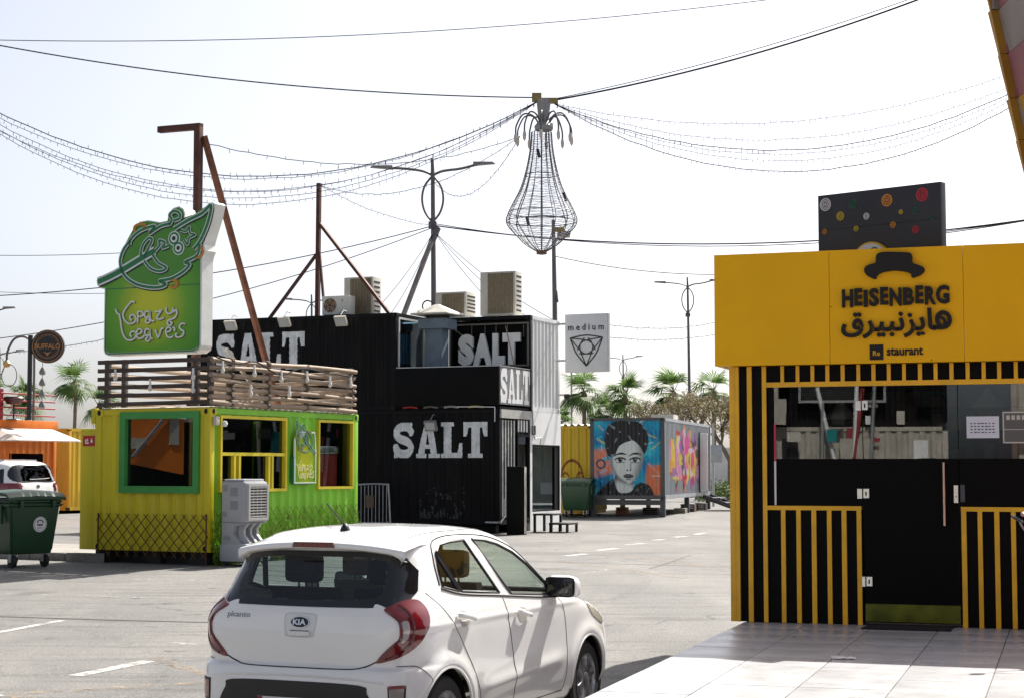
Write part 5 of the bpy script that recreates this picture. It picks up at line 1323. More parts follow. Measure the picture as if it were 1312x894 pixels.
MB().prism(blob((.60, .09), .182, .182, 40), .05, .056, fb_).build('logo_disc', mat('logo_white', (.62, .63, .66), .4), cb_)
MB().ribbon(blob((.65, .20), .035, .03, 14), .014, .056, .062, fb_, True).build('logo_mark', m_ldark, cb_)
for x in (.2, 1.0): bx('prop', m_steel, BB, x - .03, x + .03, .11, .5, .0, .05); MB().bar((x, .12, .7), (x, .5, .05), .04, .04).build('prop', m_steel, BB)

# pink and yellow flared shop front at the right edge (only its upper corner reaches the frame)
PK = thing('flared_shop', 'pink and yellow panelled shop front corner jutting in at the upper right', 'building', (3.50, 11.62, .25), 0)
m_pk = mat('faded_pink', (.24, .075, .08), .6, var=.15); m_pw = mat('faded_putty', (.22, .18, .16), .6, var=.15); m_py = mat('ochre_trim', (.36, .17, .008), .55, var=.15)
bx('wall', m_pk, PK, .06, 2.2, -3.4, 0, 0, 3.345)
bx('roof', m_hk, PK, -.2, 2.2, -3.35, -.05, 4.95, 5.05)
def pk(v, x): return -.02 - (v - 3.35) * .19
rows = [(3.35, 3.62), (3.62, 3.9), (3.9, 4.2), (4.2, 4.5), (4.5, 4.95)]
for i, (a, b) in enumerate(rows):
    xa, xb = pk(a, 0) , pk(b, 0)
    j = .015 * (i % 2)
    MB().add([(xa - .04, .04 + j, a), (xa + .04, .04 + j, a), (xb + .04, .04 + j, b - .004), (xb - .05, .04 + j, b - .004), (xa - .05, -.02, a), (xa + .04, -.02, a), (xb + .04, -.02, b - .004), (xb - .05, -.02, b - .004)],
             [(0, 1, 2, 3), (7, 6, 5, 4), (0, 4, 5, 1), (1, 5, 6, 2), (2, 6, 7, 3), (3, 7, 4, 0)]).build('trim_block', m_py, PK)
    for k in range(6):
        y0_, y1_ = -.024 - k * .55, -.024 - (k + 1) * .55 + .004
        sp__ = (y0_ + y1_) / 2 + (.15 if (i + k) % 2 else -.12)
        for (p, q_, r2, s2, mm) in ((y0_, sp__, y0_, sp__ + .1, (m_pk, m_pw)[(i + k) % 2]), (sp__ - .003, y1_, sp__ + .097, y1_, (m_pk, m_pw, m_py)[(i + k + 1) % 3])):
            MB().add([(xa, p, a), (xa, q_, a), (xb, s2, b - .004), (xb, r2, b - .004), (xa + .06, p, a), (xa + .06, q_, a), (xb + .06, s2, b - .004), (xb + .06, r2, b - .004)], [(0, 1, 2, 3), (7, 6, 5, 4), (0, 4, 5, 1), (1, 5, 6, 2), (2, 6, 7, 3), (3, 7, 4, 0)]).build('facet_panel', mm, PK)
    bx('end_panel', (m_pk, m_pw, m_pk, m_pk, m_pw, m_py)[i], PK, xb + .045, 2.2, -.06, .0, a, b - .004)

# the parked scooter's mirror that pokes in at the right edge
SM = thing('scooter_mirror', 'small oval scooter mirror on a stalk at the right frame edge', 'mirror', (3.78, 13.2, .25), R(15))
MB().lathe([(0, -.012), (.045, -.010), (.055, 0), (.045, .012), (0, .014)], (0, 0, 0), 18).build('mirror_head', mat('mirror_shell', (.05, .05, .07), .2, .3), SM, smooth=True)
SM.children[0].location = (.0, 0, 1.055); SM.children[0].rotation_euler = (R(12), R(28), 0)
MB().tube(spline([(.02, 0, 1.04), (.07, 0, .96), (.16, 0, .90), (.30, 0, .86)], 5), .008, 6).build('stalk', mat('stalk_grey', (.25, .24, .22), .3, .8), SM, smooth=True)
MB().tube([(.30, 0, .87), (.34, 0, .4), (.36, 0, 0)], .03, 8).build('handlebar_column', m_plastic, SM)
MB().lathe([(0, .02), (.017, .01), (.017, -.01), (0, -.02)], (.05, 0, 1.09), 10).build('indicator', mat('indicator_pale', (.5, .35, .3), .3), SM, smooth=True)

# ============================================================ STREET LAMPS
def lamp(label, x, y, top, span, tk=1.0, group='twin arm street lamps'):
    P = thing('street_lamp', label, 'street lamp', (x, y, gz(y)), 0, group)
    zc = top - .55; hs = span / 2
    MB().tube([(.1, 0, 0), (.06, 0, zc * .5), (0, 0, zc), (-.02, 0, top)], [.10 * tk, .085 * tk, .06 * tk, .045 * tk], 8).build('pole', m_pole, P, smooth=True)
    for s_ in (-1, 1):
        MB().tube(spline([(0, 0, zc), (s_ * hs * .18, 0, zc + .14), (s_ * hs * .5, 0, zc + .22), (s_ * hs * .8, 0, zc + .30 + .06 * s_)], 5), .04 * tk, 6).build('arm', m_pole, P, smooth=True)
        MB().tube(spline([(0, 0, zc), (s_ * .26, 0, zc - .35), (s_ * .34, 0, zc - .78), (s_ * .24, 0, zc - 1.2), (0, 0, zc - 1.52)], 5), .032 * tk, 6).build('hoop', m_pole, P, smooth=True)
        hd = MB(); a, b, z = hs * .72, hs * 1.12, zc + .30 + .06 * s_
        hd.add([(s_ * a, -.10, z - .05), (s_ * b, -.08, z + .01), (s_ * b, .08, z + .01), (s_ * a, .10, z - .05), (s_ * a, -.07, z + .08), (s_ * (b - .1), -.05, z + .08), (s_ * (b - .1), .05, z + .08), (s_ * a, .07, z + .08)],
               [(0, 1, 2, 3), (7, 6, 5, 4), (0, 4, 5, 1), (1, 5, 6, 2), (2, 6, 7, 3), (3, 7, 4, 0)])
        hd.build('lamp_head', mat('lamp_head_grey', (.27, .25, .23), .45, .2), P)
    bx('collar', m_pole, P, -.13, .13, -.1, .1, zc - 1.72, zc - 1.5, b=.01)
    return P
l1 = lamp('tall twin arm street lamp rising behind the black containers', -2.55, 56, 11.5, 3.6, 1.1)
lp = thing('leaning_prop', 'steel pipe prop leaning against the lamp pole above the black containers', 'pipe', (-2.5, 55.7, 0))
MB().tube([(.03, .1, 9.2), (-1.25, -1.0, 5.5)], .085, 8).build('pipe', mat('pipe_grey', (.25, .22, .20), .5, .4, var=.2), lp, smooth=True); MB().tube([(.12, .14, 9.35), (-.05, -.0, 8.9)], .11, 8).build('clamp', m_pole, lp)
lamp('twin arm street lamp beside the yellow fascia on the right', 10.05, 100, 12.4, 3.5)
lamp('small far twin arm street lamp right of the hanging sign', 10.45, 165, 12.2, 3.4)
lamp('far twin arm street lamp behind the rusty braced post', -12.6, 110, 12.4, 3.4)
lamp('far street lamp whose head reaches in at the left edge', -27.4, 90, 9.9, 3.4)
lamp('distant street lamp left of the swan neck lamp', -38.0, 130, 10.4, 3.4)
o = thing('lamp_post', 'plain single lamp pole standing behind the white container, below the wire chandelier', 'street lamp', (1.5, 60, gz(60)))
MB().tube([(.0, 0, 0), (-.03, 0, 7), (-.08, 0, 10.05)], [.11, .085, .06], 8).build('pole', m_pole, o, smooth=True); bx('lamp_head', MATS['lamp_head_grey'], o, .05, .5, -.6, .2, 9.45, 9.6, b=.04); MB().tube([(-.05, 0, 9.3), (.25, -.2, 9.5)], .03, 6).build('arm', m_pole, o); MB().tube([(.02, 0, 7.6), (.06, -.1, 7.2)], .04, 6).build('tie', m_pole, o)
o = thing('traffic_sign', 'grey backed road sign on a post beside the painted container', 'sign', (8.0, 70, gz(70)))
MB().tube([(0, 0, 0), (0, 0, 3.3)], .05, 8).build('post', m_steel, o, smooth=True); bx('sign_plate', m_steel, o, -.35, .35, -.08, -.05, 1.75, 2.45, b=.02)
o = thing('thin_mast', 'thin grey mast behind the hanging sign and the palms', 'mast', (4.0, 118, gz(118)))
MB().tube([(0, 0, 0), (0, 0, 8.2)], .06, 6).build('pole', m_steel, o); MB().tube([(0, 0, 8.2), (0, 0, 8.6)], .03, 6).build('tip', m_steel, o)

# ============================================================ WIRE CHANDELIER, CABLES AND FAIRY LIGHTS
HUB = Vector((.68, 40, 10.15))
CH = thing('wire_chandelier', 'bell shaped wire mesh chandelier hung from cables over the car park', 'chandelier', HUB, 0)
m_cw = mat('chandelier_wire', (.11, .11, .115), .6, .2)
PR = [(-.75, .23), (-1.2, .27), (-1.7, .37), (-2.1, .50), (-2.45, .68), (-2.7, .79), (-2.82, .81), (-2.95, .76), (-3.15, .58), (-3.35, .38), (-3.48, .18), (-3.52, .10)]
prof = spline([(p[1], 0, p[0]) for p in PR], 5)
for k in range(16):
    t = 2 * math.pi * k / 16
    MB().tube([(p[0] * math.cos(t), p[0] * math.sin(t), p[2]) for p in prof], .008 if k % 2 else .012, 4, cap=False).build('rib', m_cw, CH)
q = MB()
rr = random.Random(2)
for k in range(70):
    z = -.78 - 2.70 * k / 69
    r_ = next((a[0] + (b[0] - a[0]) * (z - a[2]) / (b[2] - a[2] - 1e-9) for a, b in zip(prof, prof[1:]) if a[2] >= z >= b[2]), .1)
    q.tube([(r_ * math.cos(j * R(15)), r_ * math.sin(j * R(15)), z + rr.uniform(-.014, .014)) for j in range(25)], .0055, 3, cap=False)
stuff(q.build('fairy_light_coil', mat('silver_wire', (.26, .26, .27), .6, .2), CH))
for z, r_ in ((-1.75, .385), (-2.62, .77), (-2.82, .815)):
    MB().tube([(r_ * math.cos(j * R(15)), r_ * math.sin(j * R(15)), z) for j in range(25)], .011, 4, cap=False).build('hoop', m_cw, CH)
MB().lathe([(.0, -.75), (.20, -.72), (.22, -.62), (.12, -.5), (.16, -.1), (.18, .0), (0, .01)], (.05, 0, 0), 12).build('stem', mat('stem_grey', (.28, .28, .29), .5, .3), CH, smooth=True)
bx('top_bracket', mat('ochre_bracket', (.26, .20, .08), .6, .3, var=.2), CH, -.22, .0, -.12, .12, -.04, .14, b=.01); bx('top_bracket', MATS['ochre_bracket'], CH, .0, .38, -.1, .1, -.08, .03, b=.01)
bx('lower_bracket', MATS['ochre_bracket'], CH, -.10, .26, -.08, .08, -.70, -.56, b=.01)
MB().lathe([(0, -3.60), (.12, -3.58), (.12, -3.50), (0, -3.48)], n=12).build('finial', mat('finial_brown', (.15, .08, .05), .6), CH)
for k in range(10):
    t = 2 * math.pi * k / 10 + .2; c, s_ = math.cos(t), math.sin(t)
    a = MB().tube(spline([(.05 + .1 * c, .1 * s_, -.60), (.05 + .25 * c, .25 * s_, -.38), (.05 + .48 * c, .48 * s_, -.36), (.05 + .64 * c, .64 * s_, -.62), (.05 + .66 * c, .66 * s_, -.82)], 5), .02, 6).build('arm', m_cw, CH, smooth=True)
    MB().lathe([(0, -1.06), (.035, -1.0), (.045, -.9), (.025, -.82)], (.05 + .66 * c, .66 * s_, 0), 8).build('candle_bulb', mat('candle_bulb', (.55, .50, .45), .3), a, smooth=True)
for (x, z) in ((-.1, -1.2), (.5, -2.2), (-.35, -2.75)): MB().tube([(x, -.3, z), (x + .05, -.3, z - .2)], .035, 6).build('ballast', m_plastic, CH)
bx('ballast', MATS['ochre_bracket'], CH, .25, .5, -.5, -.4, -3.12, -3.02, b=.01)

def cat(a, b, sag, n=28):
    a, b = Vector(a), Vector(b)
    return [a.lerp(b, i / n) - Vector((0, 0, 4 * sag * (i / n) * (1 - i / n))) for i in range(n + 1)]
def cable(label, a, b, sag, r=.014, bulbs=0, group='overhead cables', seed=0):
    pts = cat(a, b, sag, 40 if bulbs else 26); rn_ = random.Random(seed)
    if bulbs:
        P = thing('string_light', label, 'string light', pts[0], 0, group)
        pts = [p - Vector(pts[0]) for p in pts]
        pts = [p + Vector((0, 0, rn_.uniform(-.012, .012))) for p in pts]
        MB().tube(pts, r, 4, cap=False).build('wire', m_wire, P)
        q = MB()
        for i in range(bulbs):
            t = (i + .5) / bulbs * (len(pts) - 1); k = int(t); p = pts[k].lerp(pts[k + 1], t - k); l = rn_.uniform(.05, .09)
            q.tube([p, p + Vector((rn_.uniform(-.02, .02), 0, l * rn_.choice((-1, -1, 1))))], .007, 3)
        stuff(q.build('bulbs', mat('tiny_bulb', (.16, .16, .17), .4), P))
    else:
        o = MB().tube(pts, r, 5, cap=False).build('cable', m_wire); tag(o, label, 'cable', group)
h = HUB
cable('upper black cable from the chandelier off to the left', h + Vector((-.2, 0, .05)), (-13.5, 40, 11.75), .35, .016)
cable('thick black cable climbing from the chandelier to the upper right', h + Vector((.35, 0, .0)), (11.5, 38, 13.0), .35, .022)
cable('second strand twisted beside the climbing right hand cable', h + Vector((.35, 0, .03)), (11.5, 38.1, 13.05), .28, .010)
cable('thin cable across the top of the sky', (-17, 45, 12.9), (7.5, 45, 13.95), .55, .011)
G1 = 'fairy light strings left of the chandelier'; G2 = 'fairy light strings right of the chandelier'
for i, (z, s_, dy) in enumerate(((10.75, 2.05, 0), (10.62, 2.02, .3), (10.55, 2.25, .5), (10.45, 2.35, .8), (10.40, 2.45, 1.1), (10.35, 2.2, .2))):
    cable('sagging fairy light string, %s of the left bundle' % ('topmost', 'second', 'third', 'fourth', 'lowest', 'twisted middle strand')[i], h + Vector((-.1, 0, -.05)), (-13.4, 40 + dy, z), s_, .0065 if i else .011, 90, G1, i)
for i, (z, s_, dy) in enumerate(((11.2, .95, 0), (11.0, 1.25, .2), (10.92, 1.45, .4), (10.85, 1.50, .5), (10.80, 1.62, .7), (10.72, 1.82, .9))):
    cable('sagging fairy light string, %s of the right bundle' % ('topmost', 'second', 'third', 'fourth', 'fifth', 'lowest')[i], h + Vector((.3, 0, -.1)), (12.6, 40 + dy, z), s_, .010 if i in (2, 5) else .006, 90, G2, 20 + i)
c0 = Vector((-2.5, 56, 9.45))
cable('twin black cable dipping right of the tall lamp', c0, (19, 46, 9.2), 1.05, .022); cable('second strand of the cable right of the tall lamp', c0 + Vector((0, 0, .06)), (19, 46, 9.3), 1.2, .014)
cable('thin cable running right below the chandelier tip', (1.45, 60, 8.95), (9.0, 60, 8.4), .3, .014)
cable('upper cable running left from the tall lamp', c0, (-19, 52, 6.7), .6, .016); cable('lower cable running left from the tall lamp', c0 + Vector((0, 0, -.05)), (-19, 52, 5.2), .75, .014)
for i, (x, y) in enumerate(((-4.2, 49.7), (-3.56, 49.45), (1.19, 49.4), (.6, 49.6), (.0, 49.8))):
    cable('slack wire %s the tall lamp collar' % ('first left of', 'second left of', 'outermost right of', 'second right of', 'nearest right of')[i], c0 + Vector((0, -.1, -.2)), (x, y, 5.84), .2, .009)
RPT = (-5.41, 48.83, 9.6)
cable('fairy light wire sagging from the rusty post top to the chandelier', RPT, h + Vector((-.5, 0, -.85)), .7, .008, 30, 'loose fairy light wires', 50)
cable('fairy light wire dropping from chandelier arms to the lamp', h + Vector((-.5, 0, -.85)), (-2.55, 55.95, 10.9), .9, .009, 24, 'loose fairy light wires', 51)
cable('fairy light wire slanting left under the rusty post top', RPT, c0, .2, .008, 20, 'loose fairy light wires', 52)
cable('fairy light wire from the chandelier to the rusty post with the top arm', h + Vector((-.6, 0, -.9)), (-5.5, 30.5, 7.4), .5, .008, 20, 'loose fairy light wires', 53)
cable('low fairy light string right of the hanging sign', (1.6, 50, 6.0), (9.2, 60, 7.4), .6, .008, 40, 'low fairy light strings', 54)
cable('lower fairy light string right of the hanging sign', (1.6, 50, 5.6), (9.2, 60, 6.9), .5, .008, 40, 'low fairy light strings', 55)
cable('long faint wire far left below the leaf sign', (-30, 75, 9.9), (-15.5, 75, 9.2), .3, .012); cable('lower faint wire far left', (-30, 75, 11.2), (-15, 75, 11.0), .3, .014)
cable('fairy light string sloping behind the round black sign', (-21, 60, 5.6), (-9.5, 55, 6.6), .5, .010, 60, 'low fairy light strings', 56)
cable('thin wire far right above the yellow fascia', (9.5, 40, 7.0), (14.5, 36, 7.6), .1, .012)

# ============================================================ PALMS, BARE TREES, HEDGE
m_frond = leafmat('palm_leaf', (.095, .165, .04), .5, .45, 2.5)
m_frond_d = mat('palm_leaf_dry', (.20, .17, .07), .7, var=.3, scale=2)
m_trunk = mat('palm_trunk', (.20, .155, .11), .9, var=.3, scale=6, bump=.4, bscale=20)
def crown_mesh(seed, wind):
    r = random.Random(seed); q = MB()
    for k in range(27):
        az = r.uniform(0, 2 * math.pi); el = R(r.uniform(-65, 68)); L = r.uniform(.70, 1.2); dr = r.uniform(.3, .9)
        d = Vector((math.cos(az) * math.cos(el) + wind, math.sin(az) * math.cos(el), math.sin(el))).normalized()
        side = d.cross(Vector((0, 0, 1)))
        side = side.normalized() if side.length > .05 else Vector((1, 0, 0))
        nrm = side.cross(d)
        tip = d * L * .55
        q.tube([(0, 0, 0), tip * .5, tip], [.02, .014, .01], 4, cap=False)
        n = 15
        for i in range(n):
            a = R(-75 + 150 * i / (n - 1)); l = L * (.80 + .25 * math.cos(a)) * r.uniform(.85, 1.1)
            ld = (d * math.cos(a) + side * math.sin(a)).normalized(); w = side * math.cos(a) - d * math.sin(a); w = w.normalized() * .035
            p1 = tip + ld * l * .5 + Vector((wind * .1, 0, -dr * .06)); p2 = tip + ld * l * .95 + Vector((wind * .25, 0, -dr * .45 * abs(math.cos(el)) - dr * .15))
            o_ = len(q.v)
            q.v += [tuple(tip - w * .2), tuple(p1 - w + nrm * .02), tuple(p2), tuple(p1 + w + nrm * .02)]; q.f.append((o_, o_ + 1, o_ + 2, o_ + 3))
    return q
palm_defs = []
for sd, wind in ((1, -.35), (2, -.55), (3, -.2)):
    cr = crown_mesh(sd, wind); palm_defs.append(cr)
crowns = [None] * 3
def palm(label, x, y, ztop, size, kind, rz=0):
    P = thing('palm_tree', label, 'palm tree', (x, y, gz(y)), rz, 'fan palms'); h_ = ztop - gz(y)
    r = random.Random(int(x * 10) + 7); pts = []; rs_ = []
    for i in range(13):
        t = i / 12; pts.append((.15 * math.sin(t * 2 + r.random() * .05), .1 * t, h_ * t)); rs_.append((.22 - .10 * t + .015 * (i % 2)) * (1.35 if i == 12 else 1) * size / 1.5)
    MB().tube(pts, rs_, 9).build('trunk', m_trunk, P, smooth=True)
    q = MB(); rr_ = random.Random(5)
    for k in range(22):                                            # dry skirt under the crown
        az = rr_.uniform(0, 6.28); l = rr_.uniform(.3, .7) * size
        o_ = len(q.v); c, s_ = math.cos(az), math.sin(az); b = Vector(pts[-1])
        q.v += [tuple(b + Vector((c * .08, s_ * .08, .0))), tuple(b + Vector((c * .22 - s_ * .06, s_ * .22 + c * .06, -l * .5))), tuple(b + Vector((c * .2, s_ * .2, -l))), tuple(b + Vector((c * .22 + s_ * .06, s_ * .22 - c * .06, -l * .5)))]; q.f.append((o_, o_ + 1, o_ + 2, o_ + 3))
    stuff(q.build('dry_skirt', m_frond_d, P, normals=False))
    if crowns[kind] is None:
        c = palm_defs[kind].build('crown', m_frond, P, normals=False); crowns[kind] = c
    else:
        c = crowns[kind].copy(); COL.objects.link(c); c.parent = P
    c.location = pts[-1]; c.scale = (size,) * 3; c.rotation_euler = (0, 0, rz * 2)
palm('fan palm left of the pair behind the hanging sign', 4.7, 118, 6.9, 1.30, 0)
palm('lower fan palm right of the pair behind the hanging sign', 5.95, 121, 5.7, 1.15, 1, 1.0)
palm('wind blown fan palm in front of the small far street lamp', 7.7, 117, 6.5, 1.35, 2, 2.0)
palm('lower drooping fan palm beneath the wind blown one', 8.3, 122, 5.2, 1.2, 0, 2.6)
palm('tall fan palm left of the right hand street lamp', 10.85, 119, 6.9, 1.35, 1)
palm('fan palm beside the corner of the yellow fascia', 13.6, 119, 7.0, 1.30, 0, .4)
palm('partly hidden fan palm just right of the white container', 3.0, 112, 4.5, 1.0, 2, .3)
palm('large fan palm rising behind the yellow storage container', -21.3, 85, 5.9, .86, 0, .2)
palm('smaller fan palm tucked behind the yellow kiosk corner', -21.9, 93, 5.0, .95, 1, 1.2)
palm('fan palm behind the red terrace railing on the right', -25.5, 92, 5.3, .95, 2, .8)
palm('fan palm behind the left part of the red railing', -28.0, 95, 5.6, .95, 0, 2.2)
palm('fan palm at the far left edge', -29.5, 96, 6.0, .95, 1, 2.9)

m_bark = mat('grey_bark', (.17, .135, .11), .9, var=.3, scale=8)
m_dryleaf = leafmat('dusty_olive_leaf', (.23, .19, .09), .4, .4, 3)
def bare_tree(label, x, y, h_, seed, leaves, spread=1.0, rough_=.5):
    P = thing('bare_tree', label, 'tree', (x, y, gz(y)), 0, 'bare dusty trees'); r = random.Random(seed); q = MB(); lf = MB(); tips = []
    def grow(p, d, l, rad, dep):
        n = p + d * l; mid = p.lerp(n, .5) + Vector((r.uniform(-1, 1), r.uniform(-1, 1), 0)) * l * .06
        q.tube([p, mid, n], [rad, rad * .85, rad * .7], 5 if dep < 2 else 3, cap=False)
        if dep >= 2: tips.append((mid, n))
        if dep == 5: return
        for k in range(3 if dep in (0, 1, 3) else 2):
            a = Vector((r.uniform(-1, 1) * spread, r.uniform(-1, 1) * spread, r.uniform(-.1, .8))); grow(n, (d * .8 + a * rough_ * 1.3).normalized(), l * r.uniform(.58, .82), rad * .62, dep + 1)
    tr_ = Vector((r.uniform(-.2, .2), 0, 1)).normalized()
    grow(Vector((0, 0, 0)), tr_, h_ * .30, h_ * .028, 0)
    q.build('trunk', m_bark, P)
    if leaves:
        for i in range(leaves):
            a, b = r.choice(tips); c = a.lerp(b, r.random()) + Vector((r.gauss(0, .12), r.gauss(0, .12), r.gauss(0, .1))); s_ = r.uniform(.03, .075); d = Vector((r.uniform(-1, 1), r.uniform(-1, 1), r.uniform(-1, 1))).normalized(); e = d.orthogonal().normalized()
            o_ = len(lf.v); lf.v += [tuple(c - d * s_), tuple(c + e * s_ * .5), tuple(c + d * s_), tuple(c - e * s_ * .5)]; lf.f.append((o_, o_ + 1, o_ + 2, o_ + 3))
        stuff(lf.build('crown', m_dryleaf, P, normals=False))
bare_tree('bushy dusty tree between the painted container and the yellow kiosk', 10.6, 84, 6.3, 4, 7500, 1.1, .6)
bare_tree('second dusty tree behind the bushy one, to its right', 12.6, 90, 6.0, 9, 6500, 1.1, .6)
bare_tree('leafless tree behind the painted container, middle', 9.4, 92, 6.0, 21, 1200)
bare_tree('leafless tree behind the painted container, left', 7.3, 95, 5.4, 33, 2500)
bare_tree('low leafless tree left of the right hand street lamp', 9.0, 98, 5.6, 41, 2500)
bare_tree('scrubby tree behind the palms right of the hanging sign', 5.0, 100, 4.6, 55, 4500, 1.2, .6)
hr = random.Random(8)
def bush(label, x, y, w, h_, n, m, cat_='shrub'):
    P = thing('shrub', label, cat_, (x, y, gz(y)), 0, 'low shrubs'); q = MB(); s_ = MB()
    for i in range(n):
        a, b, c = hr.uniform(-1, 1), hr.uniform(-1, 1), hr.random()
        if a * a + b * b > 1: continue
        hh = h_ * (1 - (a * a + b * b) * .6) * (.8 + .25 * math.sin(a * 9 + b * 5)); p = Vector((a * w, b * 1.0, hh * c ** .6)); l = hr.uniform(.05, .11); d = Vector((hr.uniform(-1, 1), hr.uniform(-1, 1), hr.uniform(-.3, 1))).normalized(); e = d.orthogonal().normalized() * l * .4
        o_ = len(q.v); q.v += [tuple(p - e), tuple(p + d * l), tuple(p + e), tuple(p - d * l * .3)]; q.f.append((o_, o_ + 1, o_ + 2, o_ + 3))
    stuff(q.build('crown', m, P, normals=False))
    for k in range(5): s_ = MB().tube([(hr.uniform(-.3, .3) * w, 0, 0), (hr.uniform(-.6, .6) * w, 0, h_ * .7)], .02, 4).build('stem', m_bark, P)
m_hedge = leafmat('hedge_leaf', (.12, .19, .04), .4, .5, 3)
bush('green hedge patch at the foot of the bushy dusty tree', 9.9, 80, 1.6, 1.15, 5000, m_hedge)
bush('dusty scrub beyond the painted container roof', 8.5, 104, 4.5, 3.6, 7000, m_dryleaf)
bush('dusty scrub left behind the hanging sign', 4.5, 106, 2.6, 3.4, 4500, m_dryleaf)
o = thing('roadside_wall', 'low sunlit white wall behind the hedge and tree at the right', 'wall', (10.5, 100, gz(100)))
for i in range(8): bx('wall_panel', m_white, o, -6 + i * 2.0, -4.01 + i * 2.0, 0, .2, 0, 2.6)
bx('wall_coping', m_white, o, -6.05, 10.05, -.03, .23, 2.6, 2.7)
bx('roof_box', m_beige, mu, -1.5, -.7, 6.0, 7.0, 3.32, 3.6)

# ============================================================ CARS
def hermite(tab):
    xs = [t[0] for t in tab]; ys_ = [t[1] for t in tab]; n = len(tab); m = []
    for i in range(n):
        if i == 0: m.append((ys_[1] - ys_[0]) / (xs[1] - xs[0]))
        elif i == n - 1: m.append((ys_[-1] - ys_[-2]) / (xs[-1] - xs[-2]))
        else:
            a = (ys_[i] - ys_[i - 1]) / (xs[i] - xs[i - 1]); b = (ys_[i + 1] - ys_[i]) / (xs[i + 1] - xs[i])
            m.append(0 if a * b <= 0 else 2 * a * b / (a + b))
    def f(x):
        if x <= xs[0]: return ys_[0]
        if x >= xs[-1]: return ys_[-1]
        k = 0
        while xs[k + 1] < x: k += 1
        h_ = xs[k + 1] - xs[k]; t = (x - xs[k]) / h_
        return (2 * t**3 - 3 * t * t + 1) * ys_[k] + (t**3 - 2 * t * t + t) * h_ * m[k] + (-2 * t**3 + 3 * t * t) * ys_[k + 1] + (t**3 - t * t) * h_ * m[k + 1]
    return f
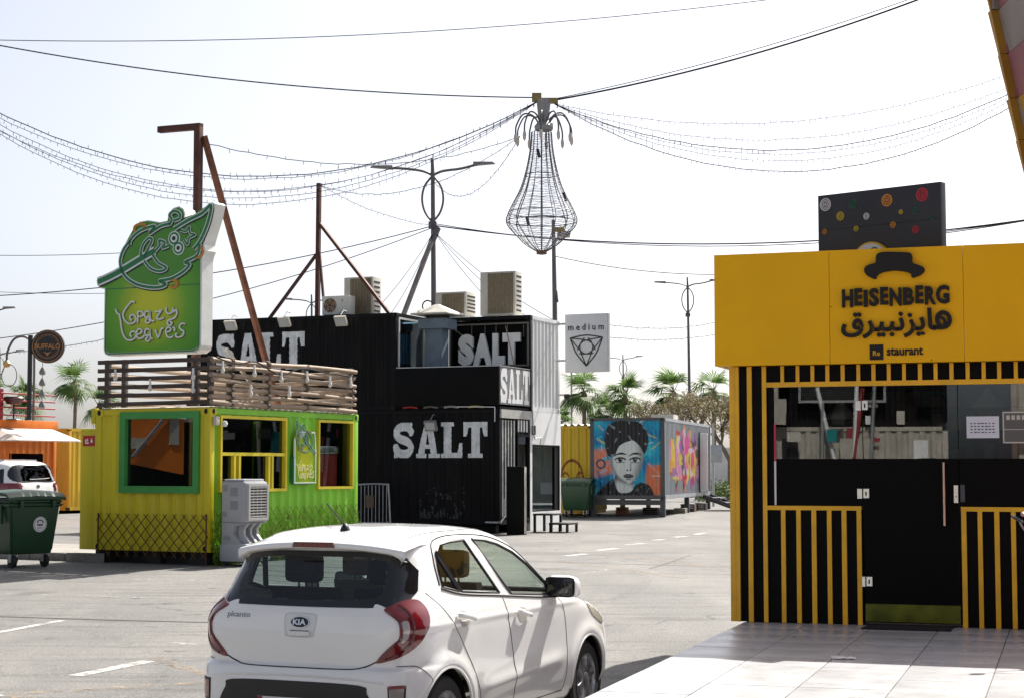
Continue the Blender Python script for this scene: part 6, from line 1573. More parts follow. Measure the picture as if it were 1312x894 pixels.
class Car:
    """shell made of stacked plan outlines; windows, lamps and seams are projected on it"""
    def __init__(s, P, xr, xf, w, z0, z1, n_exp, wheels, rw, nz, nt, bulge=None):
        s.P = P; fr_, ff_, fw = hermite(xr), hermite(xf), hermite(w); s.fr, s.ff, s.fw = fr_, ff_, fw
        zs = []
        for i in range(nz + 1):
            t = i / nz; zs.append(z0 + (z1 - z0) * (1 - (1 - t) ** 1.35) if True else 0)
        s.V = []; per = []
        for i in range(nt):
            a = 8.0 * i / nt
            per.append((1, -1 + a) if a < 2 else ((1 - (a - 2), 1) if a < 4 else ((-1, 1 - (a - 4)) if a < 6 else (-1 + (a - 6), -1))))
        for z in zs:
            a, b, c = fr_(z), ff_(z), fw(z); cx, hl = (a + b) / 2, (b - a) / 2; ne = n_exp(z)
            for (u, v) in per:
                k = 1 / (abs(u) ** ne + abs(v) ** ne) ** (1 / ne)
                x, y = cx + hl * u * k, c * v * k
                if bulge: y = y + math.copysign(bulge(x, z), y) * smooth(.45, .7, abs(y))
                s.V.append((x, y, z))
        s.F = []
        for j in range(nz):
            for i in range(nt):
                q = (i + 1) % nt; s.F.append((j * nt + i, j * nt + q, (j + 1) * nt + q, (j + 1) * nt + i))
        s.F.append(tuple(nz * nt + i for i in range(nt)))
        s.bvh = BVHTree.FromPolygons(s.V, s.F); s.wheels = wheels; s.rw = rw
    def cut(s, side=(), rear=(), front=()):
        out = []
        for f in s.F[:-1]:
            c = [sum(s.V[i][k] for i in f) / 4 for k in range(3)]
            if abs(c[1]) > .3 and any(math.hypot(c[0] - wx, c[2] - wz) < s.rw for wx, wz in s.wheels): continue
            if any(pip(c[0], c[2], p) for p in side) and abs(c[1]) > .3: continue
            if c[0] < 1.0 and any(pip(c[1], c[2], p) for p in rear): continue
            if c[0] > 1.2 and any(pip(c[1], c[2], p) for p in front): continue
            out.append(f)
        out.append(s.F[-1]); return out
    def side(s, x, z, sg, off=0.0):
        h_ = s.bvh.ray_cast(Vector((x, sg * 3, z)), Vector((0, -sg, 0)))
        p, n = (h_[0], h_[1]) if h_[0] else (Vector((x, sg * .7, z)), Vector((0, sg, 0)))
        if n.y * sg < 0: n = -n
        return p + n * off
    def rear(s, y, z, off=0.0):
        h_ = s.bvh.ray_cast(Vector((-3, y, z)), Vector((1, 0, 0)))
        p, n = (h_[0], h_[1]) if h_[0] else (Vector((.1, y, z)), Vector((-1, 0, 0)))
        if n.x > 0: n = -n
        return p + n * off
    def front(s, y, z, off=0.0):
        h_ = s.bvh.ray_cast(Vector((9, y, z)), Vector((-1, 0, 0)))
        p, n = (h_[0], h_[1]) if h_[0] else (Vector((2, y, z)), Vector((1, 0, 0)))
        if n.x < 0: n = -n
        return p + n * off
    def top(s, x, y, off=0.0):
        h_ = s.bvh.ray_cast(Vector((x, y, 5)), Vector((0, 0, -1))); return (h_[0] or Vector((x, y, 1.4))) + Vector((0, 0, off))
    def patch(s, name, poly, proj, off, m, parent, thick=.0, cell=.03, smooth_=True):
        """polygon draped on the shell: fine triangulated interior following the surface"""
        bm = bmesh.new(); vs = [bm.verts.new((p[0], p[1], 0)) for p in poly]; 
        try: bm.faces.new(vs)
        except Exception: pass
        bmesh.ops.triangulate(bm, faces=bm.faces[:])
        xs_ = [p[0] for p in poly]; zs_ = [p[1] for p in poly]
        for ax, lo, hi in ((0, min(xs_), max(xs_)), (1, min(zs_), max(zs_))):
            k = lo + cell
            while k < hi:
                co = [0, 0, 0]; no = [0, 0, 0]; co[ax] = k; no[ax] = 1
                bmesh.ops.bisect_plane(bm, geom=bm.verts[:] + bm.edges[:] + bm.faces[:], plane_co=co, plane_no=no); k += cell
        bmesh.ops.remove_doubles(bm, verts=bm.verts[:], dist=.0005)
        bm.verts.index_update(); bm.faces.ensure_lookup_table()
        V = [proj(v.co.x, v.co.y, off) for v in bm.verts]; F = [tuple(v.index for v in f.verts) for f in bm.faces]
        q = MB(); q.add(V, F)
        if thick:
            n = len(V); q.v += [tuple(proj(v.co.x, v.co.y, off - thick)) for v in bm.verts]
            for e in bm.edges:
                if len(e.link_faces) == 1: a, b = e.verts[0].index, e.verts[1].index; q.f.append((a, b, b + n, a + n))
        bm.free()
        return q.build(name, m, parent, smooth=smooth_)
    def seam(s, name, pts, proj, m, parent, r=.005, off=.0, k=6, closed=False, n=5):
        p3 = [proj(p[0], p[1], off) for p in (spline(pts, k, closed) if k > 1 else pts)]
        if closed: p3.append(p3[0])
        return MB().tube(p3, r, n, cap=not closed).build(name, m, parent, smooth=True)
m_carwhite = mat('white_car_paint', (.86, .86, .85), .25, coat=1.0, var=.02, scale=2, dirt=.10, dcol=(.55, .52, .47))
m_seam = mat('panel_gap', (.03, .03, .03), .7)
m_rubber = mat('window_seal', (.012, .012, .013), .5)
m_cg = glass('car_glass', (.80, .88, .83), 1.5, 1.0); m_cgr = glass('rear_privacy_glass', (.38, .45, .47), 1.5, 1.3)
m_tl = mat('tail_lamp_red', (.17, .004, .007), .10, coat=1.0); m_tl2 = mat('tail_lamp_dark_red', (.10, .003, .006), .12, coat=1.0)
m_tlc = mat('tail_lamp_clear', (.42, .38, .35), .12, .3, coat=1.0)
m_seat = mat('beige_seat', (.22, .18, .13), .8, var=.1); m_seatd = mat('grey_seat', (.07, .065, .06), .8, var=.1)
m_rim = mat('alloy_rim', (.42, .42, .43), .3, .85); m_rimd = mat('dark_alloy', (.05, .05, .05), .5, .5)  # plain dark alloy for brake drums and wheel nuts

def wheel(P, x, y, z, rad, wd, sg, rimr, spokes=6):
    W = bpy.data.objects.new('wheel', None); COL.objects.link(W); W.parent = P; W.location = (x, y, z)
    MB().lathe([(rimr, -wd / 2), (rad * .93, -wd / 2), (rad, -wd * .36), (rad, wd * .36), (rad * .93, wd / 2), (rimr, wd / 2)], n=48, axis='y').build('tyre', m_tyre, W, smooth=True)
    o = sg * wd * .5
    MB().lathe([(rimr, -sg * wd * .5 + 0 * o), (rimr * .97, o * .2), (rimr * .4, -o * .1), (0, -o * .1)], n=40, axis='y').build('brake_drum', m_rimd, W, smooth=True)
    MB().lathe([(rimr * 1.02, o * .96), (rimr * 1.03, o * 1.04), (rimr * .96, o * 1.04), (rimr * .90, o * .75), (rimr * .90, o * .4)], n=48, axis='y').build('rim', m_rim, W, smooth=True)
    for k in range(spokes):
        t = 2 * math.pi * k / spokes + .3; u = Vector((math.cos(t), 0, math.sin(t))); v = Vector((-math.sin(t), 0, math.cos(t)))
        q = MB(); P_ = []
        for (r_, w, h_) in ((.05, .042, 1.02), (.10, .026, 1.04), (.15, .022, 1.03), (rimr * .97, .040, .98)):
            for s_ in (-1, 1): P_.append(tuple(u * r_ + v * w * s_ * .8 + Vector((0, o * h_, 0))))
        for (r_, w, h_) in ((.05, .042, .5), (.10, .03, .5), (.15, .03, .5), (rimr * .97, .045, .5)):
            for s_ in (-1, 1): P_.append(tuple(u * r_ + v * w * s_ + Vector((0, o * h_, 0))))
        fs = []
        for i in range(3): a = i * 2; fs += [(a, a + 1, a + 3, a + 2), (a, a + 2, a + 10, a + 8), (a + 1, a + 9, a + 11, a + 3)]
        q.add(P_, fs).build('spoke', m_rim, W)
    MB().lathe([(.0, o * 1.10), (.035, o * 1.09), (.055, o * 1.03), (.06, o * .5)], n=20, axis='y').build('hub_cap', m_rim, W, smooth=True)
    for k in range(4):
        t = k * math.pi / 2 + .5; MB().lathe([(0, o * 1.06), (.009, o * 1.05), (.009, o * .9)], (.045 * math.cos(t), 0, .045 * math.sin(t)), 6, 'y').build('wheel_nut', m_rimd, W)
    return W

# ------------------------------------------------------------ white hatchback in the foreground
KW = [(.515, .285), (2.915, .285)]
def kbulge(x, z):
    b = 0
    for wx, wz in KW:
        r_ = math.hypot(x - wx, z - wz); b += .022 * math.exp(-((r_ - .37) / .06) ** 2) * smooth(.1, .3, z)
    if .9 < x < 2.55: b -= .016 * math.exp(-((z - .43 - .05 * (x - 1.0)) / .055) ** 2) * smooth(.9, 1.2, x) * smooth(2.55, 2.2, x)
    b += .006 * math.exp(-((z - .885) / .02) ** 2)
    return b
CAR = thing('hatchback', 'white small hatchback car seen from behind in the foreground', 'car', (-.608 - 1.8 * math.cos(R(66.3)), 12.524 - 1.8 * math.sin(R(66.3)), -.172), R(66.3))
kc = Car(CAR,
    [(.16, .14), (.24, .06), (.36, .012), (.54, .0), (.625, .018), (.655, .062), (.70, .060), (.82, .052), (.95, .072), (1.0, .098), (1.10, .150), (1.22, .225), (1.345, .315), (1.40, .40), (1.445, .56), (1.470, .80), (1.485, 1.1)],
    [(.16, 3.38), (.3, 3.55), (.5, 3.59), (.65, 3.55), (.74, 3.46), (.82, 3.28), (.88, 3.02), (.925, 2.80), (.965, 2.66), (1.05, 2.52), (1.2, 2.27), (1.32, 2.05), (1.40, 1.86), (1.445, 1.68), (1.472, 1.45), (1.485, 1.2)],
    [(.16, .70), (.22, .755), (.35, .792), (.5, .800), (.65, .796), (.80, .7925), (.90, .784), (.98, .762), (1.05, .733), (1.2, .680), (1.33, .632), (1.40, .590), (1.44, .52), (1.465, .40), (1.485, .14)],
    .16, 1.485, lambda z: 8.5 - 2.5 * smooth(.9, 1.1, z) - 2.0 * smooth(1.3, 1.48, z), KW, .335, 190, 760, kbulge)
QUART = [(.615, 1.105), (.622, 1.20), (.648, 1.318), (.815, 1.068)]
RDOOR = [(.675, 1.325), (.74, 1.365), (.90, 1.378), (1.135, 1.382), (1.405, 1.022), (1.10, 1.046), (.85, 1.066)]
FDOOR = [(1.262, 1.382), (1.45, 1.368), (1.62, 1.338), (1.85, 1.272), (2.06, 1.182), (2.20, 1.098), (2.30, 1.0), (2.335, .955), (1.58, 1.006)]
HGLASS = spline([(.50, 1.315), (.0, 1.335), (-.50, 1.315), (-.565, 1.20), (-.615, 1.05), (-.60, 1.010), (-.3, 1.002), (0, 1.0), (.3, 1.002), (.60, 1.010), (.615, 1.05), (.565, 1.20)], 5, True)
HIN = spline([(.44, 1.285), (.0, 1.30), (-.44, 1.285), (-.50, 1.20), (-.515, 1.10), (-.44, 1.055), (0, 1.04), (.44, 1.055), (.515, 1.10), (.50, 1.20)], 5, True)
WSH = spline([(.50, 1.36), (0, 1.385), (-.50, 1.36), (-.66, 1.0), (-.62, .985), (0, .98), (.62, .985), (.66, 1.0)], 5, True)
body = MB(); body.add(kc.V, kc.cut((QUART, RDOOR, FDOOR), (HIN,), (WSH,)))
b_ = body.build('body', m_carwhite, CAR, smooth='all', normals=False)
rs_, fs_ = kc.rear, kc.front
def SDE(sg): return lambda x, z, off: kc.side(x, z, sg, off)
for sg in (-1, 1):
    pj = SDE(sg)
    for nm, pl in (('quarter_window', QUART), ('door_window', RDOOR), ('door_window', FDOOR)):
        g_ = kc.patch(nm, pl, pj, -.004, m_cg, CAR, cell=.12)
        kc.seam('window_seal', pl, pj, m_rubber, g_, .011, .0, 1, True)
    kc.seam('window_frame_trim', [(.59, 1.10), (.85, 1.050), (1.40, 1.006), (2.0, .958), (2.34, .938)], pj, m_rubber, CAR, .009, .001)
    kc.seam('roof_gap', [(.58, 1.12), (.60, 1.27), (.66, 1.375), (.85, 1.412), (1.2, 1.415), (1.55, 1.388), (1.9, 1.295), (2.2, 1.15), (2.36, .985)], pj, m_rubber, CAR, .006, .0, 8)
    kc.seam('panel_gap', [(.40, 1.085), (.50, 1.0), (.62, .88), (.80, .68), (.93, .52), (1.0, .38), (1.02, .27)], pj, m_seam, CAR, .0035, -.001, 6)
    kc.seam('panel_gap', [(1.425, 1.0), (1.455, .85), (1.52, .6), (1.545, .40), (1.54, .27)], pj, m_seam, CAR, .004, -.001, 6)
    kc.seam('panel_gap', [(2.36, .94), (2.45, .82), (2.485, .6), (2.48, .42), (2.44, .27)], pj, m_seam, CAR, .0035, -.001, 6)
    kc.seam('panel_gap', [(1.02, .262), (1.5, .258), (2.0, .257), (2.44, .262)], pj, m_seam, CAR, .0035, .0, 6)
    kc.seam('panel_gap', [(.10, .66), (.20, .655), (.27, .60), (.33, .52)], pj, m_seam, CAR, .003, .0, 5)
    for hx, hz in ((.775, .908), (1.70, .866)):
        cup = kc.patch('handle_cup', spline([(hx - .085, hz), (hx - .05, hz + .042), (hx + .04, hz + .035), (hx + .075, hz - .01), (hx + .03, hz - .055), (hx - .05, hz - .05)], 5, True), pj, .0015, mat('handle_recess', (.42, .40, .38), .5), CAR)
        pts = [pj(hx + d, hz - .022 * d / .11, .012 + .020 * (1 - (abs(d) / .11) ** 4)) for d in (-.11, -.10, -.07, 0, .06, .09, .105)]
        MB().tube(pts, [.010, .017, .018, .018, .019, .017, .010], 10).build('door_handle', m_carwhite, CAR, smooth=True)
    # wheel wells and arch lips
    for wx, wz in KW:
        MB().lathe([(.345, sg * .40), (.345, sg * .765)], (wx, 0, wz), 40, 'y').build('wheel_well', m_plastic, CAR); MB().lathe([(0, sg * .42), (.345, sg * .42)], (wx, 0, wz), 30, 'y').build('wheel_well', m_plastic, CAR)
        arc = [(wx + .336 * math.cos(R(a)), wz + .336 * math.sin(R(a))) for a in range(-8, 189, 6)]
        kc.seam('arch_lip', arc, pj, m_carwhite, CAR, .010, -.003, 1)
        wheel(CAR, wx, sg * .695, wz, .285, .165, sg, .188)
    # door mirror
    mc = kc.side(2.24, .985, sg, 0)
    q = MB(); bm = bmesh.new(); bmesh.ops.create_uvsphere(bm, u_segments=24, v_segments=14, radius=1)
    for v in bm.verts:
        x, y, z = v.co; e = lambda t, p: math.copysign(abs(t) ** p, t)
        v.co = Vector((e(x, .8) * .075 + .03 * (1 if x > 0 else 0) * x, e(y, .6) * .115, e(z, .6) * .078 - .012 * y * sg))
    bm.verts.index_update(); q.add([v.co + Vector((mc.x + .05, sg * .855, 1.015)) for v in bm.verts], [[v.index for v in f.verts] for f in bm.faces]); bm.free()
    mi = q.build('door_mirror', m_carwhite, CAR, smooth='all')
    bx('mirror_glass', mat('mirror_dark', (.012, .012, .014), .08, spec=.8), mi, mc.x - .045, mc.x - .012, sg * .855 - .108, sg * .855 + .108, .945, 1.085, b=.03)
    MB().tube([(mc.x + .05, sg * .74, .975), (mc.x + .05, sg * .84, .985)], .032, 8).build('mirror_arm', m_plastic, mi, smooth=True)
    MB().prism([(2.20, .955), (2.35, .945), (2.26, 1.05)], -.008, .004, lambda u, v, h: tuple(kc.side(u, v, sg, h + .004))).build('mirror_sail', m_rubber, CAR)
    # tail lamps: boomerang wrapping the corner
    yi = [(.578, 1.02), (.60, 1.052), (.66, 1.06)]
    TLr = [(sg * y, z) for y, z in ((.578, 1.005), (.600, 1.045), (.655, 1.058), (.705, 1.052), (.725, .95), (.730, .85), (.722, .77), (.690, .725), (.60, .690), (.520, .680), (.528, .715), (.560, .755), (.605, .80), (.630, .845), (.632, .90), (.610, .95), (.590, .985))]
    def rad(a, b, o_, sg=sg):                                      # radial projection wraps the body corner; a in units of 57.3 degrees
        d = Vector((-math.cos(a), sg * math.sin(a), 0)); h_ = kc.bvh.ray_cast(Vector((.75, 0, b)), d)
        return h_[0] + d * o_
    D_ = math.pi / 180
    TLo = [(41.0, 1.000), (44, 1.020), (48, 1.042), (53, 1.056), (57.5, 1.045), (60.2, 1.0), (60.6, .94), (58.8, .87), (55.2, .805), (51, .757), (46.5, .720), (42, .694), (37.6, .678), (38.6, .712), (41.2, .762), (43.9, .802), (45.6, .832), (45.8, .88), (45.4, .928), (43.6, .955), (42, .975)]
    tl_ = kc.patch('tail_lamp', spline([(a * D_, b) for a, b in TLo], 3, True), rad, .010, m_tl, CAR, .014, cell=.018)
    kc.patch('lamp_clear_band', spline([(a * D_, b) for a, b in ((46.6, .925), (49.2, .93), (49.6, .87), (48.6, .82), (46.4, .80), (46.9, .84), (47.0, .88))], 3, True), rad, .0125, m_tlc, tl_, .002, cell=.02)
    kc.seam('lamp_inner_edge', [(a * D_, b) for a, b in ((41.8, .990), (44.4, .952), (46.2, .92), (46.4, .88), (46.2, .83), (44.4, .80), (41.6, .755), (39.2, .70))], rad, m_tl2, tl_, .006, .011)
    kc.seam('lamp_guide', [(a * D_, b) for a, b in ((47, 1.03), (50.5, .97), (51.5, .87), (49.5, .79), (44.5, .725), (41, .70))], rad, m_tl2, tl_, .012, .006)
    # rear reflector in the bumper
    FG = [(sg * y, z) for y, z in ((.625, .545), (.715, .548), (.712, .47), (.69, .41), (.635, .41), (.628, .47))]
    fo = kc.patch('bumper_lamp', FG, lambda a, b, o_: kc.rear(a, b, o_), .004, m_plastic, CAR, .006, cell=.03)
    kc.patch('bumper_lamp_lens', shrink(FG, .2), lambda a, b, o_: kc.rear(a, b, o_), .007, m_tl if sg > 0 else m_tlc, fo, cell=.03)
    if sg < 0: kc.seam('lamp_red_edge', [(-.63, .54), (-.71, .543)], lambda a, b, o_: kc.rear(a, b, o_), m_tl, fo, .010, .006, 3)
    # headlamp
    HLp = spline([(2.95, .86), (3.12, .84), (3.30, .79), (3.36, .72), (3.28, .68), (3.12, .72), (3.0, .78)], 4, True)
    kc.patch('headlamp', HLp, pj, .006, mat('headlamp_lens', (.55, .54, .46), .1, .2, coat=1.0), CAR, .01, cell=.04)
RP = lambda a, b, o_: kc.rear(a, b, o_)
# tailgate glass: black border print, clear middle
ring_in = HIN; gl = kc.patch('tailgate_glass', HIN, RP, .001, m_cgr, CAR, cell=.06)
q = MB(); N_ = 96
def resample(poly, n):
    c = (sum(p[0] for p in poly) / len(poly), sum(p[1] for p in poly) / len(poly)); out = []
    for i in range(n):
        t = 2 * math.pi * i / n; d = (math.cos(t), math.sin(t)); best = 0
        for a, b in zip(poly, poly[1:] + poly[:1]):
            ex, ey = b[0] - a[0], b[1] - a[1]; den = d[0] * ey - d[1] * ex
            if abs(den) < 1e-12: continue
            s_ = ((a[0] - c[0]) * ey - (a[1] - c[1]) * ex) / den; u = ((a[0] - c[0]) * d[1] - (a[1] - c[1]) * d[0]) / den
            if s_ > 0 and -1e-6 <= u <= 1 + 1e-6: best = max(best, s_)
        out.append((c[0] + d[0] * best, c[1] + d[1] * best))
    return out
a_, b2_ = resample(HIN, N_), resample(HGLASS, N_)
for k in range(7):
    for i in range(N_):
        t = k / 6; q.v.append(tuple(kc.rear(a_[i][0] + (b2_[i][0] - a_[i][0]) * t, a_[i][1] + (b2_[i][1] - a_[i][1]) * t, .003)))
q.f = [(k * N_ + i, k * N_ + (i + 1) % N_, (k + 1) * N_ + (i + 1) % N_, (k + 1) * N_ + i) for k in range(6) for i in range(N_)]
q.build('glass_border', mat('ceramic_black', (.006, .008, .010), .08, coat=.6), gl, smooth=True)
for i in range(6): kc.seam('demister_line', [(-.46, 1.09 + i * .03), (0, 1.085 + i * .03), (.46, 1.09 + i * .03)], RP, mat('demister', (.05, .045, .04), .5), gl, .0012, .0, 5, n=3)
# black gloss wedge beside the glass on each side and the spoiler lip
for sg in (-1, 1):
    kc.patch('side_gloss_panel', [(sg * .572, 1.30), (sg * .545, 1.20), (sg * .585, 1.045), (sg * .565, .992), (sg * .60, .990), (sg * .660, 1.045), (sg * .668, 1.10), (sg * .636, 1.22)], RP, .004, MATS['ceramic_black'], CAR, .004, cell=.04)
q = MB(); n = 28
for i in range(n + 1):
    y = -.60 + 1.20 * i / n; k = abs(y) / .60
    zt = 1.418 - .050 * k ** 2.4; zb_ = 1.352 - .048 * k ** 2.4 - .03 * smooth(.86, 1, k); xe = .215 + .075 * k ** 2.5; xt = xe + .22
    top_z = kc.top(min(.75, xt + .12), y, .003).z
    q.v += [tuple(kc.top(min(.75, xt + .12), y, .001)), (xt, y, min(top_z, zt + .008)), (xe + .03, y, zt - .022), (xe, y, zt - .034), (xe + .006, y, zb_ + .004), (xe + .05, y, zb_), (kc.rear(y, zb_ - .01, .002).x + .01, y, zb_ - .012)]
q.f = [(i * 7 + k, (i + 1) * 7 + k, (i + 1) * 7 + k + 1, i * 7 + k + 1) for i in range(n) for k in range(6)]
spl = q.build('roof_spoiler', m_carwhite, CAR, smooth='all')
q = MB(); q.prism([(-.15, 1.360), (.15, 1.360), (.14, 1.394), (-.14, 1.394)], .0, .012, lambda u, v, h: (.216 + .075 * (abs(u) / .6) ** 2.5 - h, u, v)); q.build('high_brake_lamp', m_tl2, spl)
for i in range(6): MB().prism([(-.10 + i * .035, 1.368), (-.075 + i * .035, 1.368), (-.075 + i * .035, 1.386), (-.10 + i * .035, 1.386)], .012, .014, lambda u, v, h: (.216 - h, u, v)).build('brake_lamp_cell', m_tl, spl)
kc.seam('roof_channel', [(.55, -.50), (.9, -.515), (1.4, -.50), (1.8, -.46)], lambda x, y, o_: kc.top(x, y, o_), m_seam, CAR, .004, .0, 6); kc.seam('roof_channel', [(.55, .50), (.9, .515), (1.4, .50), (1.8, .46)], lambda x, y, o_: kc.top(x, y, o_), m_seam, CAR, .004, .0, 6)
at_ = kc.top(.62, 0, 0); an = MB().lathe([(.034, 0), (.026, .022), (.012, .042), (0, .046)], at_, 12).build('aerial_base', m_plastic, CAR, smooth=True); MB().tube([at_ + Vector((0, 0, .03)), at_ + Vector((-.12, .07, .175))], [.006, .0045], 6).build('aerial', m_plastic, an)
# tailgate lower edge, recess, badge, handle, script
kc.seam('tailgate_gap', [(.525, .684), (.46, .655), (.38, .638), (.2, .634), (0, .634), (-.2, .634), (-.38, .638), (-.46, .655), (-.525, .684)], RP, m_seam, CAR, .005, .0, 6)
rc = kc.patch('badge_recess', spline([(.098, .957), (0, .962), (-.098, .957), (-.112, .93), (-.100, .84), (-.085, .822), (0, .818), (.085, .822), (.100, .84), (.112, .93)], 4, True), RP, .001, mat('recess_white', (.72, .72, .71), .3, coat=.5), CAR, cell=.03)
kc.seam('recess_edge', [(.098, .957), (0, .962), (-.098, .957), (-.112, .93), (-.100, .84), (-.085, .822), (0, .818), (.085, .822), (.100, .84), (.112, .93)], RP, mat('recess_line', (.5, .5, .5), .5), rc, .002, .001, 4, True)
bd = kc.patch('oval_badge', blob((0, .907), .068, .036, 36), RP, .010, m_chrome, CAR, .01, cell=.03)
kc.patch('badge_face', blob((0, .907), .062, .031, 36), RP, .0115, m_plastic, bd, cell=.03)
text('badge_letters', 'KIA', .046, -.046, .890, .924, .012, .0145, lambda u, v, h: tuple(kc.rear(u, v, h)), m_chrome, bd, .03)
hb = kc.patch('tailgate_handle', spline([(.068, .852), (-.068, .852), (-.074, .840), (-.06, .828), (.06, .828), (.074, .840)], 3, True), RP, .012, m_chrome, CAR, .01, cell=.03)
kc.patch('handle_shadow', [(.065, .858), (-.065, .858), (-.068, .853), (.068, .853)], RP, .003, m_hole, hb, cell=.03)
text('model_script', 'picanto', .535, .365, .915, .958, .001, .004, lambda u, v, h: tuple(kc.rear(u, v, h)), mat('script_chrome', (.35, .35, .36), .25, .9), CAR, .012)
# bumper
kc.patch('bumper_insert', spline([(.45, .548), (0, .556), (-.45, .548), (-.50, .50), (-.55, .40), (-.52, .30), (0, .28), (.52, .30), (.55, .40), (.50, .50)], 4, True), RP, .004, m_plastic, CAR, cell=.05)
kc.seam('bumper_crease', [(.60, .565), (.45, .580), (.2, .588), (0, .590), (-.2, .588), (-.45, .580), (-.60, .565)], RP, m_carwhite, CAR, .012, -.004, 5)
pl = kc.patch('number_plate', [(.26, .455), (-.26, .455), (-.26, .345), (.26, .345)], RP, .014, mat('plate_white', (.72, .72, .72), .4), CAR, .008, cell=.08)
kc.patch('plate_flag', [(.26, .455), (.225, .455), (.225, .345), (.26, .345)], RP, .0155, mat('plate_maroon', (.25, .01, .04), .5), pl, cell=.08)
kc.patch('windscreen', WSH, lambda a, b, o_: kc.front(a, b, o_), -.002, m_cg, CAR, cell=.08)
# cabin
q = MB()
bx('cabin_floor', m_seatd, CAR, .45, 2.7, -.62, .62, .30, .36); bx('dashboard', m_seatd, CAR, 2.25, 2.62, -.66, .66, .70, .95, b=.05); bx('parcel_shelf', m_seatd, CAR, .22, .55, -.6, .6, .93, .955, b=.01)
def seat(x, y, w, m, hr=True):
    s_ = MB().bbox(x, x + .48, y - w / 2, y + w / 2, .45, .58, b=.05).build('seat', m, CAR, smooth=True)
    MB().add([(x - .02, y - w / 2 + .02, .52), (x + .12, y - w / 2 + .02, .52), (x + .12, y + w / 2 - .02, .52), (x - .02, y + w / 2 - .02, .52), (x - .17, y - w / 2 + .05, 1.08), (x - .08, y - w / 2 + .05, 1.08), (x - .08, y + w / 2 - .05, 1.08), (x - .17, y + w / 2 - .05, 1.08)], [(0, 3, 2, 1), (4, 5, 6, 7), (0, 1, 5, 4), (1, 2, 6, 5), (2, 3, 7, 6), (3, 0, 4, 7)]).build('backrest', m, s_)
    if hr:
        for d in (-.05, .05): MB().tube([(x - .125, y + d, 1.07), (x - .135, y + d, 1.16)], .008, 6).build('headrest_stalk', m_chrome, s_)
        MB().bbox(x - .20, x - .09, y - .13, y + .13, 1.11, 1.30, b=.045).build('headrest', m, s_, smooth=True)
for y in (-.35, .35): seat(1.62, y, .50, m_seat)
for y in (-.31, .31): seat(.78, y, .58, m_seatd)
MB().tube([(2.08 + .02 * math.cos(t * R(20)), .35 + .17 * math.cos(t * R(20)), .92 + .17 * math.sin(t * R(20))) for t in range(19)], .014, 6, cap=False).build('steering_wheel', m_plastic, CAR); MB().tube([(2.08, .35, .92), (2.35, .35, .84)], .03, 8).build('steering_column', m_plastic, CAR)
MB().bbox(1.86, 1.89, -.09, .09, 1.27, 1.33, b=.01).build('inside_mirror', m_plastic, CAR); bx('underbody', m_plastic, CAR, .25, 3.3, -.66, .66, .15, .22)
for x in (2.56,): MB().prism([(x, .10), (x + .04, .10), (x + .02, .25), (x, .25)], -.78, -.62, lambda u, v, h: (u + .62, h, v)).build('mud_flap', m_plastic, CAR)

# ------------------------------------------------------------ white off-roader parked behind the bin
SUV = thing('off_roader', 'white large off-road estate car parked behind the green bin on the left', 'car', (-12.15, 45.4, .0), R(153))
SW = [(.95, .40), (3.80, .40)]
su = Car(SUV, [(.30, .15), (.45, .04), (.7, .0), (.95, .02), (1.1, .05), (1.22, .08), (1.55, .22), (1.75, .30), (1.84, .40), (1.89, .65), (1.92, 1.0)],
         [(.30, 4.75), (.6, 4.92), (.9, 4.88), (1.05, 4.72), (1.14, 4.2), (1.2, 3.65), (1.3, 3.45), (1.5, 3.15), (1.7, 2.85), (1.82, 2.6), (1.88, 2.3), (1.92, 1.9)],
         [(.30, .90), (.5, .96), (.8, .985), (1.05, .985), (1.2, .965), (1.4, .92), (1.65, .855), (1.78, .80), (1.86, .70), (1.90, .5), (1.92, .25)],
         .30, 1.92, lambda z: 6.5 - 2 * smooth(1.7, 1.9, z), SW, .44, 70, 320)
SQ = [[(.42, 1.24), (.50, 1.66), (1.25, 1.72), (1.32, 1.24)], [(1.40, 1.24), (1.35, 1.72), (2.20, 1.74), (2.24, 1.24)], [(2.34, 1.24), (2.30, 1.74), (2.65, 1.72), (3.10, 1.45), (3.30, 1.24)]]
SR = spline([(.66, 1.74), (0, 1.76), (-.66, 1.74), (-.76, 1.38), (0, 1.36), (.76, 1.38)], 5, True)
q = MB(); q.add(su.V, su.cut(SQ, (SR,), ())); q.build('body', m_carwhite, SUV, smooth='all', normals=False)
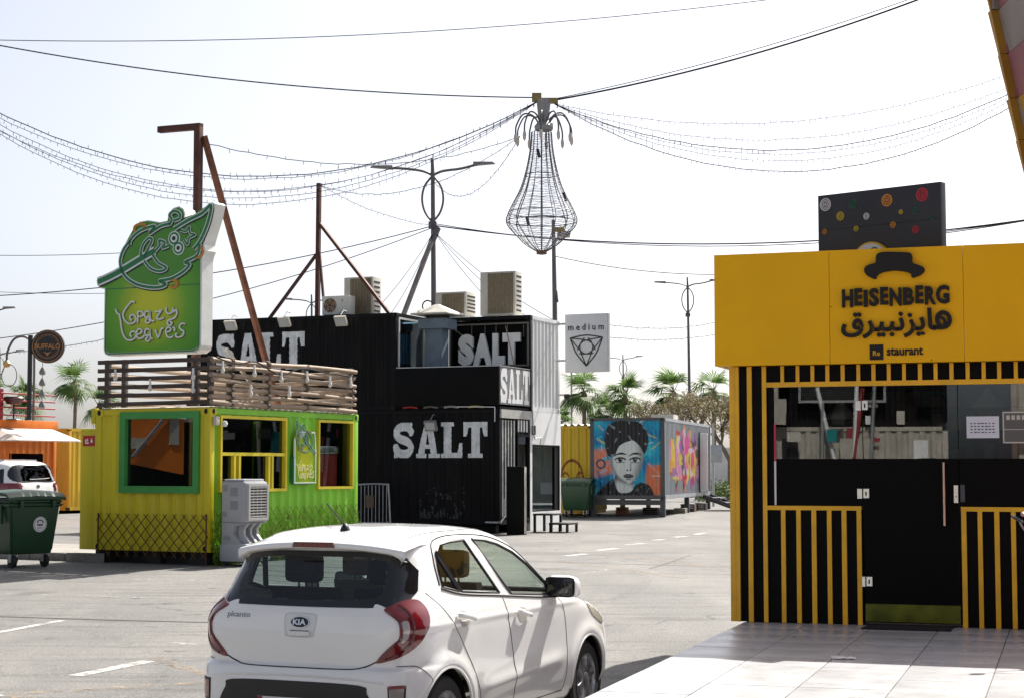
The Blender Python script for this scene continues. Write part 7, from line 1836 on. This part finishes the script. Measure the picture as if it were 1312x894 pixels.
for sg in (-1, 1):
    pj = (lambda s__: lambda x, z, o_: su.side(x, z, s__, o_))(sg)
    for p in SQ:
        g_ = su.patch('side_window', p, pj, -.004, glass('suv_tint', (.06, .06, .065), 1.5, 1.4), SUV, cell=.2); su.seam('window_seal', p, pj, m_rubber, g_, .016, 0, 1, True)
    for x in (1.36, 2.28): su.seam('panel_gap', [(x, 1.2), (x + .02, .6)], pj, m_seam, SUV, .006, 0, 4)
    su.seam('belt_crease', [(.1, 1.19), (2, 1.17), (4.4, 1.10)], pj, mat('grey_crease', (.45, .45, .45), .5), SUV, .006, 0, 6)
    pr = lambda a, b, o_: su.rear(a, b, o_)
    t_ = su.patch('tail_lamp', [(sg * .60, 1.30), (sg * .93, 1.31), (sg * .945, 1.11), (sg * .93, 1.08), (sg * .60, 1.11)], pr, .02, m_tl, SUV, .02, cell=.05)
    su.patch('tail_lamp_side', [(.10, 1.31), (.34, 1.31), (.30, 1.11), (.08, 1.09)], pj, .012, m_tl, t_, .012, cell=.05)
    su.patch('lamp_clear_band', [(sg * .60, 1.10), (sg * .93, 1.07), (sg * .92, 1.04), (sg * .60, 1.07)], pr, .02, m_tlc, t_, .02, cell=.05)
    for wx, wz in SW:
        wheel(SUV, wx, sg * .86, wz, .40, .27, sg, .25); MB().lathe([(0, sg * .5), (.45, sg * .5), (.45, sg * .9)], (wx, 0, wz), 30, 'y').build('wheel_well', m_plastic, SUV)
    MB().tube([tuple(su.top(x, sg * .62, .03)) for x in (.7, 1.2, 1.8, 2.3)], .02, 6).build('roof_rail', m_chrome, SUV)
    mi = kc and bx('door_mirror', m_carwhite, SUV, 3.0, 3.15, sg * 1.0 - .08, sg * 1.0 + .12, 1.2, 1.42, b=.04)
pr = lambda a, b, o_: su.rear(a, b, o_)
g_ = su.patch('rear_window', SR, pr, -.002, glass('suv_rear_glass', (.16, .17, .18), 1.5, 2.0), SUV, cell=.1); su.seam('window_seal', SR, pr, m_rubber, g_, .016, 0, 1, True)
su.seam('wiper', [(.25, 1.40), (-.2, 1.41), (-.5, 1.43)], pr, m_plastic, g_, .012, .01, 4)
su.seam('tailgate_gap', [(.60, 1.22), (.60, .95), (0, .93), (-.60, .95), (-.60, 1.22)], pr, m_seam, SUV, .005, 0, 1)
np_ = su.patch('number_plate', [(.26, 1.12), (-.26, 1.12), (-.26, 1.03), (.26, 1.03)], pr, .02, MATS['plate_white'], SUV, .01, cell=.1)
bg_ = su.patch('badge', blob((0, 1.23), .06, .04, 20), pr, .012, m_chrome, SUV, .01, cell=.05)
su.patch('rear_bumper', [(.95, .75), (-.95, .75), (-.92, .5), (.92, .5)], pr, .04, m_carwhite, SUV, .04, cell=.08)
bx('cabin_block', m_dark, SUV, .5, 3.2, -.75, .75, .6, 1.15)
for i in (.75, 1.75):
    for y in (-.4, .4): MB().bbox(i, i + .12, y - .2, y + .2, 1.15, 1.6, b=.04).build('headrest', m_seatd, SUV, smooth=True)
an = su.top(.75, .3, 0); MB().tube([an, an + Vector((0, 0, .25))], .006, 5).build('aerial', mat('orange_aerial', (.5, .12, .03), .5), SUV)
